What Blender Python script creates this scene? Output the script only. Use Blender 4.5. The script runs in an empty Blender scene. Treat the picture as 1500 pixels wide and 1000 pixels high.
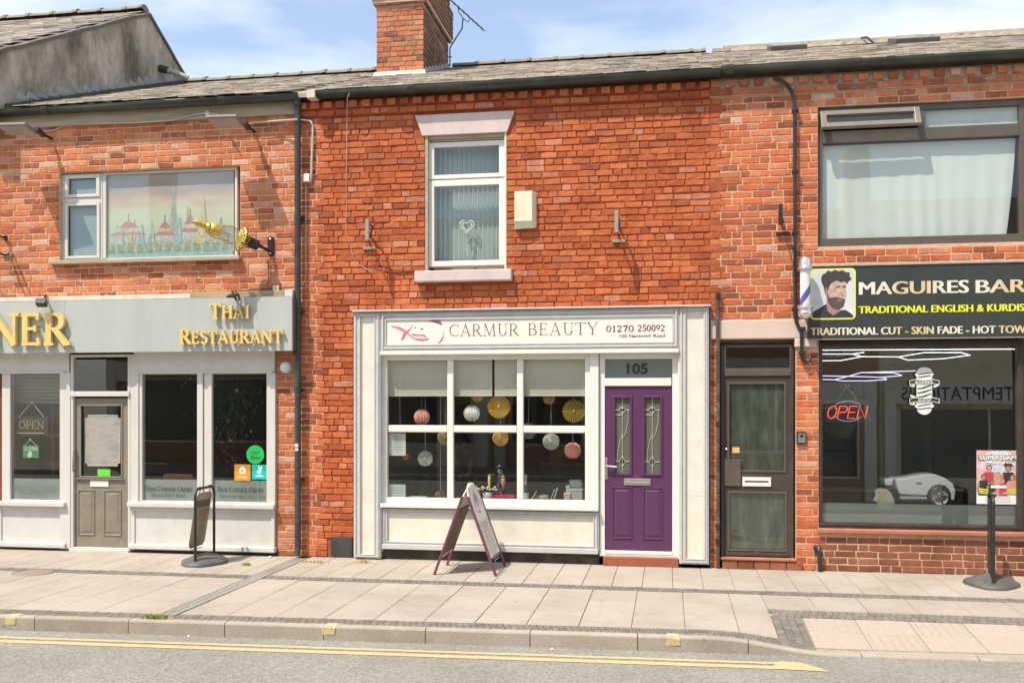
import bpy, bmesh, math, random
from mathutils import Vector, Matrix, Euler
import numpy as np
random.seed(11)
R = math.radians
C = bpy.context.scene.collection
scene = bpy.context.scene

# ---------------------------------------------------------------- camera
F, TH, DIST, EYE, HOR = 1400.0, math.atan(230/1400), 11.66, 1.967, 590.0
cam_d = bpy.data.cameras.new('camera'); cam = bpy.data.objects.new('camera', cam_d); C.objects.link(cam)
cam.location = (0, -DIST, EYE)
cam.rotation_euler = (R(90), 0, TH)
cam_d.sensor_width = 36; cam_d.lens = F/1500*36
cam_d.shift_y = (HOR-500)/1500
cam_d.clip_end = 2000
scene.camera = cam

# ---------------------------------------------------------------- light
SUN = Vector((-.80, -1.0, 2.2)).normalized()      # towards the sun
w = bpy.data.worlds.new('World'); scene.world = w; w.use_nodes = True
nt = w.node_tree; nt.nodes.clear()
out = nt.nodes.new('ShaderNodeOutputWorld'); bg = nt.nodes.new('ShaderNodeBackground')
sky = nt.nodes.new('ShaderNodeTexSky'); sky.sky_type = 'NISHITA'; sky.sun_disc = False
sky.sun_elevation = math.asin(SUN.z); sky.sun_rotation = math.atan2(SUN.x, SUN.y)
sky.air_density = 1.0; sky.dust_density = 1.2; sky.ozone_density = 2.0
# thin high cloud mixed over the sky, the same all round
tc = nt.nodes.new('ShaderNodeTexCoord'); mp = nt.nodes.new('ShaderNodeMapping'); mp.inputs['Scale'].default_value = (1.6, 1.6, 5.5)
mp.inputs['Location'].default_value = (3.1, 1.3, .4)
nz = nt.nodes.new('ShaderNodeTexNoise'); nz.inputs['Scale'].default_value = 1.9; nz.inputs['Detail'].default_value = 9; nz.inputs['Roughness'].default_value = .55
nz.inputs['Distortion'].default_value = .25
rp = nt.nodes.new('ShaderNodeValToRGB'); rp.color_ramp.elements[0].position = .40; rp.color_ramp.elements[0].color = (.16, .16, .16, 1)
rp.color_ramp.elements[1].position = .70; rp.color_ramp.elements[1].color = (.85, .85, .85, 1)
mx = nt.nodes.new('ShaderNodeMix'); mx.data_type = 'RGBA'; mx.inputs['B'].default_value = (5.5, 5.7, 5.9, 1)
L = nt.links
L.new(tc.outputs['Generated'], mp.inputs['Vector']); L.new(mp.outputs[0], nz.inputs['Vector']); L.new(nz.outputs['Fac'], rp.inputs['Fac'])
L.new(rp.outputs[0], mx.inputs['Factor']); L.new(sky.outputs[0], mx.inputs['A']); L.new(mx.outputs['Result'], bg.inputs['Color'])
bg.inputs['Strength'].default_value = .15
L.new(bg.outputs[0], out.inputs[0])
sd = bpy.data.lights.new('sun', 'SUN'); so = bpy.data.objects.new('sun', sd); C.objects.link(so)
sd.energy = 3.9; sd.angle = R(.6); sd.color = (1, .905, .77)
so.rotation_euler = (-SUN).to_track_quat('-Z', 'Y').to_euler(); so.location = (-8, -10, 22)
vs = scene.view_settings; vs.view_transform = 'Standard'; vs.look = 'None'; vs.gamma = 1; vs.use_curve_mapping = False
vs.exposure = .62
scene.cycles.max_bounces = 8; scene.cycles.transparent_max_bounces = 12; scene.cycles.use_denoising = True

# ---------------------------------------------------------------- measuring: where a sight line of the survey photo meets a plane
CTH, STH = math.cos(TH), math.sin(TH)
def X(u, y=0.0):
    t = (u-750)/F; return (-STH+t*CTH)*(DIST+y)/(CTH+t*STH)
def Z(u, v, y=0.0):
    t = (u-750)/F; return EYE+(HOR-v)/F*(DIST+y)/(CTH+t*STH)
def P(u, v, y=0.0): return (X(u, y), y, Z(u, v, y))
def G(u, v, z=0.0):
    k = (EYE-z)*F/(v-HOR); t = (u-750)/F
    return ((-STH+t*CTH)*k, (CTH+t*STH)*k-DIST)

# ---------------------------------------------------------------- object helpers
ORG = {}
def root(o):
    while o.parent: o = o.parent
    return o
def link(o, parent=None):
    C.objects.link(o)
    if parent is not None: o.parent = parent
    return o
def tag(o, label, cat=None, group=None):
    o['label'] = label
    if cat: o['category'] = cat
    if group: o['group'] = group
    return o
def thing(name, label, cat, loc=(0, 0, 0), rz=0, group=None):
    o = bpy.data.objects.new(name, None); o.empty_display_size = .1; link(o); o.location = loc; o.rotation_euler = (0, 0, rz)
    ORG[o.name] = Vector(loc)
    return tag(o, label, cat, group)
def struct(o): o['kind'] = 'structure'; return o
def stuff(o): o['kind'] = 'stuff'; return o

class MB:
    def __init__(s): s.v = []; s.f = []; s.m = []; s.r = []; s.sm = []
    def add(s, vs, fs, mi=0, rnd=0.0, sm=False):
        b = len(s.v); s.v += [tuple(p) for p in vs]
        for f in fs: s.f.append(tuple(b+i for i in f)); s.m.append(mi); s.r.append(rnd); s.sm.append(sm)
        return s
    def box(s, x0, x1, y0, y1, z0, z1, mi=0, rnd=0.0):
        vs = [(x0,y0,z0),(x1,y0,z0),(x1,y1,z0),(x0,y1,z0),(x0,y0,z1),(x1,y0,z1),(x1,y1,z1),(x0,y1,z1)]
        return s.add(vs, [(0,3,2,1),(4,5,6,7),(0,1,5,4),(1,2,6,5),(2,3,7,6),(3,0,4,7)], mi, rnd)
    def obox(s, c, sz, rot, mi=0):
        m = Euler(rot).to_matrix(); hx, hy, hz = sz[0]/2, sz[1]/2, sz[2]/2
        vs = [Vector(c)+m@Vector(p) for p in [(-hx,-hy,-hz),(hx,-hy,-hz),(hx,hy,-hz),(-hx,hy,-hz),(-hx,-hy,hz),(hx,-hy,hz),(hx,hy,hz),(-hx,hy,hz)]]
        return s.add(vs, [(0,3,2,1),(4,5,6,7),(0,1,5,4),(1,2,6,5),(2,3,7,6),(3,0,4,7)], mi)
    def frame(s, x0, x1, z0, z1, y0, y1, w, wb=None, wt=None, mi=0):
        wb = w if wb is None else wb; wt = w if wt is None else wt
        s.box(x0, x0+w, y0, y1, z0, z1, mi); s.box(x1-w, x1, y0, y1, z0, z1, mi)
        s.box(x0+w, x1-w, y0, y1, z0, z0+wb, mi); s.box(x0+w, x1-w, y0, y1, z1-wt, z1, mi); return s
    def tube(s, pts, r, n=8, mi=0, cap=True):
        pts = [Vector(p) for p in pts]; rs = r if isinstance(r, (list, tuple)) else [r]*len(pts)
        b = []; prev = None
        for i, p in enumerate(pts):
            d = (pts[min(i+1, len(pts)-1)]-pts[max(i-1, 0)]).normalized()
            a = Vector((0, 0, 1)) if abs(d.z) < .9 else Vector((1, 0, 0))
            if prev is None: u = d.cross(a).normalized()
            else: u = (prev-d*prev.dot(d)).normalized()
            prev = u; q = d.cross(u)
            b += [p+(u*math.cos(2*math.pi*k/n)+q*math.sin(2*math.pi*k/n))*rs[i] for k in range(n)]
        fs = [(i*n+k, i*n+(k+1) % n, (i+1)*n+(k+1) % n, (i+1)*n+k) for i in range(len(pts)-1) for k in range(n)]
        s.add(b, fs, mi, 0, True)
        if cap: s.add(b[:n], [tuple(range(n))][::-1], mi); s.add(b[-n:], [tuple(range(n))], mi)
        return s
    def lathe(s, prof, c, axis=(0, 0, 1), n=20, mi=0, sx=1, sy=1):      # prof: (radius, distance along axis)
        ax = Vector(axis).normalized(); a = Vector((0, 0, 1)) if abs(ax.z) < .9 else Vector((1, 0, 0))
        u = ax.cross(a).normalized(); q = ax.cross(u); c = Vector(c); b = []
        for r, h in prof:
            b += [c+ax*h+u*(math.cos(2*math.pi*k/n)*r*sx)+q*(math.sin(2*math.pi*k/n)*r*sy) for k in range(n)]
        fs = [(i*n+k, i*n+(k+1) % n, (i+1)*n+(k+1) % n, (i+1)*n+k) for i in range(len(prof)-1) for k in range(n)]
        return s.add(b, fs, mi, 0, True)
    def prism(s, poly, y0, y1, mi=0, ax='y'):       # poly in x,z extruded along y (or (y,z) along x, or (x,y) along z)
        n = len(poly)
        def mk(p, t): return (p[0], t, p[1]) if ax == 'y' else ((t, p[0], p[1]) if ax == 'x' else (p[0], p[1], t))
        vs = [mk(p, y0) for p in poly]+[mk(p, y1) for p in poly]
        return s.add(vs, [tuple(range(n)), tuple(range(2*n-1, n-1, -1))]+[(i, (i+1) % n, n+(i+1) % n, n+i) for i in range(n)], mi)
    def build(s, name, mats, parent=None, bevel=0, sub=0, smooth=None, local=False, seg=2):
        me = bpy.data.meshes.new(name)
        o_ = Vector((0, 0, 0)) if (parent is None or local) else ORG.get(root(parent).name, Vector((0, 0, 0)))
        me.from_pydata([(p[0]-o_.x, p[1]-o_.y, p[2]-o_.z) for p in s.v], [], s.f)
        for m in (mats if isinstance(mats, (list, tuple)) else [mats]): me.materials.append(m)
        me.polygons.foreach_set('material_index', s.m)
        me.polygons.foreach_set('use_smooth', [bool(x) if smooth is None else smooth for x in s.sm])
        a = me.attributes.new('rnd', 'FLOAT', 'FACE'); a.data.foreach_set('value', s.r)
        bm = bmesh.new(); bm.from_mesh(me); bmesh.ops.recalc_face_normals(bm, faces=bm.faces); bm.to_mesh(me); bm.free()
        o = bpy.data.objects.new(name, me); link(o, parent)
        if bevel:
            m = o.modifiers.new('b', 'BEVEL'); m.width = bevel; m.segments = seg; m.limit_method = 'ANGLE'; m.angle_limit = R(40)
        if sub:
            m = o.modifiers.new('s', 'SUBSURF'); m.levels = m.render_levels = sub
        return o

# ---------------------------------------------------------------- materials
def sr(r, g, b):
    f = lambda c: ((c/255+.055)/1.055)**2.4 if c > 10 else c/255/12.92
    return (f(r), f(g), f(b), 1)
def mix(t, a, b, fac, mode='MIX'):
    n = t.nodes.new('ShaderNodeMix'); n.data_type = 'RGBA'; n.blend_type = mode
    for k, v in (('A', a), ('B', b), ('Factor', fac)):
        if hasattr(v, 'links'): t.links.new(v, n.inputs[k])
        else: n.inputs[k].default_value = v
    return n.outputs['Result']
def noise(t, scale, detail=4, rough=.6, co='Object', st=None, dist=0):
    tc = t.nodes.new('ShaderNodeTexCoord'); n = t.nodes.new('ShaderNodeTexNoise')
    n.inputs['Scale'].default_value = scale; n.inputs['Detail'].default_value = detail; n.inputs['Roughness'].default_value = rough
    n.inputs['Distortion'].default_value = dist
    src = tc.outputs[co]
    if co == 'World':
        pass
    if st:
        m = t.nodes.new('ShaderNodeMapping'); m.inputs['Scale'].default_value = st; t.links.new(src, m.inputs['Vector']); src = m.outputs[0]
    t.links.new(src, n.inputs['Vector']); return n.outputs['Fac']
def wnoise(t, scale, detail=4, rough=.6, st=None):      # keyed to the place, not the object
    g = t.nodes.new('ShaderNodeNewGeometry'); n = t.nodes.new('ShaderNodeTexNoise'); src = g.outputs['Position']
    n.inputs['Scale'].default_value = scale; n.inputs['Detail'].default_value = detail; n.inputs['Roughness'].default_value = rough
    if st:
        m = t.nodes.new('ShaderNodeMapping'); m.inputs['Scale'].default_value = st; t.links.new(src, m.inputs['Vector']); src = m.outputs[0]
    t.links.new(src, n.inputs['Vector']); return n.outputs['Fac']
def ramp(t, fac, stops, interp='LINEAR'):
    n = t.nodes.new('ShaderNodeValToRGB'); cr = n.color_ramp; cr.interpolation = interp
    while len(cr.elements) < len(stops): cr.elements.new(.5)
    for e, (p, c) in zip(cr.elements, stops):
        e.position = p; e.color = c if len(c) == 4 else (*c, 1)
    t.links.new(fac, n.inputs['Fac']); return n.outputs[0]
def base(name):
    m = bpy.data.materials.new(name); m.use_nodes = True; t = m.node_tree
    return m, t, t.nodes['Principled BSDF']
def bump(t, b, h, strength=.3, dist=.01):
    n = t.nodes.new('ShaderNodeBump'); n.inputs['Strength'].default_value = strength; n.inputs['Distance'].default_value = dist
    t.links.new(h, n.inputs['Height']); t.links.new(n.outputs[0], b.inputs['Normal'])
def mat(name, col, rough=.6, var=.12, scale=8, bmp=0, bscale=120, metal=0, dirt=0, dscale=2.5, dcol=(.16, .14, .11, 1), st=None, spec=.5, emit=0):
    m, t, b = base(name); col = col if len(col) == 4 else (*col, 1)
    if emit:
        b.inputs['Emission Color'].default_value = col; b.inputs['Emission Strength'].default_value = emit
    hi = tuple(min(1, c*(1+var)) for c in col[:3])+(1,); lo = tuple(c*(1-var) for c in col[:3])+(1,)
    o = ramp(t, wnoise(t, scale, 6, .65, st), [(.3, lo), (.7, hi)])
    if dirt:
        d = ramp(t, wnoise(t, dscale, 9, .72, st), [(.48, (0, 0, 0, 1)), (.75, (dirt, dirt, dirt, 1))])
        o = mix(t, o, dcol, d)
    t.links.new(o, b.inputs['Base Color'])
    b.inputs['Roughness'].default_value = rough; b.inputs['Metallic'].default_value = metal; b.inputs['Specular IOR Level'].default_value = spec
    if bmp: bump(t, b, wnoise(t, bscale, 5, .7), bmp, .004)
    return m
def flat(name, col, rough=.5, emit=0):
    m, t, b = base(name); b.inputs['Base Color'].default_value = col if len(col) == 4 else (*col, 1); b.inputs['Roughness'].default_value = rough
    if emit: b.inputs['Emission Color'].default_value = b.inputs['Base Color'].default_value; b.inputs['Emission Strength'].default_value = emit
    return m
def rnd_fac(t):
    oi = t.nodes.new('ShaderNodeObjectInfo'); at = t.nodes.new('ShaderNodeAttribute'); at.attribute_name = 'rnd'
    a = t.nodes.new('ShaderNodeMath'); a.operation = 'ADD'; t.links.new(oi.outputs['Random'], a.inputs[0]); t.links.new(at.outputs['Fac'], a.inputs[1])
    f = t.nodes.new('ShaderNodeMath'); f.operation = 'FRACT'; t.links.new(a.outputs[0], f.inputs[0]); return f.outputs[0]
def brickmat(name, stops, mott=.35, patch=None, bmp=.55):
    m, t, b = base(name); f = rnd_fac(t)
    col = ramp(t, f, stops, 'LINEAR')
    n1 = ramp(t, wnoise(t, 34, 8, .78), [(.34, (.50, .48, .46, 1)), (.5, (.95, .94, .93, 1)), (.68, (1.25, 1.22, 1.2, 1))])
    col = mix(t, col, n1, mott*2 if mott < .5 else 1, 'MULTIPLY')
    n2 = ramp(t, wnoise(t, 1.3, 5, .6), [(.35, (.8, .78, .76, 1)), (.65, (1.12, 1.12, 1.12, 1))])
    col = mix(t, col, n2, .8, 'MULTIPLY')
    n3 = ramp(t, wnoise(t, 2.6, 6, .7, (1, 1, .22)), [(.36, (.78, .74, .72, 1)), (.55, (1.04, 1.04, 1.04, 1))]); col = mix(t, col, n3, .8, 'MULTIPLY')
    # soot and lichen specks, pale scuffs
    sp = ramp(t, wnoise(t, 75, 3, .6), [(.62, (0, 0, 0, 1)), (.70, (.65, .65, .65, 1))])
    col = mix(t, col, (.08, .05, .04, 1), sp)
    if patch:
        pf = ramp(t, wnoise(t, 14, 5, .75), [(.56, (0, 0, 0, 1)), (.70, (patch[1],)*3+(1,))])
        col = mix(t, col, patch[0], pf)
    t.links.new(col, b.inputs['Base Color']); b.inputs['Roughness'].default_value = .88; b.inputs['Specular IOR Level'].default_value = .2
    bump(t, b, wnoise(t, 90, 7, .75), bmp, .006)
    return m
raw_brick = brickmat('raw_brick', [(0, (.42, .125, .05, 1)), (.15, (.62, .22, .09, 1)), (.35, (.56, .17, .07, 1)), (.48, (.66, .28, .14, 1)),
    (.58, (.46, .115, .05, 1)), (.70, (.66, .34, .21, 1)), (.77, (.64, .42, .30, 1)), (.82, (.60, .20, .085, 1)), (.92, (.30, .10, .055, 1)), (1, (.42, .125, .05, 1))],
    patch=((.60, .48, .37, 1), .8))
plain_brick = brickmat('warm_brick', [(0, (.36, .10, .04, 1)), (.2, (.60, .18, .07, 1)), (.45, (.54, .14, .05, 1)), (.6, (.62, .20, .085, 1)),
    (.78, (.47, .12, .05, 1)), (.9, (.26, .09, .05, 1)), (1, (.36, .10, .04, 1))], patch=((.6, .42, .28, 1), .3))
painted_brick = brickmat('painted_brick', [(0, (.38, .098, .038, 1)), (.2, (.56, .158, .058, 1)), (.38, (.43, .108, .040, 1)), (.55, (.61, .195, .075, 1)), (.7, (.48, .122, .046, 1)), (.82, (.57, .178, .07, 1)),
    (.92, (.30, .078, .034, 1)), (.965, (.60, .27, .17, 1)), (1, (.38, .098, .038, 1))], patch=((.64, .25, .13, 1), .55), bmp=1.0)
brown_brick = brickmat('brown_brick', [(0, (.20, .078, .045, 1)), (.3, (.31, .125, .07, 1)), (.6, (.25, .095, .055, 1)), (.85, (.34, .15, .085, 1)), (1, (.20, .078, .045, 1))])
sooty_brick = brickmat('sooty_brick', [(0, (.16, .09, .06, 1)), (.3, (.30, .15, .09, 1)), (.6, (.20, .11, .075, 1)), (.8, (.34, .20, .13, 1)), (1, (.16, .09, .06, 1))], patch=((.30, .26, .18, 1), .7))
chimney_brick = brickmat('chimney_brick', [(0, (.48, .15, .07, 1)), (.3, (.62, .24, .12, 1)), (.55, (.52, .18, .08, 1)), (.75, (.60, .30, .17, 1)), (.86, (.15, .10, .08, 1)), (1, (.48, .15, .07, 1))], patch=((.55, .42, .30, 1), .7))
mortar_buff = mat('mortar_buff', (.58, .40, .28), .95, .2, 20, .6, 160, dirt=.5, dscale=3, dcol=(.45, .22, .12, 1))
mortar_red = mat('mortar_red', (.33, .085, .034), .95, .25, 20, .6, 160)
mortar_grey = mat('mortar_grey', (.50, .40, .30), .95, .25, 20, .6, 160, dirt=.6)
def slatemat():
    m, t, b = base('slate'); f = rnd_fac(t)
    col = ramp(t, f, [(0, (.15, .13, .105, 1)), (.2, (.27, .23, .185, 1)), (.4, (.19, .165, .135, 1)), (.6, (.33, .28, .225, 1)), (.8, (.175, .155, .13, 1)), (1, (.15, .13, .105, 1))])
    d = ramp(t, wnoise(t, 16, 7, .75), [(.42, (0, 0, 0, 1)), (.72, (.6, .6, .6, 1))]); col = mix(t, col, (.42, .36, .27, 1), d)
    d = ramp(t, wnoise(t, 3, 5, .7), [(.52, (0, 0, 0, 1)), (.72, (.6, .6, .6, 1))]); col = mix(t, col, (.13, .12, .10, 1), d)
    t.links.new(col, b.inputs['Base Color']); b.inputs['Roughness'].default_value = .75; bump(t, b, wnoise(t, 60, 6, .7), .4, .005); return m
slate = slatemat()
def glassmat(name, tint=(.93, .95, .94, 1), rough=0.0, boost=1.0, ior=1.5):
    m = bpy.data.materials.new(name); m.use_nodes = True; t = m.node_tree; t.nodes.clear()
    o = t.nodes.new('ShaderNodeOutputMaterial'); mx = t.nodes.new('ShaderNodeMixShader'); tr = t.nodes.new('ShaderNodeBsdfTransparent'); gl = t.nodes.new('ShaderNodeBsdfGlossy')
    ge = t.nodes.new('ShaderNodeNewGeometry'); dt = t.nodes.new('ShaderNodeVectorMath'); dt.operation = 'DOT_PRODUCT'; t.links.new(ge.outputs['Normal'], dt.inputs[0]); t.links.new(ge.outputs['Incoming'], dt.inputs[1])
    def ma(op, a, b=0.0):
        n = t.nodes.new('ShaderNodeMath'); n.operation = op
        for i, v in enumerate((a, b)):
            if hasattr(v, 'links'): t.links.new(v, n.inputs[i])
            else: n.inputs[i].default_value = v
        return n.outputs[0]
    sch = ma('ADD', ma('MULTIPLY', ma('POWER', ma('SUBTRACT', 1.0, ma('ABSOLUTE', dt.outputs['Value'])), 5.0), .96), .04)      # Schlick, the same from both sides
    mm = t.nodes.new('ShaderNodeMath'); mm.operation = 'MULTIPLY'; mm.inputs[1].default_value = boost; mm.use_clamp = True
    tr.inputs[0].default_value = tint; gl.inputs['Roughness'].default_value = rough
    # old float glass is never quite flat
    nb = t.nodes.new('ShaderNodeBump'); nb.inputs['Strength'].default_value = .012; nb.inputs['Distance'].default_value = .02
    t.links.new(wnoise(t, 2.2, 2, .5), nb.inputs['Height']); t.links.new(nb.outputs[0], gl.inputs['Normal'])
    t.links.new(sch, mm.inputs[0]); t.links.new(mm.outputs[0], mx.inputs[0]); t.links.new(tr.outputs[0], mx.inputs[1]); t.links.new(gl.outputs[0], mx.inputs[2]); t.links.new(mx.outputs[0], o.inputs[0])
    return m
glass = glassmat('window_glass', boost=1.6)
glass_sky = glassmat('upper_window_glass', (.92, .96, .95, 1), boost=1.0)
def frosted(name, col=(.42, .47, .43, 1), fac=.62):
    m = bpy.data.materials.new(name); m.use_nodes = True; t = m.node_tree; t.nodes.clear()
    o = t.nodes.new('ShaderNodeOutputMaterial'); mx = t.nodes.new('ShaderNodeMixShader'); tr = t.nodes.new('ShaderNodeBsdfTransparent'); d = t.nodes.new('ShaderNodeBsdfDiffuse')
    d.inputs[0].default_value = col; mx.inputs[0].default_value = fac
    t.links.new(tr.outputs[0], mx.inputs[1]); t.links.new(d.outputs[0], mx.inputs[2]); t.links.new(mx.outputs[0], o.inputs[0]); return m
film = frosted('frosted_film', (.42, .47, .43, 1), .75)
film_thin = frosted('thin_frosted_film', (.40, .44, .42, 1), .55)
net = frosted('net_curtain', (.86, .86, .81, 1), .95)

white_upvc = mat('white_upvc', (.74, .72, .655), .35, .03, 6, dirt=.15, dscale=6)
cream_paint = mat('cream_paint', (.70, .665, .565), .55, .05, 5, .12, 60, dirt=.45, dscale=4.5, dcol=(.50, .45, .36, 1))
grey_moulding = mat('grey_moulding_paint', (.52, .515, .50), .5, .07, 9, .1, 60, dirt=.3, dscale=5, dcol=(.30, .29, .27, 1))
pale_grey_paint = mat('pale_grey_paint', (.60, .58, .54), .5, .05, 5, .1, 50, dirt=.35, dscale=4, dcol=(.36, .33, .30, 1))
shop_grey = mat('shopfront_white_grey', (.60, .58, .535), .5, .05, 4, .1, 60, dirt=.3, dscale=2.5, dcol=(.40, .37, .33, 1), st=(1, 1, .35))
fascia_grey = mat('fascia_grey_green', (.42, .45, .42), .45, .06, 3, .08, 40, dirt=.35, dscale=2.4, dcol=(.33, .36, .34, 1), st=(1, 1, .3))
fascia_edge = mat('fascia_edge', (.07, .08, .08), .5, .1)
gold = mat('gold_letter', (.72, .52, .16), .38, .1, 6, dirt=.15)
gold_paint = mat('gold_paint', (.66, .49, .09), .35, .3, 40, .5, 70, metal=.35, dirt=1, dscale=26, dcol=(.09, .06, .02, 1))
purple = mat('purple_door', (.098, .031, .092), .38, .06, 12, .12, 240, spec=.5)
purple_wood = mat('mauve_wood', (.17, .045, .085), .5, .2, 14, .2, 80)
taupe = mat('taupe_door_paint', (.215, .19, .145), .45, .08, 5, .1, 60, dirt=.35, dscale=7, dcol=(.42, .38, .32, 1))
brown_frame = mat('dark_brown_frame', (.055, .042, .034), .42, .15, 8, .1, 60, dirt=.35, dcol=(.16, .13, .10, 1))
brown_upvc = mat('brown_upvc', (.10, .08, .065), .35, .1, 6, dirt=.25, dcol=(.2, .17, .14, 1))
black_plastic = mat('black_plastic', (.022, .023, .022), .38, .15, 6, dirt=.35, dscale=7, dcol=(.09, .085, .07, 1))
gutter_green = mat('gutter_black', (.030, .036, .028), .35, .25, 3, dirt=.5, dscale=4, dcol=(.11, .12, .08, 1))
black_metal = mat('black_metal', (.02, .02, .02), .4, .1)
rust_metal = mat('weathered_metal', (.30, .27, .24), .6, .25, 25, .3, 120, dirt=.5, dcol=(.2, .09, .04, 1))
chrome = mat('chrome', (.85, .85, .86), .12, .02, metal=1)
satin = mat('satin_metal', (.62, .60, .55), .3, .05, metal=.9)
stone_pink = mat('painted_stone', (.60, .49, .46), .8, .08, 3, .3, 70, dirt=.5, dscale=4, dcol=(.42, .30, .28, 1), st=(1, 1, .5))
stone_cream = mat('cream_stone', (.62, .54, .43), .8, .12, 5, .3, 80, dirt=.45, dcol=(.38, .27, .18, 1))
timber_grey = mat('weathered_timber', (.40, .34, .24), .8, .22, 6, .4, 60, st=(.3, 1, 3), dirt=.5, dcol=(.18, .15, .10, 1))
render_grey = mat('cement_render', (.24, .205, .165), .95, .3, 1.6, .7, 14, dirt=.75, dscale=1.1, dcol=(.115, .10, .08, 1))
def _render():
    m, t, b = base('stained_cement_render')
    c = ramp(t, wnoise(t, 1.1, 8, .68, (1, 1, .6)), [(.34, (.15, .13, .095, 1)), (.46, (.34, .30, .22, 1)), (.58, (.48, .42, .34, 1)), (.70, (.62, .50, .42, 1))])
    s = ramp(t, wnoise(t, 2.8, 8, .75, (1, 1, .55)), [(.40, (.5, .5, .5, 1)), (.60, (1.15, 1.15, 1.15, 1))]); c = mix(t, c, s, .75, 'MULTIPLY')
    t.links.new(c, b.inputs['Base Color']); b.inputs['Roughness'].default_value = .95
    bump(t, b, wnoise(t, 11, 8, .72), .8, .03); return m
render_grey = _render()
lead = mat('lead_flashing', (.34, .36, .33), .6, .3, 9, .3, 40, dirt=.4)
cement = mat('mortar_bedding', (.27, .235, .175), .9, .25, 14, .7, 50, dirt=.4)
clay_ridge = mat('ridge_tile_grey', (.20, .175, .14), .8, .25, 7, .4, 60, dirt=.5, dcol=(.33, .29, .22, 1))
clay_pale = mat('ridge_tile_pale', (.27, .22, .16), .8, .15, 7, .3, 60, dirt=.3)
plaster_dark = mat('dim_plaster', (.22, .20, .17), .9, .1, 3)
plaster_pale = mat('pale_plaster', (.45, .43, .38), .9, .08, 3)
floor_wood = mat('floor_boards', (.16, .10, .06), .5, .3, 4, st=(.3, 3, 1))
ceiling_m = mat('ceiling_paint', (.40, .39, .36), .9, .04)
terracotta = mat('terracotta_tile', (.40, .15, .08), .65, .15, 8, .2, 60, dirt=.3)
red_step = mat('red_tile', (.30, .085, .04), .6, .15, 10, .15, 60, dirt=.25)
dark_plinth = mat('dark_plinth', (.05, .045, .035), .9, .4, 5, .5, 40, dirt=.5, dcol=(.16, .14, .11, 1))
cable_m = mat('grubby_white_cable', (.50, .47, .41), .6, .1, 12, dirt=.4)
paper = mat('paper', (.72, .72, .68), .8, .03)
def setmat(name, stops, bmp=.4, sc=140, stain=(.2, .18, .14, 1), st_f=.45, fine=.35):
    m, t, b = base(name); f = rnd_fac(t); col = ramp(t, f, stops)
    g = ramp(t, wnoise(t, 130, 3, .7), [(.3, (1-fine,)*3+(1,)), (.7, (1+fine*.55,)*3+(1,))]); col = mix(t, col, g, 1, 'MULTIPLY')
    d = ramp(t, wnoise(t, 1.1, 9, .7), [(.45, (0, 0, 0, 1)), (.75, (st_f,)*3+(1,))]); col = mix(t, col, stain, d)
    v = t.nodes.new('ShaderNodeTexVoronoi'); v.inputs['Scale'].default_value = 3.1; g2 = t.nodes.new('ShaderNodeNewGeometry'); t.links.new(g2.outputs['Position'], v.inputs['Vector'])
    sp = ramp(t, v.outputs['Distance'], [(.045, (.55, .55, .55, 1)), (.075, (0, 0, 0, 1))]); col = mix(t, col, (.17, .15, .12, 1), sp)        # trodden gum and spots
    pale = ramp(t, wnoise(t, 5.5, 7, .75), [(.55, (0, 0, 0, 1)), (.72, (.35, .35, .35, 1))]); col = mix(t, col, (.50, .46, .39, 1), pale)
    t.links.new(col, b.inputs['Base Color']); b.inputs['Roughness'].default_value = .85; b.inputs['Specular IOR Level'].default_value = .3
    bump(t, b, wnoise(t, sc, 4, .7), bmp, .004); return m
paving = setmat('paving_slab', [(0, (.375, .335, .28, 1)), (.5, (.42, .38, .32, 1)), (1, (.395, .35, .295, 1))], stain=(.24, .20, .15, 1), st_f=.65)
tactile = setmat('tactile_paving', [(0, (.40, .345, .285, 1)), (.5, (.43, .37, .31, 1)), (1, (.415, .355, .295, 1))], stain=(.36, .30, .24, 1), st_f=.3)
kerb_m = setmat('kerb_concrete', [(0, (.36, .32, .26, 1)), (.5, (.42, .375, .31, 1)), (1, (.38, .34, .28, 1))], stain=(.20, .17, .13, 1), st_f=.6)
sett_m = setmat('dark_sett', [(0, (.15, .135, .115, 1)), (.5, (.21, .19, .165, 1)), (1, (.17, .155, .135, 1))], stain=(.27, .24, .19, 1))
joint_m = mat('sandy_joint', (.33, .285, .20), .95, .3, 12, .5, 90, dirt=.5, dcol=(.16, .16, .06, 1))
def asphalt_m():
    m, t, b = base('asphalt')
    v = t.nodes.new('ShaderNodeTexVoronoi'); v.inputs['Scale'].default_value = 62; g = t.nodes.new('ShaderNodeNewGeometry'); t.links.new(g.outputs['Position'], v.inputs['Vector'])
    sep = t.nodes.new('ShaderNodeSeparateColor'); t.links.new(v.outputs['Color'], sep.inputs[0])
    c = ramp(t, sep.outputs[0], [(0, (.20, .198, .17, 1)), (.35, (.24, .237, .205, 1)), (.7, (.27, .267, .23, 1)), (.92, (.33, .325, .28, 1)), (1, (.16, .16, .14, 1))])
    n = ramp(t, wnoise(t, 60, 4, .8), [(.3, (.7, .7, .7, 1)), (.7, (1.2, 1.2, 1.2, 1))]); c = mix(t, c, n, 1, 'MULTIPLY')
    n = ramp(t, wnoise(t, .9, 6, .6), [(.35, (.85, .85, .85, 1)), (.7, (1.08, 1.08, 1.08, 1))]); c = mix(t, c, n, 1, 'MULTIPLY')
    t.links.new(c, b.inputs['Base Color']); b.inputs['Roughness'].default_value = .85; bump(t, b, v.outputs['Distance'], .6, .008); return m
asphalt = asphalt_m()
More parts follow.
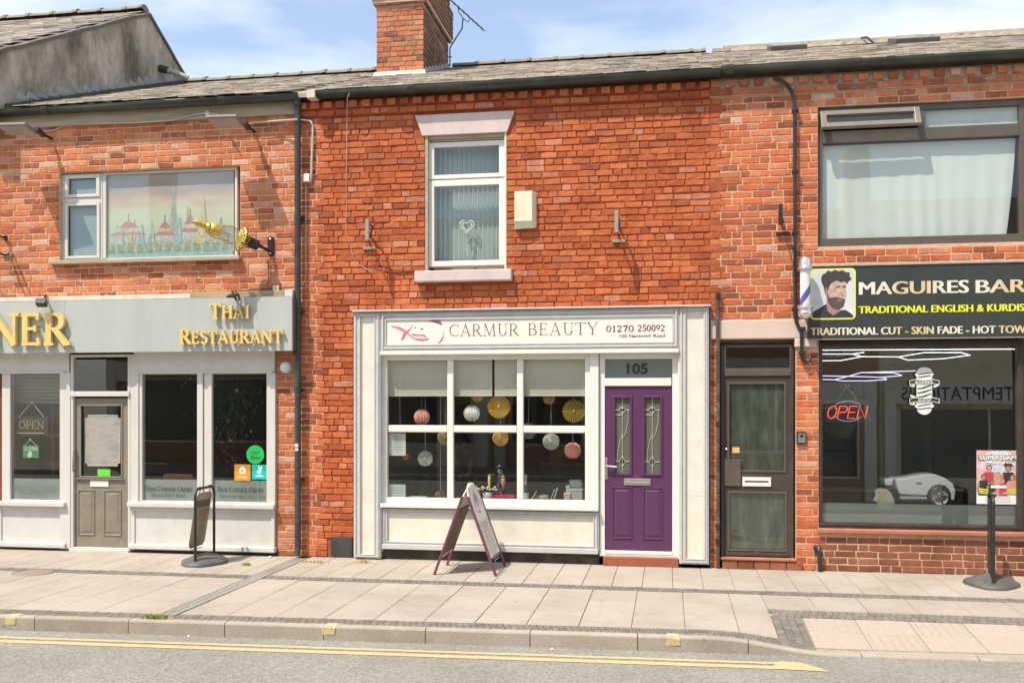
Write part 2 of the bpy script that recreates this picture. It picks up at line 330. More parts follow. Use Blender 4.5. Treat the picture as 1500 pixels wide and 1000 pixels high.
def yl():
    m, t, b = base('worn_yellow_paint')
    c = ramp(t, wnoise(t, 22, 6, .75), [(.3, (.46, .31, .17, 1)), (.5, (.62, .40, .20, 1)), (.7, (.66, .44, .24, 1))])
    k = ramp(t, wnoise(t, 45, 5, .8), [(.6, (0, 0, 0, 1)), (.72, (.6, .6, .6, 1))]); c = mix(t, c, (.22, .21, .18, 1), k)
    t.links.new(c, b.inputs['Base Color']); b.inputs['Roughness'].default_value = .75; bump(t, b, wnoise(t, 90, 4, .7), .3, .003); return m
yellow_line = yl()

# ---------------------------------------------------------------- lettering
def text(name, s, x0, x1, z0, cap, y, m, parent, bold=.0, ext=.001, shear=0, flip=False, skew=0.0, local=False):
    cu = bpy.data.curves.new(name, 'FONT'); cu.body = s; cu.size = 1; cu.offset = bold; cu.extrude = 0; cu.shear = shear; cu.resolution_u = 3
    o = bpy.data.objects.new(name, cu); C.objects.link(o); bpy.context.view_layer.update()
    me = bpy.data.meshes.new_from_object(o.evaluated_get(bpy.context.evaluated_depsgraph_get())); C.objects.unlink(o); bpy.data.objects.remove(o)
    n = len(me.vertices); co = np.zeros(n*3); me.vertices.foreach_get('co', co); co = co.reshape(-1, 3)
    a, b = co[:, 0].min(), co[:, 0].max(); capu = .73
    xx = (co[:, 0]-a)/(b-a)
    if flip: xx = 1-xx
    nx = x0+(x1-x0)*xx; nz_ = z0+co[:, 1]/capu*cap+skew*xx
    mb = MB(); fs = [tuple(p.vertices) for p in me.polygons]
    mb.add([(nx[i], y-ext, nz_[i]) for i in range(n)], fs)
    if ext > .002:
        bd = {}
        for f in fs:
            for i in range(len(f)):
                e = (f[i], f[(i+1) % len(f)]); k = tuple(sorted(e)); bd[k] = None if k in bd else e
        ed = [e for e in bd.values() if e]
        vs = []; ff = []
        for e in ed:
            q = len(vs); vs += [(nx[e[0]], y-ext, nz_[e[0]]), (nx[e[1]], y-ext, nz_[e[1]]), (nx[e[1]], y, nz_[e[1]]), (nx[e[0]], y, nz_[e[0]])]; ff.append((q, q+1, q+2, q+3))
        mb.add(vs, ff)
    return mb.build(name, m, parent, local=local)
K, N_ = .15, .055   # thick and thin strokes of the roman capitals
def arc(cx, cz, rx, rz, a0, a1, n=10): return [(cx+rx*math.cos(R(a0+(a1-a0)*i/n)), cz+rz*math.sin(R(a0+(a1-a0)*i/n))) for i in range(n+1)]
SF = .1
def ser(x, z, w=.15): return ([(x-w, z), (x+w, z)], 'n')
GL = {
 'N': (.95, [([(.14,0),(.14,1)],'n'), ([(.12,1),(.80,0)],'k'), ([(.80,0),(.80,1)],'n'), ser(.14,.02), ser(.08,.98,.1), ser(.80,.98)]),
 'E': (.72, [([(.16,0),(.16,1)],'k'), ([(.05,.03),(.60,.03)],'n'), ([(.05,.97),(.58,.97)],'n'), ([(.16,.52),(.48,.52)],'n'), ([(.61,0),(.57,.22)],'n'), ([(.58,1),(.56,.8)],'n'), ([(.48,.62),(.48,.42)],'n')]),
 'R': (.82, [([(.16,0),(.16,1)],'k'), ser(.16,.02), ([(.05,.97),(.35,.97)],'n'), (arc(.36,.735,.22,.235,90,-90),'c'), ([(.16,.5),(.38,.5)],'n'), ([(.36,.5),(.72,0)],'k'), ([(.66,.02),(.84,.02)],'n')]),
 'T': (.80, [([(.4,0),(.4,1)],'k'), ([(.04,.97),(.76,.97)],'n'), ser(.4,.02), ([(.05,1),(.03,.78)],'n'), ([(.75,1),(.77,.78)],'n')]),
 'H': (.94, [([(.18,0),(.18,1)],'k'), ([(.76,0),(.76,1)],'k'), ([(.18,.52),(.76,.52)],'n'), ser(.18,.02), ser(.18,.98), ser(.76,.02), ser(.76,.98)]),
 'A': (.90, [([(.12,0),(.44,1)],'n'), ([(.42,1),(.76,0)],'k'), ([(.22,.33),(.64,.33)],'n'), ser(.12,.02,.12), ser(.76,.02,.13)]),
 'I': (.40, [([(.2,0),(.2,1)],'k'), ser(.2,.02), ser(.2,.98)]),
 'S': (.62, [(arc(.31,.75,.20,.22,30,270),'c'), (arc(.31,.27,.23,.25,90,-150),'c')]),
 'U': (.88, [([(.2,1),(.2,.35)],'k'), (arc(.45,.33,.25,.31,180,360),'c'), ([(.70,.33),(.70,1)],'n'), ser(.2,.98), ser(.70,.98)]),
 'C': (.86, [(arc(.50,.5,.40,.48,50,310,16),'c'), ([(.76,.93),(.76,.72)],'n')]),
 'O': (.98, [(arc(.49,.5,.40,.48,0,360,22),'c')]),
 'D': (.92, [([(.18,0),(.18,1)],'k'), ([(.06,.97),(.45,.97)],'n'), ([(.06,.03),(.45,.03)],'n'), (arc(.42,.5,.38,.47,90,-90,14),'c')]),
 'P': (.70, [([(.16,0),(.16,1)],'k'), ser(.16,.02), ([(.05,.97),(.35,.97)],'n'), (arc(.36,.72,.24,.25,90,-90),'c'), ([(.16,.47),(.38,.47)],'n')]),
 'B': (.78, [([(.16,0),(.16,1)],'k'), ([(.05,.97),(.36,.97)],'n'), ([(.05,.03),(.38,.03)],'n'), (arc(.36,.74,.20,.23,90,-90),'c'), ([(.16,.51),(.38,.51)],'n'), (arc(.38,.27,.26,.24,90,-90),'c')]),
 'M': (1.1, [([(.16,0),(.20,1)],'n'), ([(.20,1),(.54,.05)],'k'), ([(.54,.05),(.86,1)],'n'), ([(.86,1),(.92,0)],'k'), ser(.16,.02,.12), ser(.92,.02,.13), ser(.16,.98,.08), ser(.9,.98,.08)]),
 'Y': (.84, [([(.42,0),(.42,.48)],'k'), ([(.10,1),(.42,.46)],'k'), ([(.74,1),(.42,.46)],'n'), ser(.10,.98,.12), ser(.74,.98,.11), ser(.42,.02)]),
 'W': (1.2, [([(.10,1),(.36,0)],'k'), ([(.36,0),(.62,1)],'n'), ([(.60,1),(.86,0)],'k'), ([(.86,0),(1.1,1)],'n'), ser(.1,.98), ser(1.1,.98,.1)]),
 'L': (.66, [([(.16,0),(.16,1)],'k'), ([(.05,.03),(.6,.03)],'n'), ser(.16,.98), ([(.6,0),(.56,.24)],'n')]),
 'K': (.85, [([(.16,0),(.16,1)],'k'), ([(.16,.45),(.66,1)],'n'), ([(.32,.58),(.74,0)],'k'), ser(.16,.02), ser(.16,.98), ser(.66,.98,.1), ser(.76,.02,.1)]),
 'V': (.84, [([(.10,1),(.44,0)],'k'), ([(.44,0),(.76,1)],'n'), ser(.1,.98), ser(.76,.98,.1)]),
 'G': (.92, [(arc(.50,.5,.40,.48,50,320,16),'c'), ([(.80,.1),(.80,.42)],'k'), ser(.8,.42,.12)]),
 '&': (.9, [(arc(.40,.77,.17,.2,-60,240),'c'), (arc(.36,.27,.26,.25,100,330),'c'), ([(.28,.66),(.82,0)],'k'), ([(.56,.1),(.78,.52)],'n')]),
 '0': (.62, [(arc(.31,.5,.22,.47,0,360,20),'c')]), '1': (.5, [([(.26,0),(.26,1)],'k'), ser(.26,.02), ([(.08,.8),(.26,.97)],'n')]),
 '2': (.62, [(arc(.30,.72,.20,.25,170,-30),'c'), ([(.47,.6),(.08,.05)],'n'), ([(.06,.06),(.56,.06)],'k')]),
 '5': (.60, [([(.14,.97),(.50,.97)],'k'), ([(.14,.97),(.12,.55)],'n'), (arc(.28,.32,.23,.29,125,-150),'c')]),
 '7': (.60, [([(.07,.94),(.54,.94)],'k'), ([(.54,.94),(.24,0)],'k')]),
 '9': (.62, [(arc(.30,.68,.20,.28,0,360,16),'c'), ([(.50,.68),(.30,.02)],'n')]),
}
def glyph(mb, ch, x, z, h, wsc, y, ext, k, n, seq, mi=0, skew=0):
    wd, st = GL[ch]
    for pts, kind in st:
        seq[0] += 1; dy = (seq[0] % 7)*.00012
        L_, Rr = [], []
        for i, p in enumerate(pts):
            a = pts[max(i-1, 0)]; b = pts[min(i+1, len(pts)-1)]; dx, dz = (b[0]-a[0])*wsc, b[1]-a[1]; l = math.hypot(dx, dz) or 1; dx, dz = dx/l, dz/l
            w_ = k if kind == 'k' else (n if kind == 'n' else n+(k-n)*abs(dz)**1.5)
            L_.append((p[0]*wsc-dz*w_/2, p[1]+dx*w_/2)); Rr.append((p[0]*wsc+dz*w_/2, p[1]-dx*w_/2))
        m = len(pts); q = [(x+a*h, z+b*h+skew*(x+a*h)) for a, b in L_+Rr]
        vs = [(a, y-ext-dy, b) for a, b in q]; fs = [(i, i+1, m+i+1, m+i) for i in range(m-1)]
        if ext > .002:
            vs += [(a, y, b) for a, b in q]; o_ = 2*m
            for i in range(m-1): fs += [(i, i+1, o_+i+1, o_+i), (m+i, m+i+1, o_+m+i+1, o_+m+i)]
            fs += [(0, m, o_+m, o_), (m-1, 2*m-1, o_+2*m-1, o_+m-1)]
        mb.add(vs, fs, mi)
    return wd*wsc*h
def roman(name, s, x0, x1, z0, h, y, m, parent, ext=.001, k=K, n=N_, small=None, sep=False, skew=0, gap=.04):
    """roman capitals fitted between x0 and x1; lower-case input letters are drawn as small capitals"""
    sm = small or .78
    tot = sum((.35 if c == ' ' else (GL[c.upper()][0]+gap)*(sm if c.islower() else 1)) for c in s)
    wsc = (x1-x0)/h/tot; x = x0; mb = MB(); seq = [0]; res = []
    for c in s:
        if c == ' ': x += .35*wsc*h; continue
        hh = h*(sm if c.islower() else 1)
        if sep: mb = MB()
        wd = glyph(mb, c.upper(), x, z0, hh, wsc, y, ext, k, n, seq, 0, skew)
        if sep:
            o = mb.build('letter', m, parent); res.append(o)
        x += wd+gap*wsc*hh
    if not sep: res.append(mb.build(name, m, parent))
    return res
def stroke(mb, pts, ws, y, mi=0, n=10):         # a brush stroke that swells and tapers, flat print
    out_ = []; m = len(pts)-1
    for i in range(n*m+1):
        t = i/n; j = min(int(t), m-1); f = t-j
        p0, p1, p2, p3 = pts[max(j-1, 0)], pts[j], pts[j+1], pts[min(j+2, m)]
        q = [.5*(2*p1[a]+(p2[a]-p0[a])*f+(2*p0[a]-5*p1[a]+4*p2[a]-p3[a])*f*f+(3*p1[a]-p0[a]-3*p2[a]+p3[a])*f**3) for a in (0, 1)]
        out_.append((q, ws[j]+(ws[j+1]-ws[j])*f))
    Lv, Rv = [], []
    for i, (q, w_) in enumerate(out_):
        a = out_[max(i-1, 0)][0]; b = out_[min(i+1, len(out_)-1)][0]; dx, dz = b[0]-a[0], b[1]-a[1]; l = math.hypot(dx, dz) or 1
        Lv.append((q[0]-dz/l*w_/2, y, q[1]+dx/l*w_/2)); Rv.append((q[0]+dz/l*w_/2, y, q[1]-dx/l*w_/2))
    k = len(Lv); mb.add(Lv+Rv, [(i, i+1, k+i+1, k+i) for i in range(k-1)], mi)
def disc(mb, x, z, rx, rz, y, mi=0, n=18, a0=0): mb.add([(x+rx*math.cos(2*math.pi*i/n+a0), y, z+rz*math.sin(2*math.pi*i/n+a0)) for i in range(n)], [tuple(range(n))], mi)
def poly(mb, pts, y, mi=0): mb.add([(a, y, b) for a, b in pts], [tuple(range(len(pts)))], mi)

# ================================================================ THE GROUND
def kerb_y(x): return -3.50+.036*x            # front edge of the kerb
DROP0, DROP1 = .35, 1.35                      # where the kerb drops to the crossing
def sm(t): t = max(0, min(1, t)); return t*t*(3-2*t)
def gz(x, y): return -.108*sm((x-DROP0)/(DROP1-DROP0))*max(0, min(1, (-y-2.2)/1.2))
ROADZ = -.125
mb = MB(); mb.add([(-60, -60, ROADZ-.15), (60, -60, ROADZ-.15), (60, 90, ROADZ-.15), (-60, 90, ROADZ-.15)], [(0, 1, 2, 3)])
struct(mb.build('ground', joint_m))
road = MB()
xs = [-40]+[i*.5-14 for i in range(57)]+[40]
road.add([(x, kerb_y(x)+.02, ROADZ) for x in xs]+[(x, -10.9, ROADZ+.0) for x in xs], [(i, i+1, len(xs)+i+1, len(xs)+i) for i in range(len(xs)-1)])
road = struct(road.build('road', asphalt))
# pavement bed, with every slab and kerb stone its own piece
GX = [-16, -12]+[-10+i*.25 for i in range(65)]+[8, 12]
GY = [-.02, -.7, -1.4, -1.8, -2.2, -2.5, -2.8, -3.1, None]
bed = MB(); vs = []
for y in GY:
    for x in GX:
        yy = kerb_y(x)+.06 if y is None else y
        vs.append((x, yy, gz(x, yy)-.012))
nx = len(GX)
bed.add(vs, [(j*nx+i, j*nx+i+1, (j+1)*nx+i+1, (j+1)*nx+i) for j in range(len(GY)-1) for i in range(nx-1)])
pavement = struct(bed.build('pavement', joint_m))
def slab(name, x0, x1, ya, yb, parent, m, rnd=0, g=.0028, up=.0):
    """a paving slab between two front and two back edges; ya / yb are functions of x (far, near)"""
    a0, a1, b0, b1 = ya(x0+g)-g, ya(x1-g)-g, yb(x0+g)+g, yb(x1-g)+g
    t = up+random.uniform(-.0015, .0015); ins = .003
    vs = []
    for (x, y) in ((x0+g, b0), (x1-g, b1), (x1-g, a1), (x0+g, a0)): vs.append((x, y, gz(x, y)-.03))
    for (x, y) in ((x0+g, b0), (x1-g, b1), (x1-g, a1), (x0+g, a0)): vs.append((x, y, gz(x, y)-.004+t))
    for (x, y) in ((x0+g+ins, b0+ins), (x1-g-ins, b1+ins), (x1-g-ins, a1-ins), (x0+g+ins, a0-ins)): vs.append((x, y, gz(x, y)+t))
    mb = MB(); fs = [(8, 9, 10, 11)]
    for o_ in (0, 4): fs += [(o_+i, o_+(i+1) % 4, o_+4+(i+1) % 4, o_+4+i) for i in range(4)]
    mb.add(vs, fs); return mb.build(name, m, parent)
cst = lambda v: (lambda x: v)
# drain channel crosses at x = -4.68..-4.52
def xcols(a, b, w, jit=0):
    r = [a]
    while r[-1] < b-w*.5: r.append(r[-1]+w+random.uniform(-jit, jit))
    r[-1] = b; return r
zones = []
for seg in ((-10.4, -4.69), (-4.51, 7.2)):
    zones.append((seg, .325, [0.0, -.45, -.90, -1.345]))
for (a, b), w_, rows in zones:
    for j in range(len(rows)-1):
        if j == 0: cols = xcols(a, b, w_)
        for i in range(len(cols)-1): slab('paving_slab', cols[i], cols[i+1], cst(rows[j]), cst(rows[j+1]), pavement, paving)
inner = lambda x: kerb_y(x)+.295
for (a, b, w_) in ((-10.4, -4.69, .46), (-4.51, .93, .465)):
    cols = xcols(a, b, w_)
    for j in range(3):
        f0 = lambda x, j=j: -1.555+(inner(x)+1.555)*j/3; f1 = lambda x, j=j: -1.555+(inner(x)+1.555)*(j+1)/3
        for i in range(len(cols)-1):
            if random.random() < .12: continue_ = True
            slab('paving_slab', cols[i], cols[i+1], f0, f1, pavement, paving)
cols = xcols(.93, 7.2, .465)
for i in range(len(cols)-1): slab('paving_slab', cols[i], cols[i+1], cst(-1.555), cst(-2.235), pavement, paving)
# blister paving at the crossing
bl = MB()
cols = xcols(1.22, 7.2, .465)
edge = lambda x: kerb_y(x)+.17
for i in range(len(cols)-1):
    for j in range(2):
        f0 = lambda x, j=j: -2.465+(edge(x)+2.465)*j/2; f1 = lambda x, j=j: -2.465+(edge(x)+2.465)*(j+1)/2
        s_ = slab('blister_slab', cols[i], cols[i+1], f0, f1, pavement, tactile)
        for a in range(6):
            for b in range(6):
                x = cols[i]+(a+.5)*(cols[i+1]-cols[i])/6; y = f0(x)+(b+.5)*(f1(x)-f0(x))/6; z = gz(x, y)
                bl.add([(x-.017, y, z), (x, y-.017, z), (x+.017, y, z), (x, y+.017, z), (x-.008, y, z+.005), (x, y-.008, z+.005), (x+.008, y, z+.005), (x, y+.008, z+.005)],
                       [(0, 1, 5, 4), (1, 2, 6, 5), (2, 3, 7, 6), (3, 0, 4, 7), (4, 5, 6, 7)], sm=True)
stuff(bl.build('blisters', tactile, pavement))
# bands of small dark setts
st = MB()
def setts(x0, x1, yf, n, w=.098, along=True, xr=None):
    x = x0
    while x < x1:
        for r in range(n):
            ya, yb = yf(x)[0]+(yf(x)[1]-yf(x)[0])*r/n, yf(x)[0]+(yf(x)[1]-yf(x)[0])*(r+1)/n
            xo = x+(w/2 if r % 2 else 0)
            for q in ((xo, xo+w),):
                z = gz(xo, (ya+yb)/2); g = .0028; h = random.uniform(-.001, .003)
                z1, z2 = gz(q[0], yb), gz(q[1], ya)
                st.add([(q[0]+g, yb+g, z-.03), (q[1]-g, yb+g, z-.03), (q[1]-g, ya-g, z-.03), (q[0]+g, ya-g, z-.03),
                        (q[0]+g, yb+g, gz(q[0], yb)+h), (q[1]-g, yb+g, gz(q[1], yb)+h), (q[1]-g, ya-g, gz(q[1], ya)+h), (q[0]+g, ya-g, gz(q[0], ya)+h)],
                       [(4, 5, 6, 7), (0, 1, 5, 4), (1, 2, 6, 5), (2, 3, 7, 6), (3, 0, 4, 7)], 0, random.random())
        x += w
for a, b in ((-10.4, -4.69), (-4.51, 7.2)): setts(a, b, lambda x: (-1.35, -1.55), 2, .065)
setts(-10.4, -4.69, lambda x: (inner(x)-.005, kerb_y(x)+.085), 2, .06)
setts(-4.51, 1.15, lambda x: (inner(x)-.005, kerb_y(x)+.085), 2, .06)
setts(.93, 7.2, lambda x: (-2.24, -2.46), 2, .065)
yy = -2.465
while yy > -3.33:                               # the band running out to the dropped kerb
    setts(.935, 1.215, lambda x: (yy, yy-.1), 1, .07); yy -= .1
stuff(st.build('sett_band', sett_m, pavement))
# kerb stones
kx = [-10.6]
while kx[-1] < 8: kx.append(kx[-1]+.915)
off = X(190, -3.65)-min(kx, key=lambda q: abs(q-X(190, -3.65))); kx = [q+off for q in kx]
kerb = MB(); kerb.box(-40, 40, -10.6, -10.5, ROADZ-.2, ROADZ-.14)
kerb_o = None
kerb_root = None
kb = MB(); vs = []
kxs = [-16]+[-10.6+i*.3 for i in range(56)]+[12]
for x in kxs:
    y = kerb_y(x)+.02; z = gz(x, y)-.02; vs += [(x, y, ROADZ-.05), (x, y, z), (x, y+.09, z), (x, y+.09, ROADZ-.05)]
kb.add(vs, [(4*i+k, 4*i+4+k, 4*i+4+(k+1) % 4, 4*i+(k+1) % 4) for i in range(len(kxs)-1) for k in range(3)])
kerb = struct(kb.build('kerb', joint_m))
for i in range(len(kx)-1):
    a, b = kx[i]+.004, kx[i+1]-.004; m = MB(); vs = []; nseg = 6
    wid = .085 if a < .9 else .165
    for k in range(nseg+1):
        x = a+(b-a)*k/nseg; y = kerb_y(x); zt = gz(x, y)+.003; zt = max(zt, ROADZ+.012)
        e = .012
        vs += [(x, y, ROADZ-.05), (x, y, zt-.018), (x, y+.006, zt-.006), (x, y+.02, zt), (x, y+wid-.004, zt), (x, y+wid-.004, ROADZ-.05)]
    fs = [(6*k+j, 6*k+6+j, 6*k+7+j, 6*k+1+j) for k in range(nseg) for j in range(5)]+[(0, 1, 2, 3, 4, 5), tuple(6*nseg+j for j in (5, 4, 3, 2, 1, 0))]
    m.add(vs, fs); m.build('kerb_stone', kerb_m, kerb)
# daubs of yellow utility paint on the kerb, double yellow lines on the road
yp = flat('yellow_spray', (.75, .52, .06, 1), .8)
m = MB()
for u in (28, 482, 985):
    x = X(u, -3.6)
    vs = [(x+random.uniform(-.012, .012)+dx, kerb_y(x)-.003+dy, gz(x, kerb_y(x))+dz) for dx, dy, dz in ((-.055, 0, -.075), (.055, 0, -.07), (.06, 0, -.012), (.05, .03, .0065), (.058, .105, .0065), (-.05, .10, .0065), (-.055, .03, .0065), (-.06, 0, -.012))]
    m.add(vs, [(0, 1, 2, 7), (7, 2, 3, 6), (6, 3, 4, 5)])
def daub():
    m, t, b = base('yellow_daub'); c = ramp(t, wnoise(t, 34, 6, .75), [(.42, (.62, .46, .14, 1)), (.50, (.50, .42, .22, 1)), (.57, (.36, .33, .27, 1))]); t.links.new(c, b.inputs['Base Color']); b.inputs['Roughness'].default_value = .85; return m
m.build('kerb_paint_mark', daub(), kerb)
def yline(dy, w_, x1, name):
    m = MB(); n = 70; vs = []
    for i in range(n+1):
        x = -16+(x1+16)*i/n; y = kerb_y(x)+dy; j = random.uniform(-.003, .003)
        vs += [(x, y-w_/2+j, ROADZ+.004), (x, y+w_/2+j, ROADZ+.004)]
    m.add(vs, [(2*i, 2*i+2, 2*i+3, 2*i+1) for i in range(n)]); return m.build(name, yellow_line, road)
yline(-.265, .058, X(1150, -3.8), 'yellow_line'); yline(-.395, .085, X(1160, -3.9), 'yellow_line')
m = MB(); x0 = X(1135, -3.85); ky = kerb_y(x0)
m.add([(x0, ky-.438, ROADZ+.0055), (x0+.40, ky-.455, ROADZ+.0055), (x0+.33, ky-.34, ROADZ+.0055), (x0+.22, ky-.225, ROADZ+.0055), (x0+.07, ky-.205, ROADZ+.0055), (x0, ky-.24, ROADZ+.0055)], [tuple(range(6))])
m.build('yellow_line_end', yellow_line, road)
# drainage channel from the downpipe to the kerb
dc = thing('drain_channel', 'narrow metal drainage channel crossing the pavement from the black downpipe to the kerb', 'drain', (-4.6, -1.8, 0))
m = MB(); m.box(-4.685, -4.515, -3.43, -.12, -.05, -.006); m.box(-4.68, -4.655, -3.42, -.13, -.004, .002); m.box(-4.545, -4.52, -3.42, -.13, -.004, .002); m.build('edging', mat('galvanised', (.25, .245, .22), .55, .25, 20, .2, 80, dirt=.6), dc)
for i in range(7):
    m = MB(); y0 = -.14-i*.47; m.box(-4.652, -4.548, y0-.455, y0, -.004, .001)
    m.build('cover_plate', mat('drain_cover', (.30, .29, .26), .5, .2, 18, .2, 90, dirt=.6) if i == 0 else bpy.data.materials['drain_cover'], dc, bevel=.001)
    m = MB()
    for k in range(8): m.box(-4.61, -4.59, y0-.43+k*.053, y0-.41+k*.053, .0015, .0022)
    m.build('slots', black_plastic, dc)
# manhole lid by the restaurant step
mx_, my_ = G(50, 838)
mh = thing('manhole_cover', 'round worn iron cover set in the pavement outside the restaurant door', 'manhole cover', (mx_, my_, 0))
MB().lathe([(0, .003), (.20, .003), (.21, 0), (.21, -.01)], (mx_, my_, 0.001), n=24).build('lid', mat('manhole_iron', (.25, .20, .15), .8, .3, 30, .4, 80), mh)
MB().lathe([(.222, .002), (.24, .002), (.245, -.01)], (mx_, my_, 0.001), n=24).build('rim', mat('manhole_rim', (.20, .17, .14), .8), mh)

# ================================================================ BRICKS
def brick_variants(k, jit, L0, hgt, yj):
    res = []
    for _ in range(k):
        r = lambda a: random.uniform(-a, a)
        tx = [0, .025, .5, .975, 1]; tz = [0, .085, .915, 1]; v = []
        for j in range(4):
            for i in range(5):
                edge = i in (0, 4) or j in (0, 3); cor = i in (0, 4) and j in (0, 3)
                x = (tx[i]-.5)*L0+(r(jit) if i in (0, 4) else r(.004)); z = (tz[j]-.5)*hgt+(r(jit) if j in (0, 3) else r(.003))
                if cor: x *= .985; z *= .93
                y = (.0025+abs(r(.0015)) if jit < .003 else .0035+abs(r(.0025))) if edge else r(yj)
                v.append((x, y, z))
        per = [0, 1, 2, 3, 4, 9, 14, 19, 18, 17, 16, 15, 10, 5]
        nb = len(v); v += [(v[p][0], .024, v[p][2]) for p in per]
        f = [(j*5+i, j*5+i+1, j*5+i+6, j*5+i+5) for j in range(3) for i in range(4)]
        f += [(per[i], nb+i, nb+(i+1) % 14, per[(i+1) % 14]) for i in range(14)]
        res.append((np.array(v), f))
    return res
BV = {}
for key, jit, yj in (('neat', .0032, .0012), ('rough', .0055, .0028)):
    BV[key] = {'s': brick_variants(14, jit, .235, .069, yj), 'h': brick_variants(8, jit, .112, .069, yj)}
BME = {}
def brick_mesh(key, t, i, m):
    k = (key, t, i, m.name)
    if k not in BME:
        v, f = BV[key][t][i]; me = bpy.data.meshes.new('brick'); me.from_pydata([tuple(p) for p in v], [], f); me.materials.append(m)
        me.polygons.foreach_set('use_smooth', [False]*len(f)); BME[k] = me
    return BME[k]
CH = .0801
def lay(xa, xb, za, zb, openings, pick, head=.28, y=0.0, ch=None, z_off=0, sa=0, sb_=0, sl_=.24):
    ch = ch or CH
    """rows of bricks between xa and xb that leave the openings free; pick(x, z) -> (key, material)"""
    out_ = []; row = 0; z = za
    while z+ch*.6 < zb:
        hb = min(ch, zb-z)-.011; zc = z+hb/2+.005
        tooth = .125*(row % 2) if zc > 3.12 else 0
        free = [(xa+sa*tooth, xb+sb_*tooth)]
        for (ox0, ox1, oz0, oz1) in openings:
            if oz0 < zc < oz1:
                nf = []
                for a, b in free:
                    if ox1 <= a or ox0 >= b: nf.append((a, b)); continue
                    if ox0-a > .02: nf.append((a, ox0))
                    if b-ox1 > .02: nf.append((ox1, b))
                free = nf
        for a, b in free:
            x = a; off = random.uniform(0, .24) if b-a > 1 else 0; first = True
            while x < b-.015:
                isb = random.random() < head
                ln = .118 if isb else sl_
                ln *= random.uniform(.94, 1.06)
                if first: ln = [.245, .122, .19][row % 3]*random.uniform(.95, 1.05); first = False
                if b-x-ln < .06: ln = b-x
                if ln > .3: ln = ln/2
                x1 = x+ln; key, m = pick((x+x1)/2, zc)
                if key: out_.append(((x+x1)/2+random.uniform(-.0015, .0015), y+random.uniform(-.0018, .0014)*(2.6 if key == 'rough' else 1), zc+random.uniform(-.0015, .0015)+(.0035 if key == 'rough' else .0015)*math.sin(x*2.7+row*1.9), ln-random.uniform(.010, .015), hb-random.uniform(0, .003), key, m))
                x = x1
        z += ch; row += 1
    return out_
def place_bricks(bl, parent, limit=300, name='brick'):
    O = ORG[root(parent).name]
    def app(b):
        d2 = (b[0]**2+(b[1]+DIST)**2+(b[2]-EYE)**2); fx = abs(math.atan2(b[0], DIST)+TH) < .50
        return (b[3]*b[4]/d2)*(1 if fx else .1)*(1+random.uniform(-.1, .1))
    bl = sorted(bl, key=app, reverse=True)
    for b in bl[:limit]:
        t = 's' if b[3] > .16 else 'h'; i = random.randrange(len(BV[b[5]][t]))
        o = bpy.data.objects.new(name, brick_mesh(b[5], t, i, b[6])); o.location = (b[0]-O.x, b[1]-O.y, b[2]-O.z)
        o.scale = (b[3]/(.235 if t == 's' else .112), 1, b[4]/.069); o.rotation_euler = (0, random.uniform(-.010, .010), 0); link(o, parent)
    by = {}
    for b in bl[limit:]: by.setdefault(b[6].name, []).append(b)
    if bl[limit:]:
        V, Fc, Mi, Rn = [], [], [], []; mats = []; base_ = 0
        for mi, (mn, lst) in enumerate(by.items()):
            mats.append(bpy.data.materials[mn])
            for b in lst:
                t = 's' if b[3] > .16 else 'h'; v, f = random.choice(BV[b[5]][t]); sx = b[3]/(.235 if t == 's' else .112)
                q = v*np.array([sx, 1, b[4]/.069])+np.array([b[0]-O.x, b[1]-O.y, b[2]-O.z]); V.append(q)
                Fc += [tuple(base_+k for k in ff) for ff in f]; base_ += len(v); Mi += [mi]*len(f); Rn += [random.random()]*len(f)
        me = bpy.data.meshes.new('brickwork'); me.from_pydata([tuple(p) for p in np.vstack(V)], [], Fc)
        for m in mats: me.materials.append(m)
        me.polygons.foreach_set('material_index', Mi); me.polygons.foreach_set('use_smooth', [False]*len(Fc))
        a = me.attributes.new('rnd', 'FLOAT', 'FACE'); a.data.foreach_set('value', Rn)
        o = bpy.data.objects.new('brickwork', me); link(o, parent); stuff(o)
def wall_core(x0, x1, z0, z1, ops, m, parent, y0=.013, y1=.30, name='wall', mats=None):
    xs = sorted({x0, x1, *[min(max(v, x0), x1) for o in ops for v in o[:2]]}); zs = sorted({z0, z1, *[min(max(v, z0), z1) for o in ops for v in o[2:]]})
    mb = MB()
    for j in range(len(zs)-1):
        zc = (zs[j]+zs[j+1])/2; run = None
        for i in range(len(xs)-1):
            xc = (xs[i]+xs[i+1])/2; solid = not any(o[0] < xc < o[1] and o[2] < zc < o[3] for o in ops)
            if solid: run = (run[0], xs[i+1]) if run else (xs[i], xs[i+1])
            if (not solid or i == len(xs)-2) and run: mb.box(run[0], run[1], y0, y1, zs[j], zs[j+1]); run = None
    return mb.build(name, m, parent)

WALLTOP = 5.80
rest = thing('restaurant_building', 'brick building on the left with grey restaurant shopfront under a wide upstairs window showing temples', 'building', (-6.9, 0, 0))
salon = thing('beauty_shop_building', 'middle brick building painted bright orange red above a cream beauty shopfront with purple door', 'building', (-1.9, 0, 0))
barber = thing('barber_shop_building', 'brick building on the right with barber shop window below a net curtained window', 'building', (2.5, 0, 0))
gable_b = thing('grey_gable_building', 'taller building at far left showing a stained grey rendered gable end above the lower roof', 'building', (-11, 0, 0))

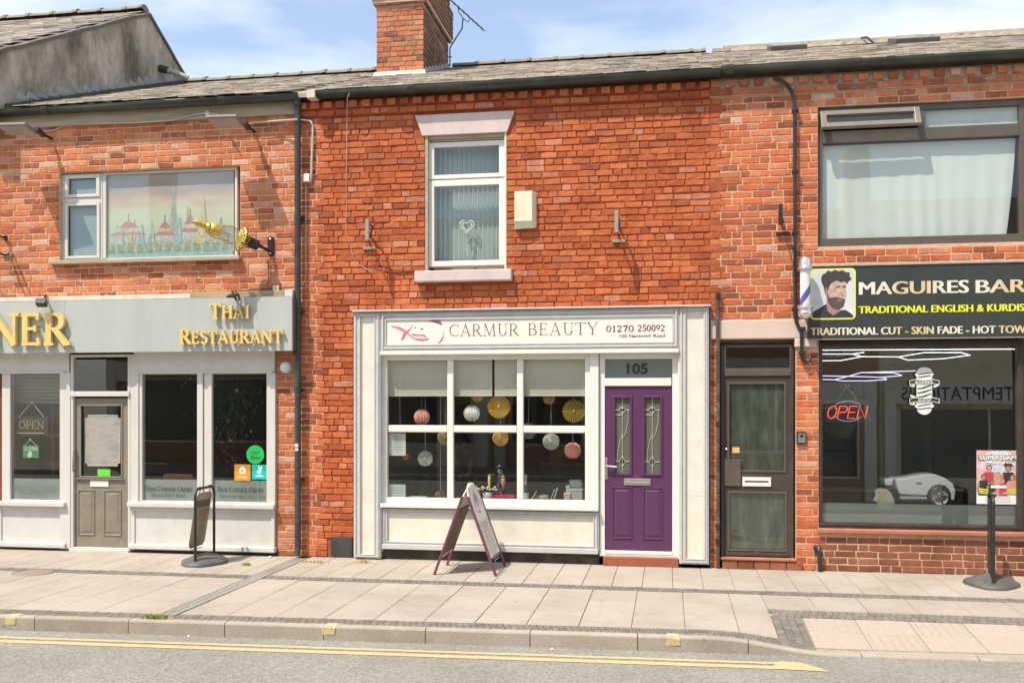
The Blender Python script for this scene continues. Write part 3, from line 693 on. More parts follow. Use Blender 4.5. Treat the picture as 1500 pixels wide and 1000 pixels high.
# window and door openings (x0, x1, z0, z1)
oR = [(-8.065, -5.49, 3.86, 5.05), (-8.96, -4.99, -1, 2.95)]
oS = [(-3.02, -1.985, 3.62, 5.31), (-3.955, .485, -1, 3.10)]
oB = [(1.725, 4.02, 3.80, 5.44), (.60, 1.475, -1, 2.72), (1.735, 4.02, .44, 2.72)]
wall_core(-8.95, -4.70, 0, 5.93, oR, mortar_buff, rest, y0=.0055)
wall_core(-4.70, .485, 0, 5.93, oS, mortar_red, salon, y0=.011)
wall_core(.485, 6.5, 0, 5.93, oB, mortar_buff, barber, y0=.0055)
# where the paint stops it covers the joints raggedly too
m = MB(); z = 0; row = 0
while z < 5.6:
    m.box(-4.70, -4.40+.13*((row*7) % 5)/5-.06, .0050, .0107, z, min(z+CH, 5.6)); z += CH; row += 1
m.build('bare_pointing', mortar_buff, salon)
m = MB(); z = 3.1; row = 0
while z < 5.6:
    m.box(.484, .56+.14*((row*5) % 7)/7, .0042, .0054, z, min(z+CH, 5.6)); z += CH; row += 1
m.build('painted_pointing', mortar_red, barber)
# bricks: restaurant
okey = lambda x, z: ('neat', raw_brick)
bR = lay(-8.95, -4.70, .0, 5.68, oR+[(-8.96, -4.76, 2.66, 3.40)], okey, .22)
place_bricks(bR, rest)
# bricks: salon, painted between x=-4.36 and .47 (ragged edge), bare quoin beside the downpipe
vent_patch = (-4.30, -3.955, -1, .275)
def pS(x, z):
    e = -4.33+.06*math.sin(z*37)+random.uniform(-.06, .06)
    if x < e: return ('neat', plain_brick)
    return ('rough', painted_brick)
bS = lay(-4.70, .485, 0, 5.60, oS+[(-3.17, -1.87, 5.31, 5.575), (-3.15, -1.90, 3.47, 3.62), vent_patch], pS, .42, sb_=1, sl_=.222)
place_bricks(bS, salon)
def pB(x, z):
    if x < .485+.14+random.uniform(-.09, .09) and z > 3.1: return ('rough', painted_brick)
    if z < .44 and x > 1.72: return ('neat', brown_brick)
    return ('neat', raw_brick if z > 5.3 or random.random() < .3 else plain_brick)
lint = [(.485, 1.625, 2.72, 2.95), (1.62, 4.6, 2.72, 3.60)]
bB = lay(.485, 6.5, 0, 5.60, oB+lint+[(1.62, 1.735, 2.60, 2.72), (1.46, 1.735, 2.6, 2.72)], pB, .32, sa=1, sl_=.232)
place_bricks(bB, barber)

# corbel course and dentils under the gutter
for b_, xa, xb, pk in ((salon, -4.68, .485, pS), (barber, .485, 6.5, pB)):
    cc = lay(xa, xb, 5.615, 5.70, [], pk, .15, y=-.035); dd = []
    x = xa+.06
    while x < xb-.05:
        k, mm = pk(x, 5.8); dd.append((x, -.065, 5.755, .108, .078, k, mm)); x += .168
    bm_ = MB(); bm_.box(xa, xb, -.018, .012, 5.612, 5.70); bm_.box(xa, xb, -.02, .012, 5.704, 5.80); bm_.build('cornice_core', mortar_red if b_ is salon else mortar_grey, b_)
    O = ORG[b_.name]
    for nm, lst in (('cornice_brick', cc), ('dentil_brick', dd)):
        for q in lst:
            t = 's' if q[3] > .16 else 'h'
            o = bpy.data.objects.new(nm, brick_mesh(q[5], t, random.randrange(8), q[6])); sy = 2.1
            o.location = (q[0]-O.x, q[1]-O.y, q[2]-O.z); o.scale = (q[3]/(.235 if t == 's' else .112), 2.4, q[4]/.069); link(o, b_)
# restaurant eaves board
m = MB(); m.box(-8.95, -4.70, -.05, .012, 5.66, 5.82); m.build('eaves_board', timber_grey, rest, bevel=.004)
# extend the street: plain brick front of the gable building (its ground floor is outside the picture)
wall_core(-13.5, -8.95, 0, 6.55, [(-12.4, -10.6, 3.8, 5.1), (-13.0, -9.4, .5, 2.6)], raw_brick, gable_b, y0=0.0)
m = MB(); m.frame(-12.4, -10.6, 3.8, 5.1, .05, .1, .06); m.frame(-13.0, -9.4, .5, 2.6, .05, .1, .06); m.build('window_frame', white_upvc, gable_b)
m = MB(); m.box(-12.34, -10.66, .07, .075, 3.86, 5.04); m.box(-12.94, -9.46, .07, .075, .56, 2.54); m.build('pane', glass, gable_b)

# ================================================================ ROOFS
EY, EZ, RY, RZ = -.14, 5.925, 4.8, 7.87
PITCH = math.atan2(RZ-EZ, RY-EY); SL = math.hypot(RZ-EZ, RY-EY)
def roof(parent, xa, xb, ey, ez, ry, rz, limit=300, exp=.205, wd=.265, shade=1, x_hi=99, gap=None):
    pit = math.atan2(rz-ez, ry-ey); sl = math.hypot(rz-ez, ry-ey); O = ORG[parent.name]
    m = MB(); t = .05
    m.prism([(ey, ez-.03), (ry, rz-.03), (2*ry-ey, ez-.03), (2*ry-ey, ez-.09), (ry, rz-.09), (ey, ez-.09)], xa, xb, ax='x'); m.build('roof_deck', timber_grey, parent)
    m = MB(); m.prism([(ry, rz-.02), (2*ry-ey, ez-.02), (2*ry-ey, ez), (ry, rz)], xa, xb, ax='x'); m.build('rear_slope', slate, parent)
    key = 'slate_v'
    if 'SV' not in globals():
        globals()['SV'] = []
        for _ in range(10):
            r = lambda a: random.uniform(-a, a); mb = MB(); h = .011+r(.004)
            w2 = wd/2-.004; d = .28
            mb.add([(-w2+r(.004), r(.01), 0), (w2+r(.004), r(.01), 0), (w2, d, -.012), (-w2, d, -.012),
                    (-w2+r(.004)+.003, .006+r(.01), h), (w2-.003+r(.004), .006+r(.01), h), (w2-.003, d, h-.014), (-w2+.003, d, h-.014), (r(.05), r(.012), h*.6)],
                   [(4, 5, 6, 7), (0, 1, 5, 4), (1, 2, 6, 5), (3, 0, 4, 7)])
            me = bpy.data.meshes.new('slate'); me.from_pydata(mb.v, [], mb.f); me.materials.append(slate); SV.append((me, mb.v, mb.f))
    items = []; nr = int(sl/exp)+1
    for j in range(nr):
        x = xa+(wd/2 if j % 2 else 0)-wd*.3
        while x < xb:
            s0 = j*exp+random.uniform(-.012, .012); xc = x+wd/2
            if xc-wd*.45 > xa-.02 and xc+wd*.4 < xb+.05 and not (gap and gap(xc, ey+s0*math.cos(pit))) and random.random() > .006:
                y = ey+s0*math.cos(pit); z = ez+s0*math.sin(pit); d2 = xc*xc+(y+DIST)**2+(z-EYE)**2
                vis = 1 if abs(math.atan2(xc, DIST+y)+TH) < .5 else .05
                items.append((vis*random.uniform(.8, 1.2)/d2, xc+random.uniform(-.006, .006), y, z+random.uniform(0, .006), random.uniform(-.02, .02)))
            x += wd
    items.sort(reverse=True)
    for it in items[:limit]:
        me, v, f = random.choice(SV); o = bpy.data.objects.new('roof_slate', me); o.location = (it[1]-O.x, it[2]-O.y, it[3]-O.z); o.rotation_euler = (pit, random.uniform(-.01, .01), it[4]); link(o, parent)
    mb = MB()
    for it in items[limit:]:
        me, v, f = random.choice(SV); M = Matrix.Translation((it[1], it[2], it[3]))@Euler((pit, random.uniform(-.01, .01), it[4])).to_matrix().to_4x4()
        mb.add([M@Vector(p) for p in v], f, 0, random.random())
    if items[limit:]: stuff(mb.build('roof_slating', slate, parent))
def ridge(parent, xa, xb, ry, rz, m_, n_=None, ln=.46, collar=True):
    x = xa; O = ORG[parent.name]
    me = None
    while x < xb-.05:
        l = min(ln, xb-x)
        mb = MB(); r = .105; n = 8
        prof = lambda rr, x_: [(x_, rr*math.cos(math.pi*k/n)*-1.05, rr*math.sin(math.pi*k/n)*.72-.01) for k in range(n+1)]
        a, b_ = prof(r, 0), prof(r, l-.006); mb.add(a+b_, [(k, k+1, n+2+k, n+1+k) for k in range(n)], 0, 0, True)
        mb.add([(l-.006, 0, -.03)]+b_, [tuple(range(n+2))]); mb.add([(0, 0, -.03)]+a, [tuple(range(n+2))])
        if collar:
            a, b_ = prof(r+.022, l-.055), prof(r+.022, l+.01); mb.add(a+b_, [(k, k+1, n+2+k, n+1+k) for k in range(n)], 0, 0, True)
            mb.add([(l-.055, 0, -.03)]+a, [tuple(range(n+2))]); mb.add([(l+.01, 0, -.03)]+b_, [tuple(range(n+2))])
        o = mb.build('ridge_tile', m_, parent, local=True); o.location = (x-O.x, ry-O.y, rz-O.z+random.uniform(-.006, .006)); o.rotation_euler = (0, random.uniform(-.012, .012), random.uniform(-.01, .01))
        x += ln
CX0, CX1, CYF, CYB = -4.60, -3.82, 3.0, 4.72
chg = lambda x, y: CX0-.05 < x < CX1+.1 and CYF-.02 < y < CYB
roof(rest, -8.85, -4.70, EY, EZ, RY, RZ)
roof(salon, -4.70, .60, EY, EZ, RY, RZ, gap=chg)
roof(barber, .60, 6.5, EY, EZ, RY, RZ)
roof(gable_b, -13.5, -8.90, -.32, 6.63, 3.63, 8.74)
ridge(rest, -8.84, -4.75, RY, RZ+.01, clay_ridge)
ridge(salon, -3.75, .60, RY, RZ+.01, clay_ridge)
ridge(barber, .9, 6.4, RY, RZ+.03, clay_pale, collar=False)
ridge(gable_b, -13.4, -8.95, 3.63, 8.76, clay_ridge)
# mortar bedding and torn felt along the right hand ridge
m = MB(); n = 60; vs = []
for i in range(n+1):
    x = .72+(6.4-.72)*i/n; vs += [(x, RY-.13+random.uniform(-.03, .02), RZ-.035), (x, RY-.12+random.uniform(-.02, .02), RZ+.03+random.uniform(-.015, .015)), (x, RY+.1, RZ+.03)]
m.add(vs, [(3*i+k, 3*i+3+k, 3*i+4+k, 3*i+1+k) for i in range(n) for k in range(2)]); m.build('ridge_bedding', cement, barber)
m = MB(); vs = []
for i in range(n+1):
    x = 1.0+(6.4-1.0)*i/n; y0 = RY-.42+random.uniform(-.05, .06); zz = EZ+(y0-EY)*math.tan(PITCH); vs += [(x, y0, zz+.02), (x, RY-.3+random.uniform(-.03, .03), EZ+(RY-.3-EY)*math.tan(PITCH)+.06+random.uniform(0, .03)), (x, RY-.12, RZ+.0)]
m.add(vs, [(3*i+k, 3*i+3+k, 3*i+4+k, 3*i+1+k) for i in range(n) for k in range(2)]); m.build('mortar_flaunching', cement, barber)
# two low rooflights
for (ua, ub, v_) in ((1126, 1179, 79), (1306, 1370, 67)):
    y = 4.0; x0, x1 = X(ua, y), X(ub, y); zc = EZ+(y-EY)*math.tan(PITCH)
    m = MB(); m.obox(((x0+x1)/2, y, zc+.05), (x1-x0, .62, .07), (PITCH, 0, 0)); o = m.build('rooflight', mat('rooflight_frame', (.10, .09, .08), .5, dirt=.5) if ua == 1126 else bpy.data.materials['rooflight_frame'], barber, bevel=.01)
    m = MB(); m.obox(((x0+x1)/2, y-.0, zc+.088), (x1-x0-.12, .5, .01), (PITCH, 0, 0)); m.build('pane', film_thin, o)
# gable end wall of the building on the left
XG = -8.88; yb, zb = 3.63, 8.70; sl = math.tan(R(28.2))
m = MB(); n = 26; ys = [-.30+(7.6+.3)*i/n for i in range(n+1)]
top = [zb-abs(y-yb)*sl+random.uniform(-.012, .012) for y in ys]
pl = [(ys[0], 5.6)]+[(y, t) for y, t in zip(ys, top)]+[(ys[-1], 5.6)]
m.prism(pl, XG-.25, XG, ax='x'); m.build('gable_wall', render_grey, gable_b)
# verge mortar and roof edge standing just proud of the gable
m = MB()
for i in range(n):
    m.add([(XG-.2, ys[i], top[i]-.02), (XG+.03, ys[i], top[i]-.035), (XG+.03, ys[i], top[i]+.02), (XG-.2, ys[i], top[i]+.035), (XG-.2, ys[i+1], top[i+1]-.02), (XG+.03, ys[i+1], top[i+1]-.035), (XG+.03, ys[i+1], top[i+1]+.02), (XG-.2, ys[i+1], top[i+1]+.035)],
          [(1, 5, 6, 2), (2, 6, 7, 3), (0, 4, 5, 1), (0, 1, 2, 3), (4, 7, 6, 5)])
m.build('verge', mat('verge_mortar', (.13, .115, .09), .9, .3, 12, .4, 60), gable_b)
# stepped lead soakers where the roof meets the gable
for i in range(20):
    y = .35+i*.215; z = EZ+(y-EY)*math.tan(PITCH)+.0; r = random.uniform
    m = MB(); h = .09+r(-.03, .05)
    m.prism([(y-.13, z+.03), (y+.13, z+.08), (y+.12+r(-.03, .02), z+h*.8+.05), (y+r(-.02, .06), z+h+.04), (y-.08+r(-.04, .03), z+h+.06)], XG+.001, XG+.006+r(0, .008), ax='x')
    m.build('lead_soaker', lead, gable_b)
m = MB(); m.prism([(.0, EZ+.02), (4.75, RZ-.0), (4.75, RZ+.05), (0, EZ+.09)], XG+.001, XG+.09, ax='x'); m.build('valley_fillet', mat('mossy_mortar', (.085, .08, .06), .95, .4, 14, .5, 50), gable_b)
rc = MB().tube([P(1262, 56, 4.6), P(1270, 55, 4.3), P(1283, 66, 4.1), P(1297, 71, 4.0), P(1312, 71, 3.9)], .018, 8); tag(rc.build('roof_cable', black_plastic), 'black cable looping over the ridge down to the right hand rooflight', 'cable')
hp = thing('overflow_pipe', 'short grey pipe end poking out of the rendered gable just above the slates', 'pipe', P(232, 112, 4.1))
a = P(225, 111, 3.9); MB().tube([(-8.87, 4.0, 7.86), (-8.62, 4.05, 7.80), (-8.40, 4.12, 7.72)], .045, 10).build('pipe', lead, hp)
MB().tube([(-8.87, 3.98, 7.87), (-8.74, 4.0, 7.83)], .065, 10).build('collar', dark_plinth, hp)

# ================================================================ CHIMNEY
CZT = 9.3
cz0 = EZ+(CYF-EY)*math.tan(PITCH)-.05
ch_core = MB(); ch_core.box(CX0+.012, CX1-.012, CYF+.012, CYB-.012, cz0-.3, CZT); chim = ch_core.build('chimney', mortar_grey, salon)
O = ORG['beauty_shop_building']
def ch_bricks(z0, z1, ex):
    res = []
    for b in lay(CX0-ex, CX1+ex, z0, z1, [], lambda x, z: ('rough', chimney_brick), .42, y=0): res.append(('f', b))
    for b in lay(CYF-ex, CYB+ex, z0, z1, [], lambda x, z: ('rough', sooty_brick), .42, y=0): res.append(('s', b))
    for kind, b in res:
        t = 's' if b[3] > .16 else 'h'
        o = bpy.data.objects.new('brick', brick_mesh(b[5], t, random.randrange(8), b[6])); sc = (b[3]/(.235 if t == 's' else .112), 1+ex*9, b[4]/.069); o.scale = sc
        if kind == 'f': o.location = (b[0]-O.x, CYF-ex+b[1], b[2])
        else: o.location = (CX1+ex-O.x, b[0], b[2]); o.rotation_euler = (0, 0, R(90))
        link(o, chim)
ch_bricks(cz0+.10, 8.27, 0); ch_bricks(8.27, 8.355, .035); ch_bricks(8.355, 8.85, .07); ch_bricks(8.85, 9.3, .02)
m = MB(); m.box(CX0-.05, CX1+.05, CYF-.05, CYB+.05, 8.30, 8.84); m.build('oversail_core', mortar_grey, chim)
m = MB(); zf = cz0
m.add([(CX0-.06, CYF-.09, zf-.02), (CX1+.06, CYF-.09, zf-.02), (CX1+.02, CYF-.004, zf+.115), (CX0-.02, CYF-.004, zf+.115), (CX0-.06, CYF+.01, zf-.05), (CX1+.06, CYF+.01, zf-.05), (CX1+.02, CYF+.01, zf+.115), (CX0-.02, CYF+.01, zf+.115)], [(0, 1, 2, 3), (0, 4, 7, 3), (1, 5, 6, 2)])
m.build('front_flashing', mat('pale_flashing', (.55, .50, .42), .7, .15, 8, .3, 50, dirt=.4), chim)
for i in range(8):
    y = CYF+.05+i*.21; z = EZ+(y-EY)*math.tan(PITCH)
    m = MB(); m.prism([(y-.04, z-.02), (y+.2, z+.06), (y+.2, z+.14), (y+.02, z+.12)], CX1+.006, CX1+.016, ax='x'); m.build('step_flashing', lead, chim)
# television aerial behind the chimney
ae = thing('tv_aerial', 'thin rusty television aerial on a bent mast beside the chimney', 'aerial', P(657, 96, 4.75))
yA = 4.75; q = lambda u, v, y=yA: P(u, v, y)
MB().tube([q(659, 97), q(659, 72), q(661, 67), q(677, 42), q(678, 28)], .012, 6).build('mast', black_metal, ae)
MB().tube([q(650, 84), q(662, 84)], .010, 6).tube([q(650, 97), q(661, 96)], .010, 6).build('bracket', black_metal, ae)
MB().tube([q(655, -4, 4.5), q(709, 45, 5.0)], .011, 6).tube([q(671, 11, 4.62), q(672, 18), q(679, 28), q(686, 33), q(689, 26, 4.8)], .008, 6).build('boom', black_metal, ae)
for i in range(9):
    t = i/8; a = Vector(q(655, -4, 4.5)).lerp(Vector(q(709, 45, 5.0)), t); MB().tube([a+Vector((-.03, -.10, -.02)), a+Vector((.03, .10, .02))], .004, 5).build('element', black_metal, ae)

# ================================================================ GUTTERS AND PIPES
def gutter(parent, xa, xb, z, joints, m_=gutter_green, y=-.135):
    mb = MB(); r = .066; n = 8
    for rr in (r,):
        a = [(xa, y+rr*math.cos(math.pi+math.pi*k/n), z+rr*math.sin(math.pi+math.pi*k/n)*1.05) for k in range(n+1)]
        a = [(xa, y-rr-.006, z+.012), (xa, y-rr, z+.012)]+a+[(xa, y+rr, z+.012)]
        b = [(xb, p[1], p[2]) for p in a]; k = len(a); mb.add(a+b, [(i, i+1, k+i+1, k+i) for i in range(k-1)], 0, 0, True)
    o = mb.build('gutter', m_, parent); so_ = o.modifiers.new('t', 'SOLIDIFY'); so_.thickness = .004
    for x in joints:
        m = MB(); rr = r+.007; a = [(x, y+rr*math.cos(math.pi+math.pi*k/n), z+rr*math.sin(math.pi+math.pi*k/n)*1.05) for k in range(n+1)]; a = [(x, y-rr, z+.018)]+a
        b = [(x+.09, p[1], p[2]) for p in a]; k = len(a); m.add(a+b, [(i, i+1, k+i+1, k+i) for i in range(k-1)], 0, 0, True); m.build('gutter_joint', m_, o)
gutter(rest, -8.95, -4.62, 5.865, [-8.2, -6.9, -5.7])
gutter(salon, -4.42, .60, 5.885, [-3.2, -1.2]); gutter(barber, .60, 6.5, 5.905, [.66, 2.45, 4.3])
m = MB(); m.box(-8.95, 6.5, -.06, -.002, 5.83, 5.90); m.build('fascia_board', dark_plinth, salon)
m = MB(); m.box(-4.50, -4.39, -.215, -.06, 5.80, 5.90); m.build('gutter_end_bracket', stone_cream, salon, bevel=.006)
px = X(436.5, -.08); dp = tag(MB().tube([(px, -.10, 5.84), (px, -.09, 5.7), (px, -.085, .12), (px, -.12, .035)], .04, 12).build('downpipe', gutter_green), 'straight black downpipe from the gutter to the pavement between restaurant and beauty shop', 'downpipe')
for z in (5.55, 4.3, 3.1, 2.1, .95): MB().tube([(px, -.085, z), (px, -.085, z+.07)], .0455, 12).box(px-.06, px+.06, -.05, 0, z+.02, z+.05).build('pipe_clip', gutter_green, dp)
MB().tube([(px, -.10, 5.86), (px, -.10, 5.74)], .055, 12).build('outlet', gutter_green, dp)
m = MB(); m.box(px-.022, px+.02, -.1275, -.1262, 1.36, 1.45); m.box(px-.022, px+.02, -.1279, -.1276, 1.39, 1.41, 1); m.build('sticker', [paper, flat('sticker_red', (.6, .08, .08))], dp)
def q(u, v, y): return P(u, v, y)
y = -.05
m = MB().tube([q(1133, 115, -.10), q(1142, 117, -.09), q(1152, 123, -.07), q(1160, 134, y), q(1164, 150, y), q(1164.5, 300, y), q(1165, 466, y), q(1167, 473, y), q(1174, 486, y), q(1174.5, 515, y), q(1176, 526, y), q(1181, 531, y), q(1186, 528, y), q(1187, 520, -.03)], .020, 10)
bp = tag(m.build('waste_pipe', black_plastic), 'thin black pipe running down from the gutter to a hook beside the barber sign', 'pipe')
for v in (162, 251, 341, 452, 481, 517): c = q(1164.5 if v < 470 else 1174.5, v, -.02); MB().box(c[0]-.035, c[0]+.035, -.075, 0, c[2]-.015, c[2]+.015).build('pipe_clip', black_plastic, bp)
m = MB().tube([q(1051, 430, -.03), q(1051, 446, -.05), q(1051.5, 560, -.05), q(1052, 700, -.05), q(1052, 832, -.05)], .022, 10)
vp = tag(m.build('soil_pipe', mat('worn_iron_pipe', (.06, .05, .045), .5, .3, 30, dirt=.6, dscale=9, dcol=(.30, .28, .25, 1))), 'rusty slim iron pipe rising beside the brown door jamb', 'pipe')
for v in (434, 620, 770, 792): c = q(1051.5, v, -.02); MB().tube([(c[0], -.05, c[2]-.03), (c[0], -.05, c[2]+.03)], .031, 10).build('pipe_collar', black_plastic, vp)
c = q(1200, 815, -.06); m = MB().tube([(c[0]-.04, .0, c[2]+.1), (c[0], -.06, c[2]+.1), (c[0]+.0, -.07, c[2]+.04), (c[0]+.01, -.07, .0)], .026, 10)
tag(m.build('drain_stub', black_plastic), 'short black drain stub at the foot of the brick pier left of the barber window', 'pipe')

# ================================================================ ROOMS BEHIND THE GLASS
def room(name, parent, x0, x1, y1, z0, z1, wallm, floorm=floor_wood, ceil=ceiling_m, y0=.30):
    t = .08; m = MB()
    m.box(x0-t, x0, y0, y1, z0, z1); m.box(x1, x1+t, y0, y1, z0, z1); m.box(x0-t, x1+t, y1, y1+t, z0-t, z1+t)
    o = m.build(name, wallm, parent)
    MB().box(x0-t, x1+t, y0, y1, z0-t, z0-.001).build('room_floor', floorm, o); MB().box(x0-t, x1+t, y0, y1, z1+.001, z1+t).build('room_ceiling', ceil, o)
    return o
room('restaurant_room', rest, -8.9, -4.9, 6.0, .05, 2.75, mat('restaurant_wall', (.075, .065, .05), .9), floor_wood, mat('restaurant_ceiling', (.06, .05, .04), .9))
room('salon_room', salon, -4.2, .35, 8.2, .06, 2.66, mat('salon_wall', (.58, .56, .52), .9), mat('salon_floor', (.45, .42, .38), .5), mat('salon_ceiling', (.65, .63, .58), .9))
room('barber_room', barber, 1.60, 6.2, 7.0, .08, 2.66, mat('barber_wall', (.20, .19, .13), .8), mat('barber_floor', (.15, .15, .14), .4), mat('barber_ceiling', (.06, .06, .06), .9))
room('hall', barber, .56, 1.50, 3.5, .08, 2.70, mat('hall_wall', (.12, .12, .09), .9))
for i, (u_, v_) in enumerate(((700, 228), (711.5, 249.5))):
    yy = 1.8+.9*i; dl_ = thing('downlight', ('small warm lit downlight in the upper pane of the beauty shop upstairs window', 'second warm lit downlight, lower and further right, in the beauty shop upstairs window')[i], 'downlight', P(u_, v_, yy)); MB().lathe([(0, -.02), (.022, -.012), (.022, .01)], P(u_, v_, yy), (0, 1, .6), 12).build('lamp', flat('warm_lamp', (1, .78, .45, 1), .4, 6), dl_); MB().lathe([(.026, -.01), (.034, -.006), (.034, .02)], P(u_, v_, yy), (0, 1, .6), 12).build('rim', paper, dl_)
room('upper_room', rest, -8.6, -5.0, 3.5, 3.5, 5.4, plaster_dark); room('upper_room', salon, -4.3, -.2, 4.0, 3.3, 5.6, mat('bedroom_wall', (.45, .48, .48), .9)); room('upper_room', barber, 1.2, 6.0, 4.0, 3.4, 5.6, plaster_pale)
# rear walls close the buildings
for b_, a_, c__ in ((rest, -8.95, -4.70), (salon, -4.70, .485), (barber, .485, 6.5)): MB().box(a_, c__, 9.55, 9.8, 0, 5.9).build('rear_wall', plain_brick, b_)
MB().box(6.3, 6.5, .3, 9.55, 0, 5.9).build('side_wall', plain_brick, barber); MB().box(-13.5, -13.3, .3, 7.4, 0, 6.4).build('side_wall', plain_brick, gable_b); MB().box(-13.3, -8.95, 7.2, 7.4, 0, 6.4).build('rear_wall', plain_brick, gable_b)

# ================================================================ helpers for joinery
def fr(x0, x1, z0, z1, y0, y1, w, mats, parent, name='frame', bev=.004, **k):
    return MB().frame(x0, x1, z0, z1, y0, y1, w, **k).build(name, mats, parent, bevel=bev)
def bx(name, x0, x1, y0, y1, z0, z1, m, parent, bev=.003): return MB().box(x0, x1, y0, y1, z0, z1).build(name, m, parent, bevel=bev)
def pane(x0, x1, z0, z1, y, m, parent, tilt=0.0, name='pane', t=.004):
    mb = MB(); vs = [(x0, y, z0), (x1, y, z0), (x1, y+t, z0), (x0, y+t, z0), (x0, y-tilt, z1), (x1, y-tilt, z1), (x1, y+t-tilt, z1), (x0, y+t-tilt, z1)]
    mb.add(vs, [(0, 3, 2, 1), (4, 5, 6, 7), (0, 1, 5, 4), (1, 2, 6, 5), (2, 3, 7, 6), (3, 0, 4, 7)]); return mb.build(name, m, parent)
def raised(name, x0, x1, z0, z1, y, m, parent, w=.03, d=.012, up=.008):
    """moulded door panel: a sunk groove round a raised field"""
    mb = MB(); o_ = [(x0, z0), (x1, z0), (x1, z1), (x0, z1)]
    def rg(i, yy): return [(x0+i, yy, z0+i), (x1-i, yy, z0+i), (x1-i, yy, z1-i), (x0+i, yy, z1-i)]
    rings = [rg(0, y+.002), rg(0, y-up), rg(w*.3, y-up-.003), rg(w*.55, y+.001), rg(w, y-.001), rg(w*1.7, y-up)]
    vs = sum(rings, []); fs = [(4*j+i, 4*j+(i+1) % 4, 4*j+4+(i+1) % 4, 4*j+4+i) for j in range(5) for i in range(4)]+[tuple(20+i for i in range(4))]
    return mb.add(vs, fs).build(name, m, parent)

# ================================================================ BEAUTY SHOP: upstairs window
y = .075
wx0, wx1 = X(625, y), X(742.5, y); wz0, wz1 = Z(684, 391, y), 5.305
win = fr(wx0, wx1, wz0, wz1, y, y+.07, .05, white_upvc, salon, 'window', wb=.045, wt=.05)
fr(X(628, y), X(740, y), Z(684, 389.5, y), Z(684, 263.5, y), y-.022, y+.03, .075, white_upvc, win, 'lower_sash', wb=.065)
fr(X(628, y), X(740, y), Z(684, 261.5, y), Z(684, 208, y), y-.022, y+.03, .075, white_upvc, win, 'upper_sash', wb=.05, wt=.06)
pane(X(636, y), X(731, y), Z(684, 384, y), Z(684, 271, y), y+.008, glass_sky, win); pane(X(636, y), X(731, y), Z(684, 257, y), Z(684, 214, y), y+.008, glass_sky, win)
bx('window_reveal', -3.02, -2.985, .0, .12, 3.62, 5.31, timber_grey, salon); bx('window_reveal', -2.01, -1.985, .0, .12, 3.62, 5.31, cream_paint, salon); bx('window_head', -2.985, -2.01, .02, .12, 5.27, 5.31, timber_grey, salon)
m = MB(); m.prism([(X(608), 5.572), (X(754), 5.572), (X(743), 5.312), (X(619), 5.312)], -.022, .06); m.build('stone_lintel', stone_pink, salon, bevel=.006)
m = MB(); m.box(-3.135, -1.91, -.10, .07, 3.475, 3.612); m.build('stone_sill', stone_pink, salon, bevel=.012)
blindm = mat('vertical_blind', (.50, .56, .55), .8, .05)
for i in range(16):
    x = -2.93+i*.062
    m = MB(); a = R(24); dx, dy = .0345*math.cos(a), .0345*math.sin(a); m.add([(x-dx, .28-dy, 3.66), (x+dx, .28+dy, 3.66), (x+dx, .28+dy, 5.25), (x-dx, .28-dy, 5.25)], [(0, 1, 2, 3)]); sl_o = m.build('blind_slat', blindm, win)
    MB().box(x-dx-.003, x-dx+.004, .278-dy, .2795-dy, 3.66, 5.25).build('slat_bright_edge', paper, sl_o)  # white strip paints the bright lit edge of each slat
bx('blind_rail', -2.98, -2.0, .26, .34, 5.25, 5.29, white_upvc, win)
ht = thing('heart_ornament', 'white lacy heart ornament with dangling beads in the upstairs window of the beauty shop', 'ornament', P(684, 333, .18))
hx, _, hz = P(684, 331, .18)
def heart(s): return [(hx+s*.0625*16*math.sin(t)**3/10, hz+s*.0625*(13*math.cos(t)-5*math.cos(2*t)-2*math.cos(3*t)-math.cos(4*t))/10) for t in [2*math.pi*i/28 for i in range(28)]]
m = MB()
for s, e in ((1.0, .8), (.66, .5)):
    a, b = heart(s), heart(e); n = 28
    m.add([(p[0], .176, p[1]) for p in a]+[(p[0], .176, p[1]) for p in b]+[(p[0], .19, p[1]) for p in a]+[(p[0], .19, p[1]) for p in b], [(i, (i+1) % n, n+(i+1) % n, n+i) for i in range(n)]+[(2*n+i, 2*n+(i+1) % n, (i+1) % n, i) for i in range(n)])
m.build('heart', paper, ht)
for k in range(9): a = heart(.9)[k*3]; MB().lathe([(0, -.014), (.012, 0), (0, .014)], (a[0], .175, a[1]), n=8).build('bead', paper, ht)
m = MB().tube([(hx, .18, hz-.12), (hx, .18, hz-.36)], .002, 5)
m.build('string', paper, ht)
for k in range(7): MB().lathe([(0, -.016), (.013 if k != 3 else .022, 0), (0, .016)], (hx+random.uniform(-.012, .03), .18, hz-.16-k*.035), n=8).build('bead', paper, ht)
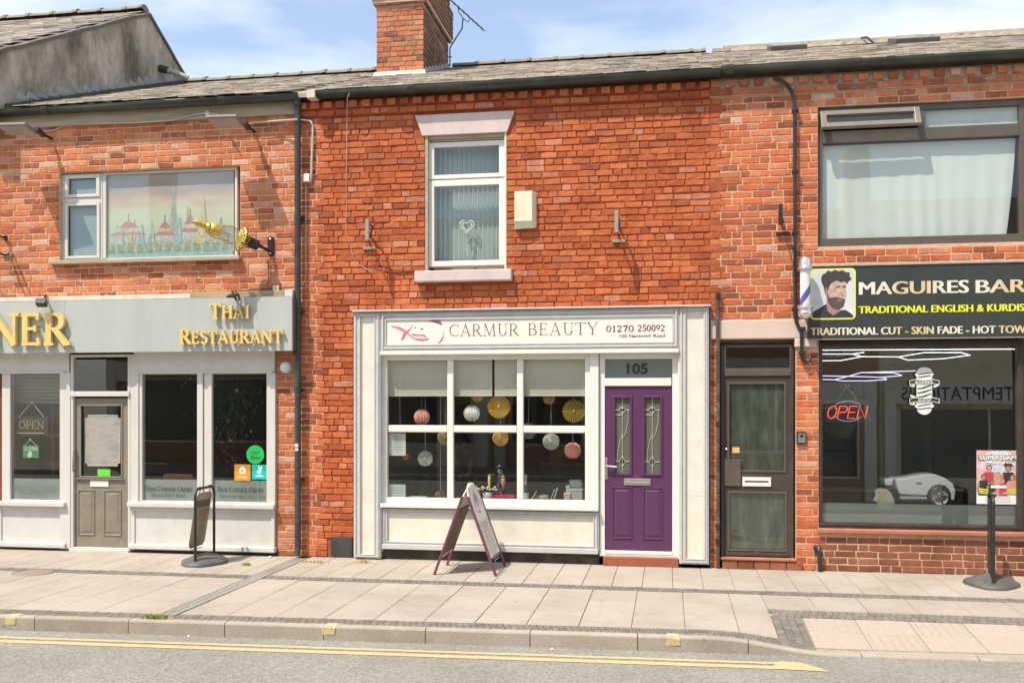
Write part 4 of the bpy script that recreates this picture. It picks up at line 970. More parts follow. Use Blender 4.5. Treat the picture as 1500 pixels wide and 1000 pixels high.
# ---- shopfront
yP = -.085
def mould_panel(u0, u1, v0, v1, ui0, ui1, vi0, vi1, name, y=yP, lm=grey_moulding, fm=cream_paint, um=None):
    um = um or (u0+u1)/2; x0, x1, z1, z0 = X(u0, y), X(u1, y), Z(um, v0, y), Z(um, v1, y); a0, a1, b1, b0 = X(ui0, y), X(ui1, y), Z(um, vi0, y), Z(um, vi1, y)
    z0 = max(z0, .015); z1 = min(z1, 3.105)
    m = MB(); w = a0-x0
    m.frame(x0, x1, z0, z1, y, .0, a0-x0, wb=b0-z0, wt=z1-b1); o = m.build(name, lm, salon, bevel=.005)
    i = .018; m = MB(); m.frame(x0+i, x1-i, z0+i, z1-i, y-.014, y-.0005, .016); m.build('moulding', lm, o, bevel=.004)
    m = MB(); m.frame(a0-.004, a1+.004, b0-.004, b1+.004, y-.008, y+.03, .014); m.build('bead', lm, o, bevel=.003)
    bx('field', a0+.001, a1-.001, y+.022, y+.05, b0+.001, b1-.001, fm, o, 0)
    if name == 'pilaster': MB().box(a0+.002, a1-.002, y+.0205, y+.0218, .86, .864).build('panel_joint', grey_moulding, o)
    return o
mould_panel(518, 557, 454, 819, 526.5, 549, 462, 812, 'pilaster')
mould_panel(995, 1038.5, 441, 826, 1003, 1033, 449, 819, 'pilaster')
# fascia with its moulded frame
y = -.085; fx0, fx1 = X(557.5, y), X(994.5, y); ft, fb = 3.105, 2.62
m = MB(); m.frame(fx0, fx1, fb, ft, y, 0, .07, wb=.075, wt=.10); fas = m.build('fascia', grey_moulding, salon, bevel=.006)
MB().frame(fx0+.02, fx1-.02, fb+.022, ft-.03, y-.018, y-.0005, .022).build('moulding', grey_moulding, fas, bevel=.006)
MB().frame(fx0+.058, fx1-.058, fb+.06, ft-.088, y-.008, y+.03, .016).build('bead', grey_moulding, fas, bevel=.004)
bx('capping', X(518, y)-.01, X(1040, y)+.01, y-.045, .012, ft+.006, ft+.026, grey_moulding, salon)
bx('drip_ledge', fx0-.0, fx1+.0, y-.03, .0, fb-.055, fb-.004, white_upvc, salon, .008)
sg = thing('beauty_shop_sign', 'long cream shop sign reading CARMUR BEAUTY with pink face drawing and phone number', 'sign', ((fx0+fx1)/2, -.07, fb+.06))
sx0, sx1, sz0, sz1 = fx0+.076, fx1-.076, fb+.079, ft-.106
bx('sign_panel', sx0, sx1, -.078, -.045, sz0, sz1, mat('cream_sign', (.76, .74, .65), .4, .02, 3, dirt=.08), sg, 0)
ink = flat('sign_burgundy', (.23, .05, .07, 1), .5); pink = flat('sign_pink', (.56, .13, .25, 1), .5); pink2 = flat('sign_pale_pink', (.70, .42, .45, 1), .5); dark_ink = flat('sign_dark', (.05, .03, .05, 1), .5)
ys = -.0792; H_ = sz1-sz0; W_ = sx1-sx0
sk = 0.0
def su(f): return sx0+W_*f
def sv(f): return sz0+H_*f
roman('shop_name', 'CARMUR', su(.226), su(.478), sv(.31), H_*.50, ys, ink, sg, k=.085, n=.03)
roman('shop_name', 'BEAUTY', su(.505), su(.752), sv(.315), H_*.50, ys, ink, sg, k=.085, n=.03)
roman('phone_number', '01270', su(.776), su(.872), sv(.42), H_*.25, ys, ink, sg, k=.2, n=.09)
roman('phone_number', '250092', su(.883), su(.976), sv(.43), H_*.25, ys, ink, sg, k=.2, n=.09)
text('address', '105 Nantwich Road', su(.822), su(.975), sv(.19), H_*.125, ys, ink, sg, bold=.015)
m = MB(); S = lambda pts, ws, mi=0, yy=ys: stroke(m, [(su(a), sv(b)) for a, b in pts], [w_*H_ for w_ in ws], yy, mi)
S([(.014, .80), (.05, .66), (.073, .5), (.085, .38)], [.01, .10, .09, .02])
S([(.10, .86), (.085, .62), (.068, .45), (.06, .25), (.052, .18)], [.01, .05, .13, .10, .01], 0, ys-.0004)
S([(.02, .75), (.04, .60), (.06, .48)], [.01, .05, .02], 1, ys-.0002)
S([(.082, .36), (.10, .40), (.118, .37), (.135, .36), (.155, .20)], [.01, .07, .05, .07, .01])
S([(.082, .36), (.10, .24), (.128, .18), (.158, .20)], [.01, .05, .10, .01], 0, ys-.0004)
S([(.085, .33), (.11, .31), (.14, .25), (.158, .2)], [.01, .02, .02, .01], 1, ys-.0006)
S([(.152, .93), (.17, .96), (.19, .92), (.203, .78)], [.01, .10, .16, .02])
S([(.165, .93), (.188, .88), (.2, .80)], [.01, .06, .02], 2, ys-.0004)
S([(.208, .40), (.203, .22), (.195, .10), (.187, .02)], [.01, .07, .08, .02], 0)
S([(.21, .66), (.207, .50), (.2, .35)], [.01, .03, .01], 1, ys-.0002)
disc(m, su(.105), sv(.70), .012, .007, ys-.0004, 2, 10); disc(m, su(.129), sv(.64), .014, .009, ys-.0004, 2, 10); disc(m, su(.129), sv(.61), .02, .004, ys-.0002, 1, 10)
m.build('face_drawing', [pink, pink2, dark_ink], sg)
# ---- window: one frame, six panes
y = -.01
WX0, WX1 = X(560, y), X(870, y); WZ0, WZ1 = Z(715, 738.5, y), fb-.055
cols_ = [(X(568.5, y), X(654.7, y)), (X(664, y), X(757, y)), (X(766.5, y), X(857, y))]; rows_ = [(Z(715, 730.5, y), Z(715, 633.5, y)), (Z(715, 623, y), Z(715, 526.5, y))]
sw = fr(WX0, cols_[2][1]+.06, WZ0, WZ1, y, y+.09, .06, white_upvc, salon, 'shop_window', wb=rows_[0][0]-WZ0, wt=WZ1-rows_[1][1])
bx('side_post', cols_[2][1]+.062, X(877, y), y-.03, .06, WZ0, WZ1, white_upvc, sw)
for i in (0, 1): bx('mullion', cols_[i][1], cols_[i+1][0], y+.004, y+.075, rows_[0][0], rows_[1][1], white_upvc, sw, .012)
for i in range(3): bx('glazing_bar', cols_[i][0], cols_[i][1], y+.008, y+.07, rows_[0][1], rows_[1][0], white_upvc, sw, .012)
for a, b in cols_:
    for c, d in rows_: pane(a-.005, b+.005, c-.005, d+.005, y+.035, glass, sw, tilt=.004)
bx('window_sill', X(555.5, -.06), X(877, -.06), -.085, .0, WZ0-.055, WZ0-.002, white_upvc, salon, .01)
riser = mould_panel(560, 877, 747, 806, 566, 870, 752, 797, 'stall_riser', y=-.04, um=715)
bx('sill_mould', X(559, -.05), X(876, -.05), -.065, 0, Z(715, 806, -.05)-.01, Z(715, 800, -.05), grey_moulding, salon, .004)
bx('plinth', X(557, .02), X(878, .02), .0, .1, -.02, .16, dark_plinth, salon, .005)
bx('painted_vent_cover', X(485), X(516), -.012, .03, .0, .265, mat('black_masonry_paint', (.035, .04, .036), .6, .2, 10, .3, 60, dirt=.3), salon, .004)
# roller blinds
y = .085; zt, zb_ = 2.56, Z(700, 579.5, y)
rb = mat('roller_blind', (.82, .78, .66), .8, .03)
_t = rb.node_tree; _o = [n for n in _t.nodes if n.type == 'OUTPUT_MATERIAL'][0]; _tr = _t.nodes.new('ShaderNodeBsdfTranslucent'); _tr.inputs[0].default_value = (.75, .70, .58, 1); _mx = _t.nodes.new('ShaderNodeMixShader'); _mx.inputs[0].default_value = .25
_t.links.new(_t.nodes['Principled BSDF'].outputs[0], _mx.inputs[1]); _t.links.new(_tr.outputs[0], _mx.inputs[2]); _t.links.new(_mx.outputs[0], _o.inputs[0])
for a, b in ((X(562, y), X(658, y)), (X(659, y), X(721, y)), (X(724.5, y), X(862, y))):
    o = bx('roller_blind', a, b, y, y+.004, zb_, zt, rb, sw, 0); MB().tube([(a, y, zb_), (b, y, zb_)], .008, 8).build('bottom_bar', rb, o)
# ---- door 105
y = .0
DX0, DX1 = X(878, y), X(993, y)
df = fr(DX0, DX1, .13, fb-.055, y, y+.08, X(886, y)-DX0, white_upvc, salon, 'door_frame', wb=.045, wt=fb-.055-Z(930, 525.5, y))
bx('transom', X(886, y)+.001, X(983.5, y), y-.004, y+.08, Z(930, 565, y), Z(930, 553.5, y), white_upvc, df)
xf0, xf1 = X(886, y), X(983.5, y)
pane(xf0-.01, DX1-.05, Z(930, 553, y), Z(930, 525.5, y), y+.03, glass, df, name='fanlight'); pane(xf0-.01, DX1-.05, Z(930, 553, y), Z(930, 525.5, y), y+.036, frosted('fanlight_film', (.27, .31, .29, 1), .85), df, name='fanlight_film', t=.001)
text('door_number', '105', X(918, y), X(949, y), Z(930, 547, y), Z(930, 531.5, y)-Z(930, 547, y), y+.026, flat('number_grey', (.03, .035, .03, 1)), df, bold=.03)
dz0, dz1 = .185, Z(930, 565.5, y); yd = .018
leaf = MB(); lx0, lx1 = xf0+.002, DX1-(X(886, y)-DX0)-.002
gl = [(X(900.6, yd), X(922.7, yd)), (X(944, yd), X(967, yd))]; gz0, gz1 = Z(930, 693, yd), Z(930, 582.5, yd)
ops = [(a, b, gz0, gz1) for a, b in gl]
leaf = wall_core(lx0, lx1, dz0, dz1, ops, purple, salon, y0=yd, y1=yd+.045, name='purple_door')
for a, b in gl:
    fr(a-.028, b+.028, gz0-.028, gz1+.028, yd-.016, yd+.001, .03, purple, leaf, 'glazing_frame', .006)
    gp = pane(a-.003, b+.003, gz0-.003, gz1+.003, yd+.02, frosted('obscured_glass', (.16, .17, .13, 1), .7) if a == gl[0][0] else bpy.data.materials['obscured_glass'], leaf, name='leaded_glass')
    m = MB(); yy = yd+.016; xc = (a+b)/2; ww = b-a; hh = gz1-gz0; l = .0045
    def ld(p): m.tube([(xc+u_*ww/2, yy, gz0+hh*v_) for u_, v_ in p], l, 6)
    ld([(0, 0), (0, 1)]); ld([(-1, .84), (-.45, .84)]); ld([(1, .84), (.45, .84)]); ld([(-1, .775), (0, .775)]); ld([(-.45, .84), (-.2, .87), (.2, .87), (.45, .84), (0, .79), (-.45, .84)])
    ld([(-1, .155), (-.4, .155)]); ld([(1, .155), (.4, .155)]); ld([(0, .23), (.4, .155), (0, .085), (-.4, .155), (0, .23)])
    ld([(.78, .84), (.76, .68), (.5, .55), (.08, .45), (-.02, .56)]); ld([(.0, .52), (-.35, .42), (-.62, .28), (-.68, .155)])
    m.build('lead_came', mat('bright_lead', (.62, .62, .58), .35, .05, metal=.5) if a == gl[0][0] else bpy.data.materials['bright_lead'], gp)
    m = MB(); poly(m, [(xc, gz0+hh*.222), (xc+.36*ww/2, gz0+hh*.155), (xc, gz0+hh*.092), (xc-.36*ww/2, gz0+hh*.155)], yd+.019); poly(m, [(xc-.4*ww/2, gz0+hh*.84), (xc, gz0+hh*.795), (xc+.4*ww/2, gz0+hh*.84), (xc+.15*ww/2, gz0+hh*.865), (xc-.15*ww/2, gz0+hh*.865)], yd+.019); m.build('dark_bevel', flat('dark_bevel_glass', (.02, .03, .03, 1), .1), gp)
for a, b in ((899, 923.7), (944, 968.6)): raised('door_panel', X(a-2, yd), X(b+2, yd), Z(930, 789, yd), Z(930, 713, yd), yd, purple, leaf, .03, .012, .009)
lb = bx('letterbox', X(914, yd), X(953, yd), yd-.014, yd+.002, Z(930, 710.5, yd), Z(930, 700.5, yd), satin, leaf, .004); bx('flap', X(916, yd), X(951, yd), yd-.022, yd-.0145, Z(930, 708.5, yd), Z(930, 705, yd), satin, lb, .003)
hd = bx('handle', X(886.5, yd), X(890, yd), yd-.014, yd, Z(888, 702, yd), Z(888, 670, yd), satin, leaf, .004); MB().tube([(X(888, yd), yd-.02, Z(888, 682, yd)), (X(888.5, yd), yd-.05, Z(888, 682, yd)), (X(904, yd), yd-.05, Z(900, 683, yd))], .010, 8).build('lever', satin, hd)
bx('threshold', lx0, lx1, yd-.03, yd+.04, .14, .178, white_upvc, df)
bx('door_step', X(883.5, -.05), X(994, -.05), -.065, .1, .0, .11, red_step, salon, .006); bx('door_sill', DX0, DX1, -.03, .05, .108, .132, grey_moulding, salon)
bx('side_linings', X(993, 0), X(995.5, 0), -.06, .06, .1, 2.6, white_upvc, salon); bx('corner_post', X(557, -.03), X(560.5, -.03), -.05, .06, .1, fb-.05, grey_moulding, salon)

# ================================================================ INSIDE THE BEAUTY SHOP WINDOW
stringm = flat('thread', (.6, .6, .58, 1)); 
def hang(o, x, y, z, top=2.5): MB().tube([(x, y, z), (x, y, top)], .0022, 5).build('thread', stringm, o)
def honey(u, v, r, col, label, y=.21, name='honeycomb_ball'):
    x, _, z = P(u, v, y); o = thing(name, label, 'paper ball', (x, y, z), group='paper balls hanging in the beauty shop window')
    r = r*(DIST+y)/1400/.99; n = 36; m = MB(); vs = []; fs = []
    for i in range(n):
        a = 2*math.pi*i/n; rr = .84 if i % 2 else 1.0
        for k in range(1, 10):
            t = math.pi*k/10; w_ = rr*(1+.02*(k % 2)); vs.append((x+r*w_*math.sin(t)*math.cos(a), y+r*w_*math.sin(t)*math.sin(a), z+r*w_*math.cos(t)))
    vs += [(x, y, z+r*.9), (x, y, z-r*.9)]; N = len(vs)
    for i in range(n):
        j = (i+1) % n
        for k in range(8): fs.append((i*9+k, j*9+k, j*9+k+1, i*9+k+1))
        fs += [(N-2, j*9, i*9), (N-1, i*9+8, j*9+8)]
    m.add(vs, fs).build('ball', mat('tissue', col, .9, .1, 60) if ('tissue_'+str(col)) not in TI else TI['tissue_'+str(col)], o); hang(o, x, y, z+r*.9)
TI = {}
honey(618, 610.5, 12, (.90, .40, .34), 'coral pink honeycomb ball hanging in the top left pane of the beauty shop window')
honey(691, 605, 12.3, (.88, .86, .76), 'white honeycomb ball hanging beside the large yellow paper fan')
honey(839, 659.5, 12, (.90, .40, .33), 'coral pink honeycomb ball hanging in the bottom right pane near the purple door')
honey(804, 583, 9, (.70, .33, .12), 'orange honeycomb ball half hidden by the roller blind edge', .26)
honey(699, 580, 9, (.70, .42, .10), 'small ochre honeycomb ball half hidden behind the roller blind above the white ball', .30)
def fan(u, v, r, col, label, y=.16, hollow=.0, n=26, deep=.06):
    x, _, z = P(u, v, y); o = thing('paper_fan', label, 'paper fan', (x, y, z), group='paper fans hanging in the beauty shop window'); r = r*(DIST+y)/1400/.99
    m = MB(); vs = []; k3 = (.1, .6, 1.0)
    for i in range(n*2):
        a = math.pi*i/n
        for j, k in enumerate(k3): vs.append((x+r*k*math.cos(a)*(1 if i % 2 else .97), y+(deep if i % 2 else 0)*k*.9-.01*k, z+r*k*math.sin(a)*(1 if i % 2 else .97)))
    N = 2*n; fs = [(i*3+j, ((i+1) % N)*3+j, ((i+1) % N)*3+j+1, i*3+j+1) for i in range(N) for j in range(2)]
    m.add(vs, fs).build('pleats', mat('fan_paper', col, .85, .08, 50), o)
    MB().lathe([(0, -.012), (r*.12, -.01), (r*.14, 0)], (x, y, z), (0, 1, 0), 12).build('centre', mat('fan_centre', tuple(c*.8 for c in col), .8), o); hang(o, x, y+.012, z+r)
fan(730.5, 595.5, 17.3, (.92, .62, .07), 'large bright yellow paper fan in the top middle pane')
fan(840.5, 602, 17, (.60, .48, .12), 'large olive gold paper fan in the top right pane')
fan(733, 641, 12.3, (.92, .66, .20), 'small yellow paper fan just under the middle glazing bar')
fan(622.5, 671.5, 11.6, (.75, .77, .73), 'pale grey paper fan in the bottom left pane', n=22)
fan(807, 646.5, 12.4, (.80, .81, .76), 'white paper fan in the bottom right pane beside the coral ball', n=22)
fan(774, 631, 11.5, (.52, .54, .50), 'pale paper fan behind the middle bar of the right panes', n=22)
fan(652, 640, 12, (.62, .55, .30), 'thin cream paper fan seen nearly edge on behind the first mullion', n=20)
fan(645, 727, 9, (.50, .27, .06), 'brown orange paper rosette lying on the window ledge at the foot of the first mullion')
# the ledge, table and what stands on them
yL = .30; lz = Z(700, 734, yL)
bx('display_shelf', -3.55, -.95, .10, .62, lz-.05, lz, mat('shelf_white', (.4, .39, .36), .6), sw)
o = thing('window_notice', 'white price notice fixed inside the bottom left pane of the beauty shop', 'notice', P(582, 650, .06)); bx('sheet', X(570.5, .06), X(594.5, .06), .055, .057, Z(582, 667, .06), Z(582, 634, .06), paper, o, 0)
m = MB()
for k in range(7): a = random.uniform(.3, .9); zz = Z(582, 639+k*3.8, .06); xm = X(582.5, .06); m.box(xm-.07*a, xm+.07*a, .0535, .054, zz-.004, zz+.003)
m.build('writing', flat('notice_ink', (.25, .25, .25, 1)), o)
o = thing('card_notice', 'small pale card standing in the bottom left corner of the beauty shop window', 'card', P(582, 718, .06)); bx('card', X(570, .06), X(594, .06), .055, .058, Z(582, 733, .06), Z(582, 709, .06), mat('pale_card', (.50, .55, .50), .8), o, 0)
m = MB()
for k in range(5): zz = Z(582, 714+k*3.8, .06); m.box(X(573, .06), X(590, .06), .0535, .054, zz-.003, zz+.003)
m.build('writing', bpy.data.materials['notice_ink'], o)
o = thing('orange_flower', 'orange paper flower stuck beside the price notice', 'flower', P(594, 668, .12)); fx, _, fz = P(594, 668, .12)
for k in range(7): a = k*2*math.pi/7; MB().lathe([(0, -.008), (.02, 0), (0, .008)], (fx+.026*math.cos(a), .12, fz+.026*math.sin(a)), (0, 1, 0), 8).build('petal', mat('orange_petal', (.80, .16, .03), .6) if k == 0 else bpy.data.materials['orange_petal'], o)
def lathe_thing(name, label, cat, u, v, yy, parts, group=None):
    x, _, z = P(u, v, yy); o = thing(name, label, cat, (x, yy, z), group=group)
    for pn, prof, m_ in parts: MB().lathe(prof, (x, yy, z), n=16).build(pn, m_, o)
    return o
crystal = glassmat('drinking_glass', (.92, .9, .9, 1), .05, 3)
vb = 734
white_c = flat('white_ceramic', (.66, .66, .62, 1), .3); leafm = mat('leaf_green', (.10, .16, .05), .6, .3, 30); silver_leaf = mat('silver_twig', (.42, .46, .47), .5, .2, 40, metal=.3); yel = flat('yellow_bloom', (.72, .62, .12, 1), .6)
def bouquet(u, vtop, label, pot, n, spread, hgt, twig=False):
    x, _, z = P(u, vb, yL); z = lz; o = thing('flower_pot', label, 'flower pot', (x, yL, z))
    MB().lathe([(0, 0), (pot*.85, .0), (pot, .12), (pot*.9, .12), (pot*.85, .10), (0, .10)], (x, yL, z), n=4 if n > 14 else 16).build('pot', white_c, o)
    fo = MB(); bl_ = MB(); tw = MB()
    for k in range(n):
        a = random.uniform(0, 6.28); rr = random.uniform(.1, 1)*spread; h = .12+random.uniform(.4, 1)*hgt; p0 = (x, yL, z+.1); p1 = (x+rr*math.cos(a), yL+rr*math.sin(a)*.6, z+h)
        fo.tube([p0, p1], .002, 4); fo.lathe([(0, -.03), (.018, -.01), (0, .03)], (p1[0]+.01, p1[1], p1[2]-.04), (math.cos(a), 0, 1), 5, sy=.3)
        bl_.lathe([(0, -.012), (.02, 0), (.012, .012), (0, .01)], p1, (math.cos(a)*.5, -.6, 1), 8)
    stuff(fo.build('foliage', leafm, o)); stuff(bl_.build('blooms', flat('cream_bloom', (.70, .70, .48, 1), .6), o))
    if twig:
        for k in range(60):
            t = random.random(); xx = x+.14+random.uniform(-.05, .05)*(1-t*.5); zz = z+.1+t*.36; tw.lathe([(0, -.018), (.010, 0), (0, .018)], (xx, yL+.05, zz), (random.uniform(-1, 1), random.uniform(-1, 1), 1), 5)
        stuff(tw.build('silver_twigs', silver_leaf, o)); MB().lathe([(.016, .16), (.018, .34), (0, .36)], (x+.02, yL-.03, z), n=8).build('yellow_spike', yel, o)
bouquet(715, 700, 'white square pot of cream flowers and silver twigs on the window ledge', .075, 16, .12, .07, True)
bouquet(697, 700, 'small round pot of pale flowers showing beside the top of the sandwich board', .05, 9, .07, .07)
o = thing('pink_cloth', 'bright magenta pink cloth spread on the ledge behind the sandwich board', 'cloth', (X(733, yL), yL, lz))
m = MB(); a, b = X(712, yL), X(756, yL); m.prism([(a, lz+.003), (b, lz+.003), (b-.01, lz+.07), (b-.06, lz+.09), (a+.12, lz+.09), (a+.02, lz+.03)], yL-.12, yL+.12); m.build('cloth', mat('magenta_cloth', (.50, .015, .12), .8, .15, 20, .2, 30), o, bevel=.008)
lathe_thing('cocktail_glass', 'tall pink cocktail glass with yellow garnish standing on the pink cloth', 'glass', 737, 719, yL-.03, [('bowl', [(.004, .04), (.014, .06), (.028, .11), (.03, .16), (.026, .16), (.0, .06)], flat('pink_drink', (.60, .30, .26, 1), .2)), ('stem', [(.025, 0), (.004, .008), (.004, .04)], crystal), ('garnish', [(0, .16), (.03, .18), (0, .22)], yel)])
lathe_thing('champagne_bottle', 'dark champagne bottle with gold foil neck right of the second mullion', 'bottle', 770, vb, yL, [('bottle', [(0, 0), (.042, 0), (.042, .13), (.03, .18), (.016, .22), (.016, .24)], mat('bottle_green', (.03, .05, .03), .2)), ('foil', [(.0175, .20), (.016, .30), (.02, .31), (.018, .34), (0, .345)], mat('pale_gold_foil', (.62, .58, .40), .35, metal=.3)), ('label', [(.0425, .04), (.0425, .11)], paper)])
for i, (u, c, nm, tl) in enumerate(((779, (.72, .60, .12), 'yellow', 1), (807, (.15, .45, .62), 'blue', .7), (812, (.72, .62, .12), 'lime yellow', .6))):
    x, _, z = P(u, vb, yL-.02); o = thing('paint_brush', '%s handled brush leaning in the window ledge %s' % (nm, ('by the champagne bottle', 'beside the round box', 'next to the blue brush')[i]), 'brush', (x, yL-.02, lz))
    MB().tube([(x-.03*tl, yL-.02, lz), (x+.05*tl, yL, lz+.12+.02*i)], .007, 8).build('handle', flat('brush_'+nm.replace(' ', '_'), c, .4), o); MB().tube([(x+.05*tl, yL, lz+.12+.02*i), (x+.062*tl, yL, lz+.15+.02*i)], [.012, .006], 8).build('bristles', yel if i != 1 else flat('blue_tip', (.3, .5, .6, 1)), o)
lathe_thing('round_box', 'round brown lidded box in the bottom right pane of the beauty shop', 'box', 794, vb, yL, [('body', [(0, 0), (.085, 0), (.085, .05)], mat('hat_box', (.38, .28, .22), .8, .1)), ('lid', [(.09, .045), (.09, .07), (.05, .085), (0, .09)], mat('hat_box_lid', (.42, .32, .27), .8, .1))])
for i, (ua, ub, va, vb2, yy, c, nm) in enumerate(((834, 853, 716, 734, yL-.06, (.45, .47, .44), 'patterned silver gift box in front of the taller silver box'), (834, 852, 703, 733, yL+.05, (.50, .55, .52), 'tall silver gift box at the right end of the window ledge'), (829, 834.5, 711, 733, yL, (.42, .48, .46), 'slim silver gift box left of the tall one'), (826, 835, 722, 734, yL-.1, (.66, .45, .42), 'small pink gift box on the window ledge'))):
    o = thing('gift_box', nm, 'gift box', (X((ua+ub)/2, yy), yy, lz), group='gift boxes on the beauty shop ledge'); x0, x1 = X(ua, yy), X(ub, yy); zt = Z((ua+ub)/2, va, yy)
    bx('box', x0, x1, yy, yy+.09, lz, zt-.02, mat('gift_paper', c, .5, .3, 60), o, .003); bx('lid', x0-.004, x1+.004, yy-.004, yy+.094, zt-.022, zt, mat('gift_lid', tuple(q_*1.1 for q_ in c), .5, .1, 60), o, .003)
o = thing('candle_row', 'row of small white tea lights along the left end of the window ledge', 'candles', (X(612, yL), yL, lz))
for i in range(6): x = X(600+i*4.6, yL); MB().lathe([(0, 0), (.019, 0), (.019, .055), (.0, .055)], (x, yL, lz), n=10).build('candle', white_c, o)
# deeper in the salon
o = thing('salon_counter', 'pale salon counter deep inside the beauty shop', 'counter', (-1.2, 3.2, .06)); bx('body', -1.9, -.4, 3.0, 3.5, .06, 1.0, mat('counter_grey', (.16, .16, .15), .6), o); bx('top', -1.95, -.35, 2.95, 3.55, 1.0, 1.04, mat('counter_top', (.3, .29, .27), .4), o)
o = thing('nail_table', 'dark manicure table with small bottles behind the bottom left pane', 'table', (-3.2, 2.4, .06)); bx('top', -3.9, -2.6, 2.1, 2.7, .78, .82, mat('table_black', (.03, .03, .03), .3), o)
for a in (-3.85, -2.7):
    for b in (2.15, 2.6): bx('leg', a, a+.05, b, b+.05, .06, .78, black_metal, o)
for i, (nm, c) in enumerate((('red', (.5, .06, .06)), ('white', (.6, .6, .58)), ('plum', (.25, .04, .15)), ('orange', (.7, .3, .06)), ('navy blue', (.06, .08, .3)), ('pink', (.7, .3, .4)))):
    x = -3.75+i*.18; oo = thing('polish_bottle', '%s nail polish bottle with black cap on the dark manicure table' % nm, 'bottle', (x, 2.35, .82), group='polish bottles on the manicure table'); MB().lathe([(0, 0), (.016, 0), (.016, .04), (.006, .05)], (x, 2.35, .82), n=8).build('bottle', flat('polish_'+nm.replace(' ', '_'), (*c, 1), .2), oo); MB().lathe([(.008, .045), (.006, .085), (0, .085)], (x, 2.35, .82), n=8).build('cap', black_plastic, oo)
o = thing('wall_poster', 'blue and yellow advertising poster low on the salon side wall', 'poster', P(816, 670, 3.4)); a, b, c2, d = X(804, 3.4), X(829, 3.4), Z(816, 683, 3.4), Z(816, 652, 3.4)
bx('panel', a, b, 3.4, 3.41, c2, d, mat('poster_blue', (.12, .25, .34), .5), o, 0); m = MB(); m.box((a+b)/2-.02, b-.03, 3.395, 3.399, (c2+d)/2-.02, d-.05); m.build('picture', flat('poster_yellow', (.5, .5, .12, 1)), o)
o = thing('green_banner', 'bright green strip light sign seen inside above the paper fan', 'sign', P(715, 586, 3.0)); bx('panel', X(662, 3), X(757, 3), 3.0, 3.05, Z(710, 592, 3), Z(710, 579, 3), mat('green_sign', (.05, .30, .03), .5), o)
o = thing('inner_pillar', 'grey painted pillar inside the beauty shop behind the first mullion', 'pillar', (X(648, 1.4), 1.4, .06)); bx('shaft', X(640, 1.4), X(662, 1.4), 1.4, 1.65, .06, 2.66, mat('pillar_grey', (.24, .24, .23), .8), o)
bx('skirting', X(640, 1.4)-.01, X(662, 1.4)+.01, 1.385, 1.665, .06, .2, bpy.data.materials['pillar_grey'], o)

# the person at the back of the salon
def person(name, label, loc, rz, pts, edges, radii, clothes_z=None, mats=None):
    o = thing(name, label, 'person', loc, rz); me = bpy.data.meshes.new('body'); me.from_pydata(pts, edges, []); b = bpy.data.objects.new('body', me); link(b, o)
    bpy.context.view_layer.objects.active = b
    md = b.modifiers.new('skin', 'SKIN')
    if not me.skin_vertices: 
        pass
    for i, r in enumerate(radii): me.skin_vertices[0].data[i].radius = (r, r) if not isinstance(r, tuple) else r
    me.skin_vertices[0].data[0].use_root = True
    md.use_smooth_shade = True; s = b.modifiers.new('sub', 'SUBSURF'); s.levels = s.render_levels = 2
    return o, b
skin = mat('skin', (.42, .24, .17), .6, .05, 20)
hair_m = mat('dark_hair', (.03, .02, .015), .6, .3, 60)
pz = [(0, 0, .50), (0, -.02, .68), (0, -.05, .86), (0, -.08, .96), (0, -.10, 1.04), (0, -.115, 1.13), (0, -.12, 1.19),
      (.17, -.07, .90), (.23, -.14, .68), (.12, -.36, .66), (-.17, -.07, .90), (-.27, -.20, .74), (-.42, -.42, .78), (-.50, -.50, .79),
      (.11, -.02, .47), (.14, -.42, .50), (.13, -.40, .10), (.13, -.52, .04), (-.11, -.02, .47), (-.15, -.42, .50), (-.15, -.38, .10), (-.15, -.50, .04), (.07, -.42, .67), (0, -.11, 1.085)]
pe = [(0, 1), (1, 2), (2, 3), (3, 4), (4, 23), (23, 5), (5, 6), (2, 7), (7, 8), (8, 9), (9, 22), (2, 10), (10, 11), (11, 12), (12, 13), (0, 14), (14, 15), (15, 16), (16, 17), (0, 18), (18, 19), (19, 20), (20, 21)]
pr = [(.15, .12), (.13, .10), (.15, .10), .055, .06, .085, .06, .055, .042, .033, .055, .042, .033, .022, .085, .065, .045, .04, .085, .065, .045, .04, .022, .078]
pd, pb = person('person', 'seated person in dark waistcoat and pale short sleeves reaching forward deep inside the beauty shop', (X(688, 4.5), 4.5, .06), R(-50), pz, pe, pr)
def zcolour():
    m, t, b = base('waistcoat_and_skin'); g = t.nodes.new('ShaderNodeTexCoord'); s = t.nodes.new('ShaderNodeSeparateXYZ'); t.links.new(g.outputs['Object'], s.inputs[0])
    c = ramp(t, s.outputs['Z'], [(0, (.02, .02, .03, 1)), (.955, (.02, .02, .03, 1)), (.96, (.42, .24, .17, 1)), (1, (.42, .24, .17, 1))], 'CONSTANT'); 
    ax = t.nodes.new('ShaderNodeMath'); ax.operation = 'ABSOLUTE'; t.links.new(s.outputs['X'], ax.inputs[0])
    a = ramp(t, ax.outputs[0], [(0, (0, 0, 0, 1)), (.165, (1, 1, 1, 1))], 'CONSTANT'); up = ramp(t, s.outputs['Z'], [(0, (0, 0, 0, 1)), (.62, (1, 1, 1, 1))], 'CONSTANT')
    f = mix(t, (0, 0, 0, 1), up, a); c = mix(t, c, (.80, .80, .86, 1), f)
    a2 = ramp(t, ax.outputs[0], [(0, (0, 0, 0, 1)), (.285, (1, 1, 1, 1))], 'CONSTANT'); c = mix(t, c, (.42, .24, .17, 1), a2)
    t.links.new(c, b.inputs['Base Color']); b.inputs['Roughness'].default_value = .8; return m
pb.data.materials.append(zcolour())
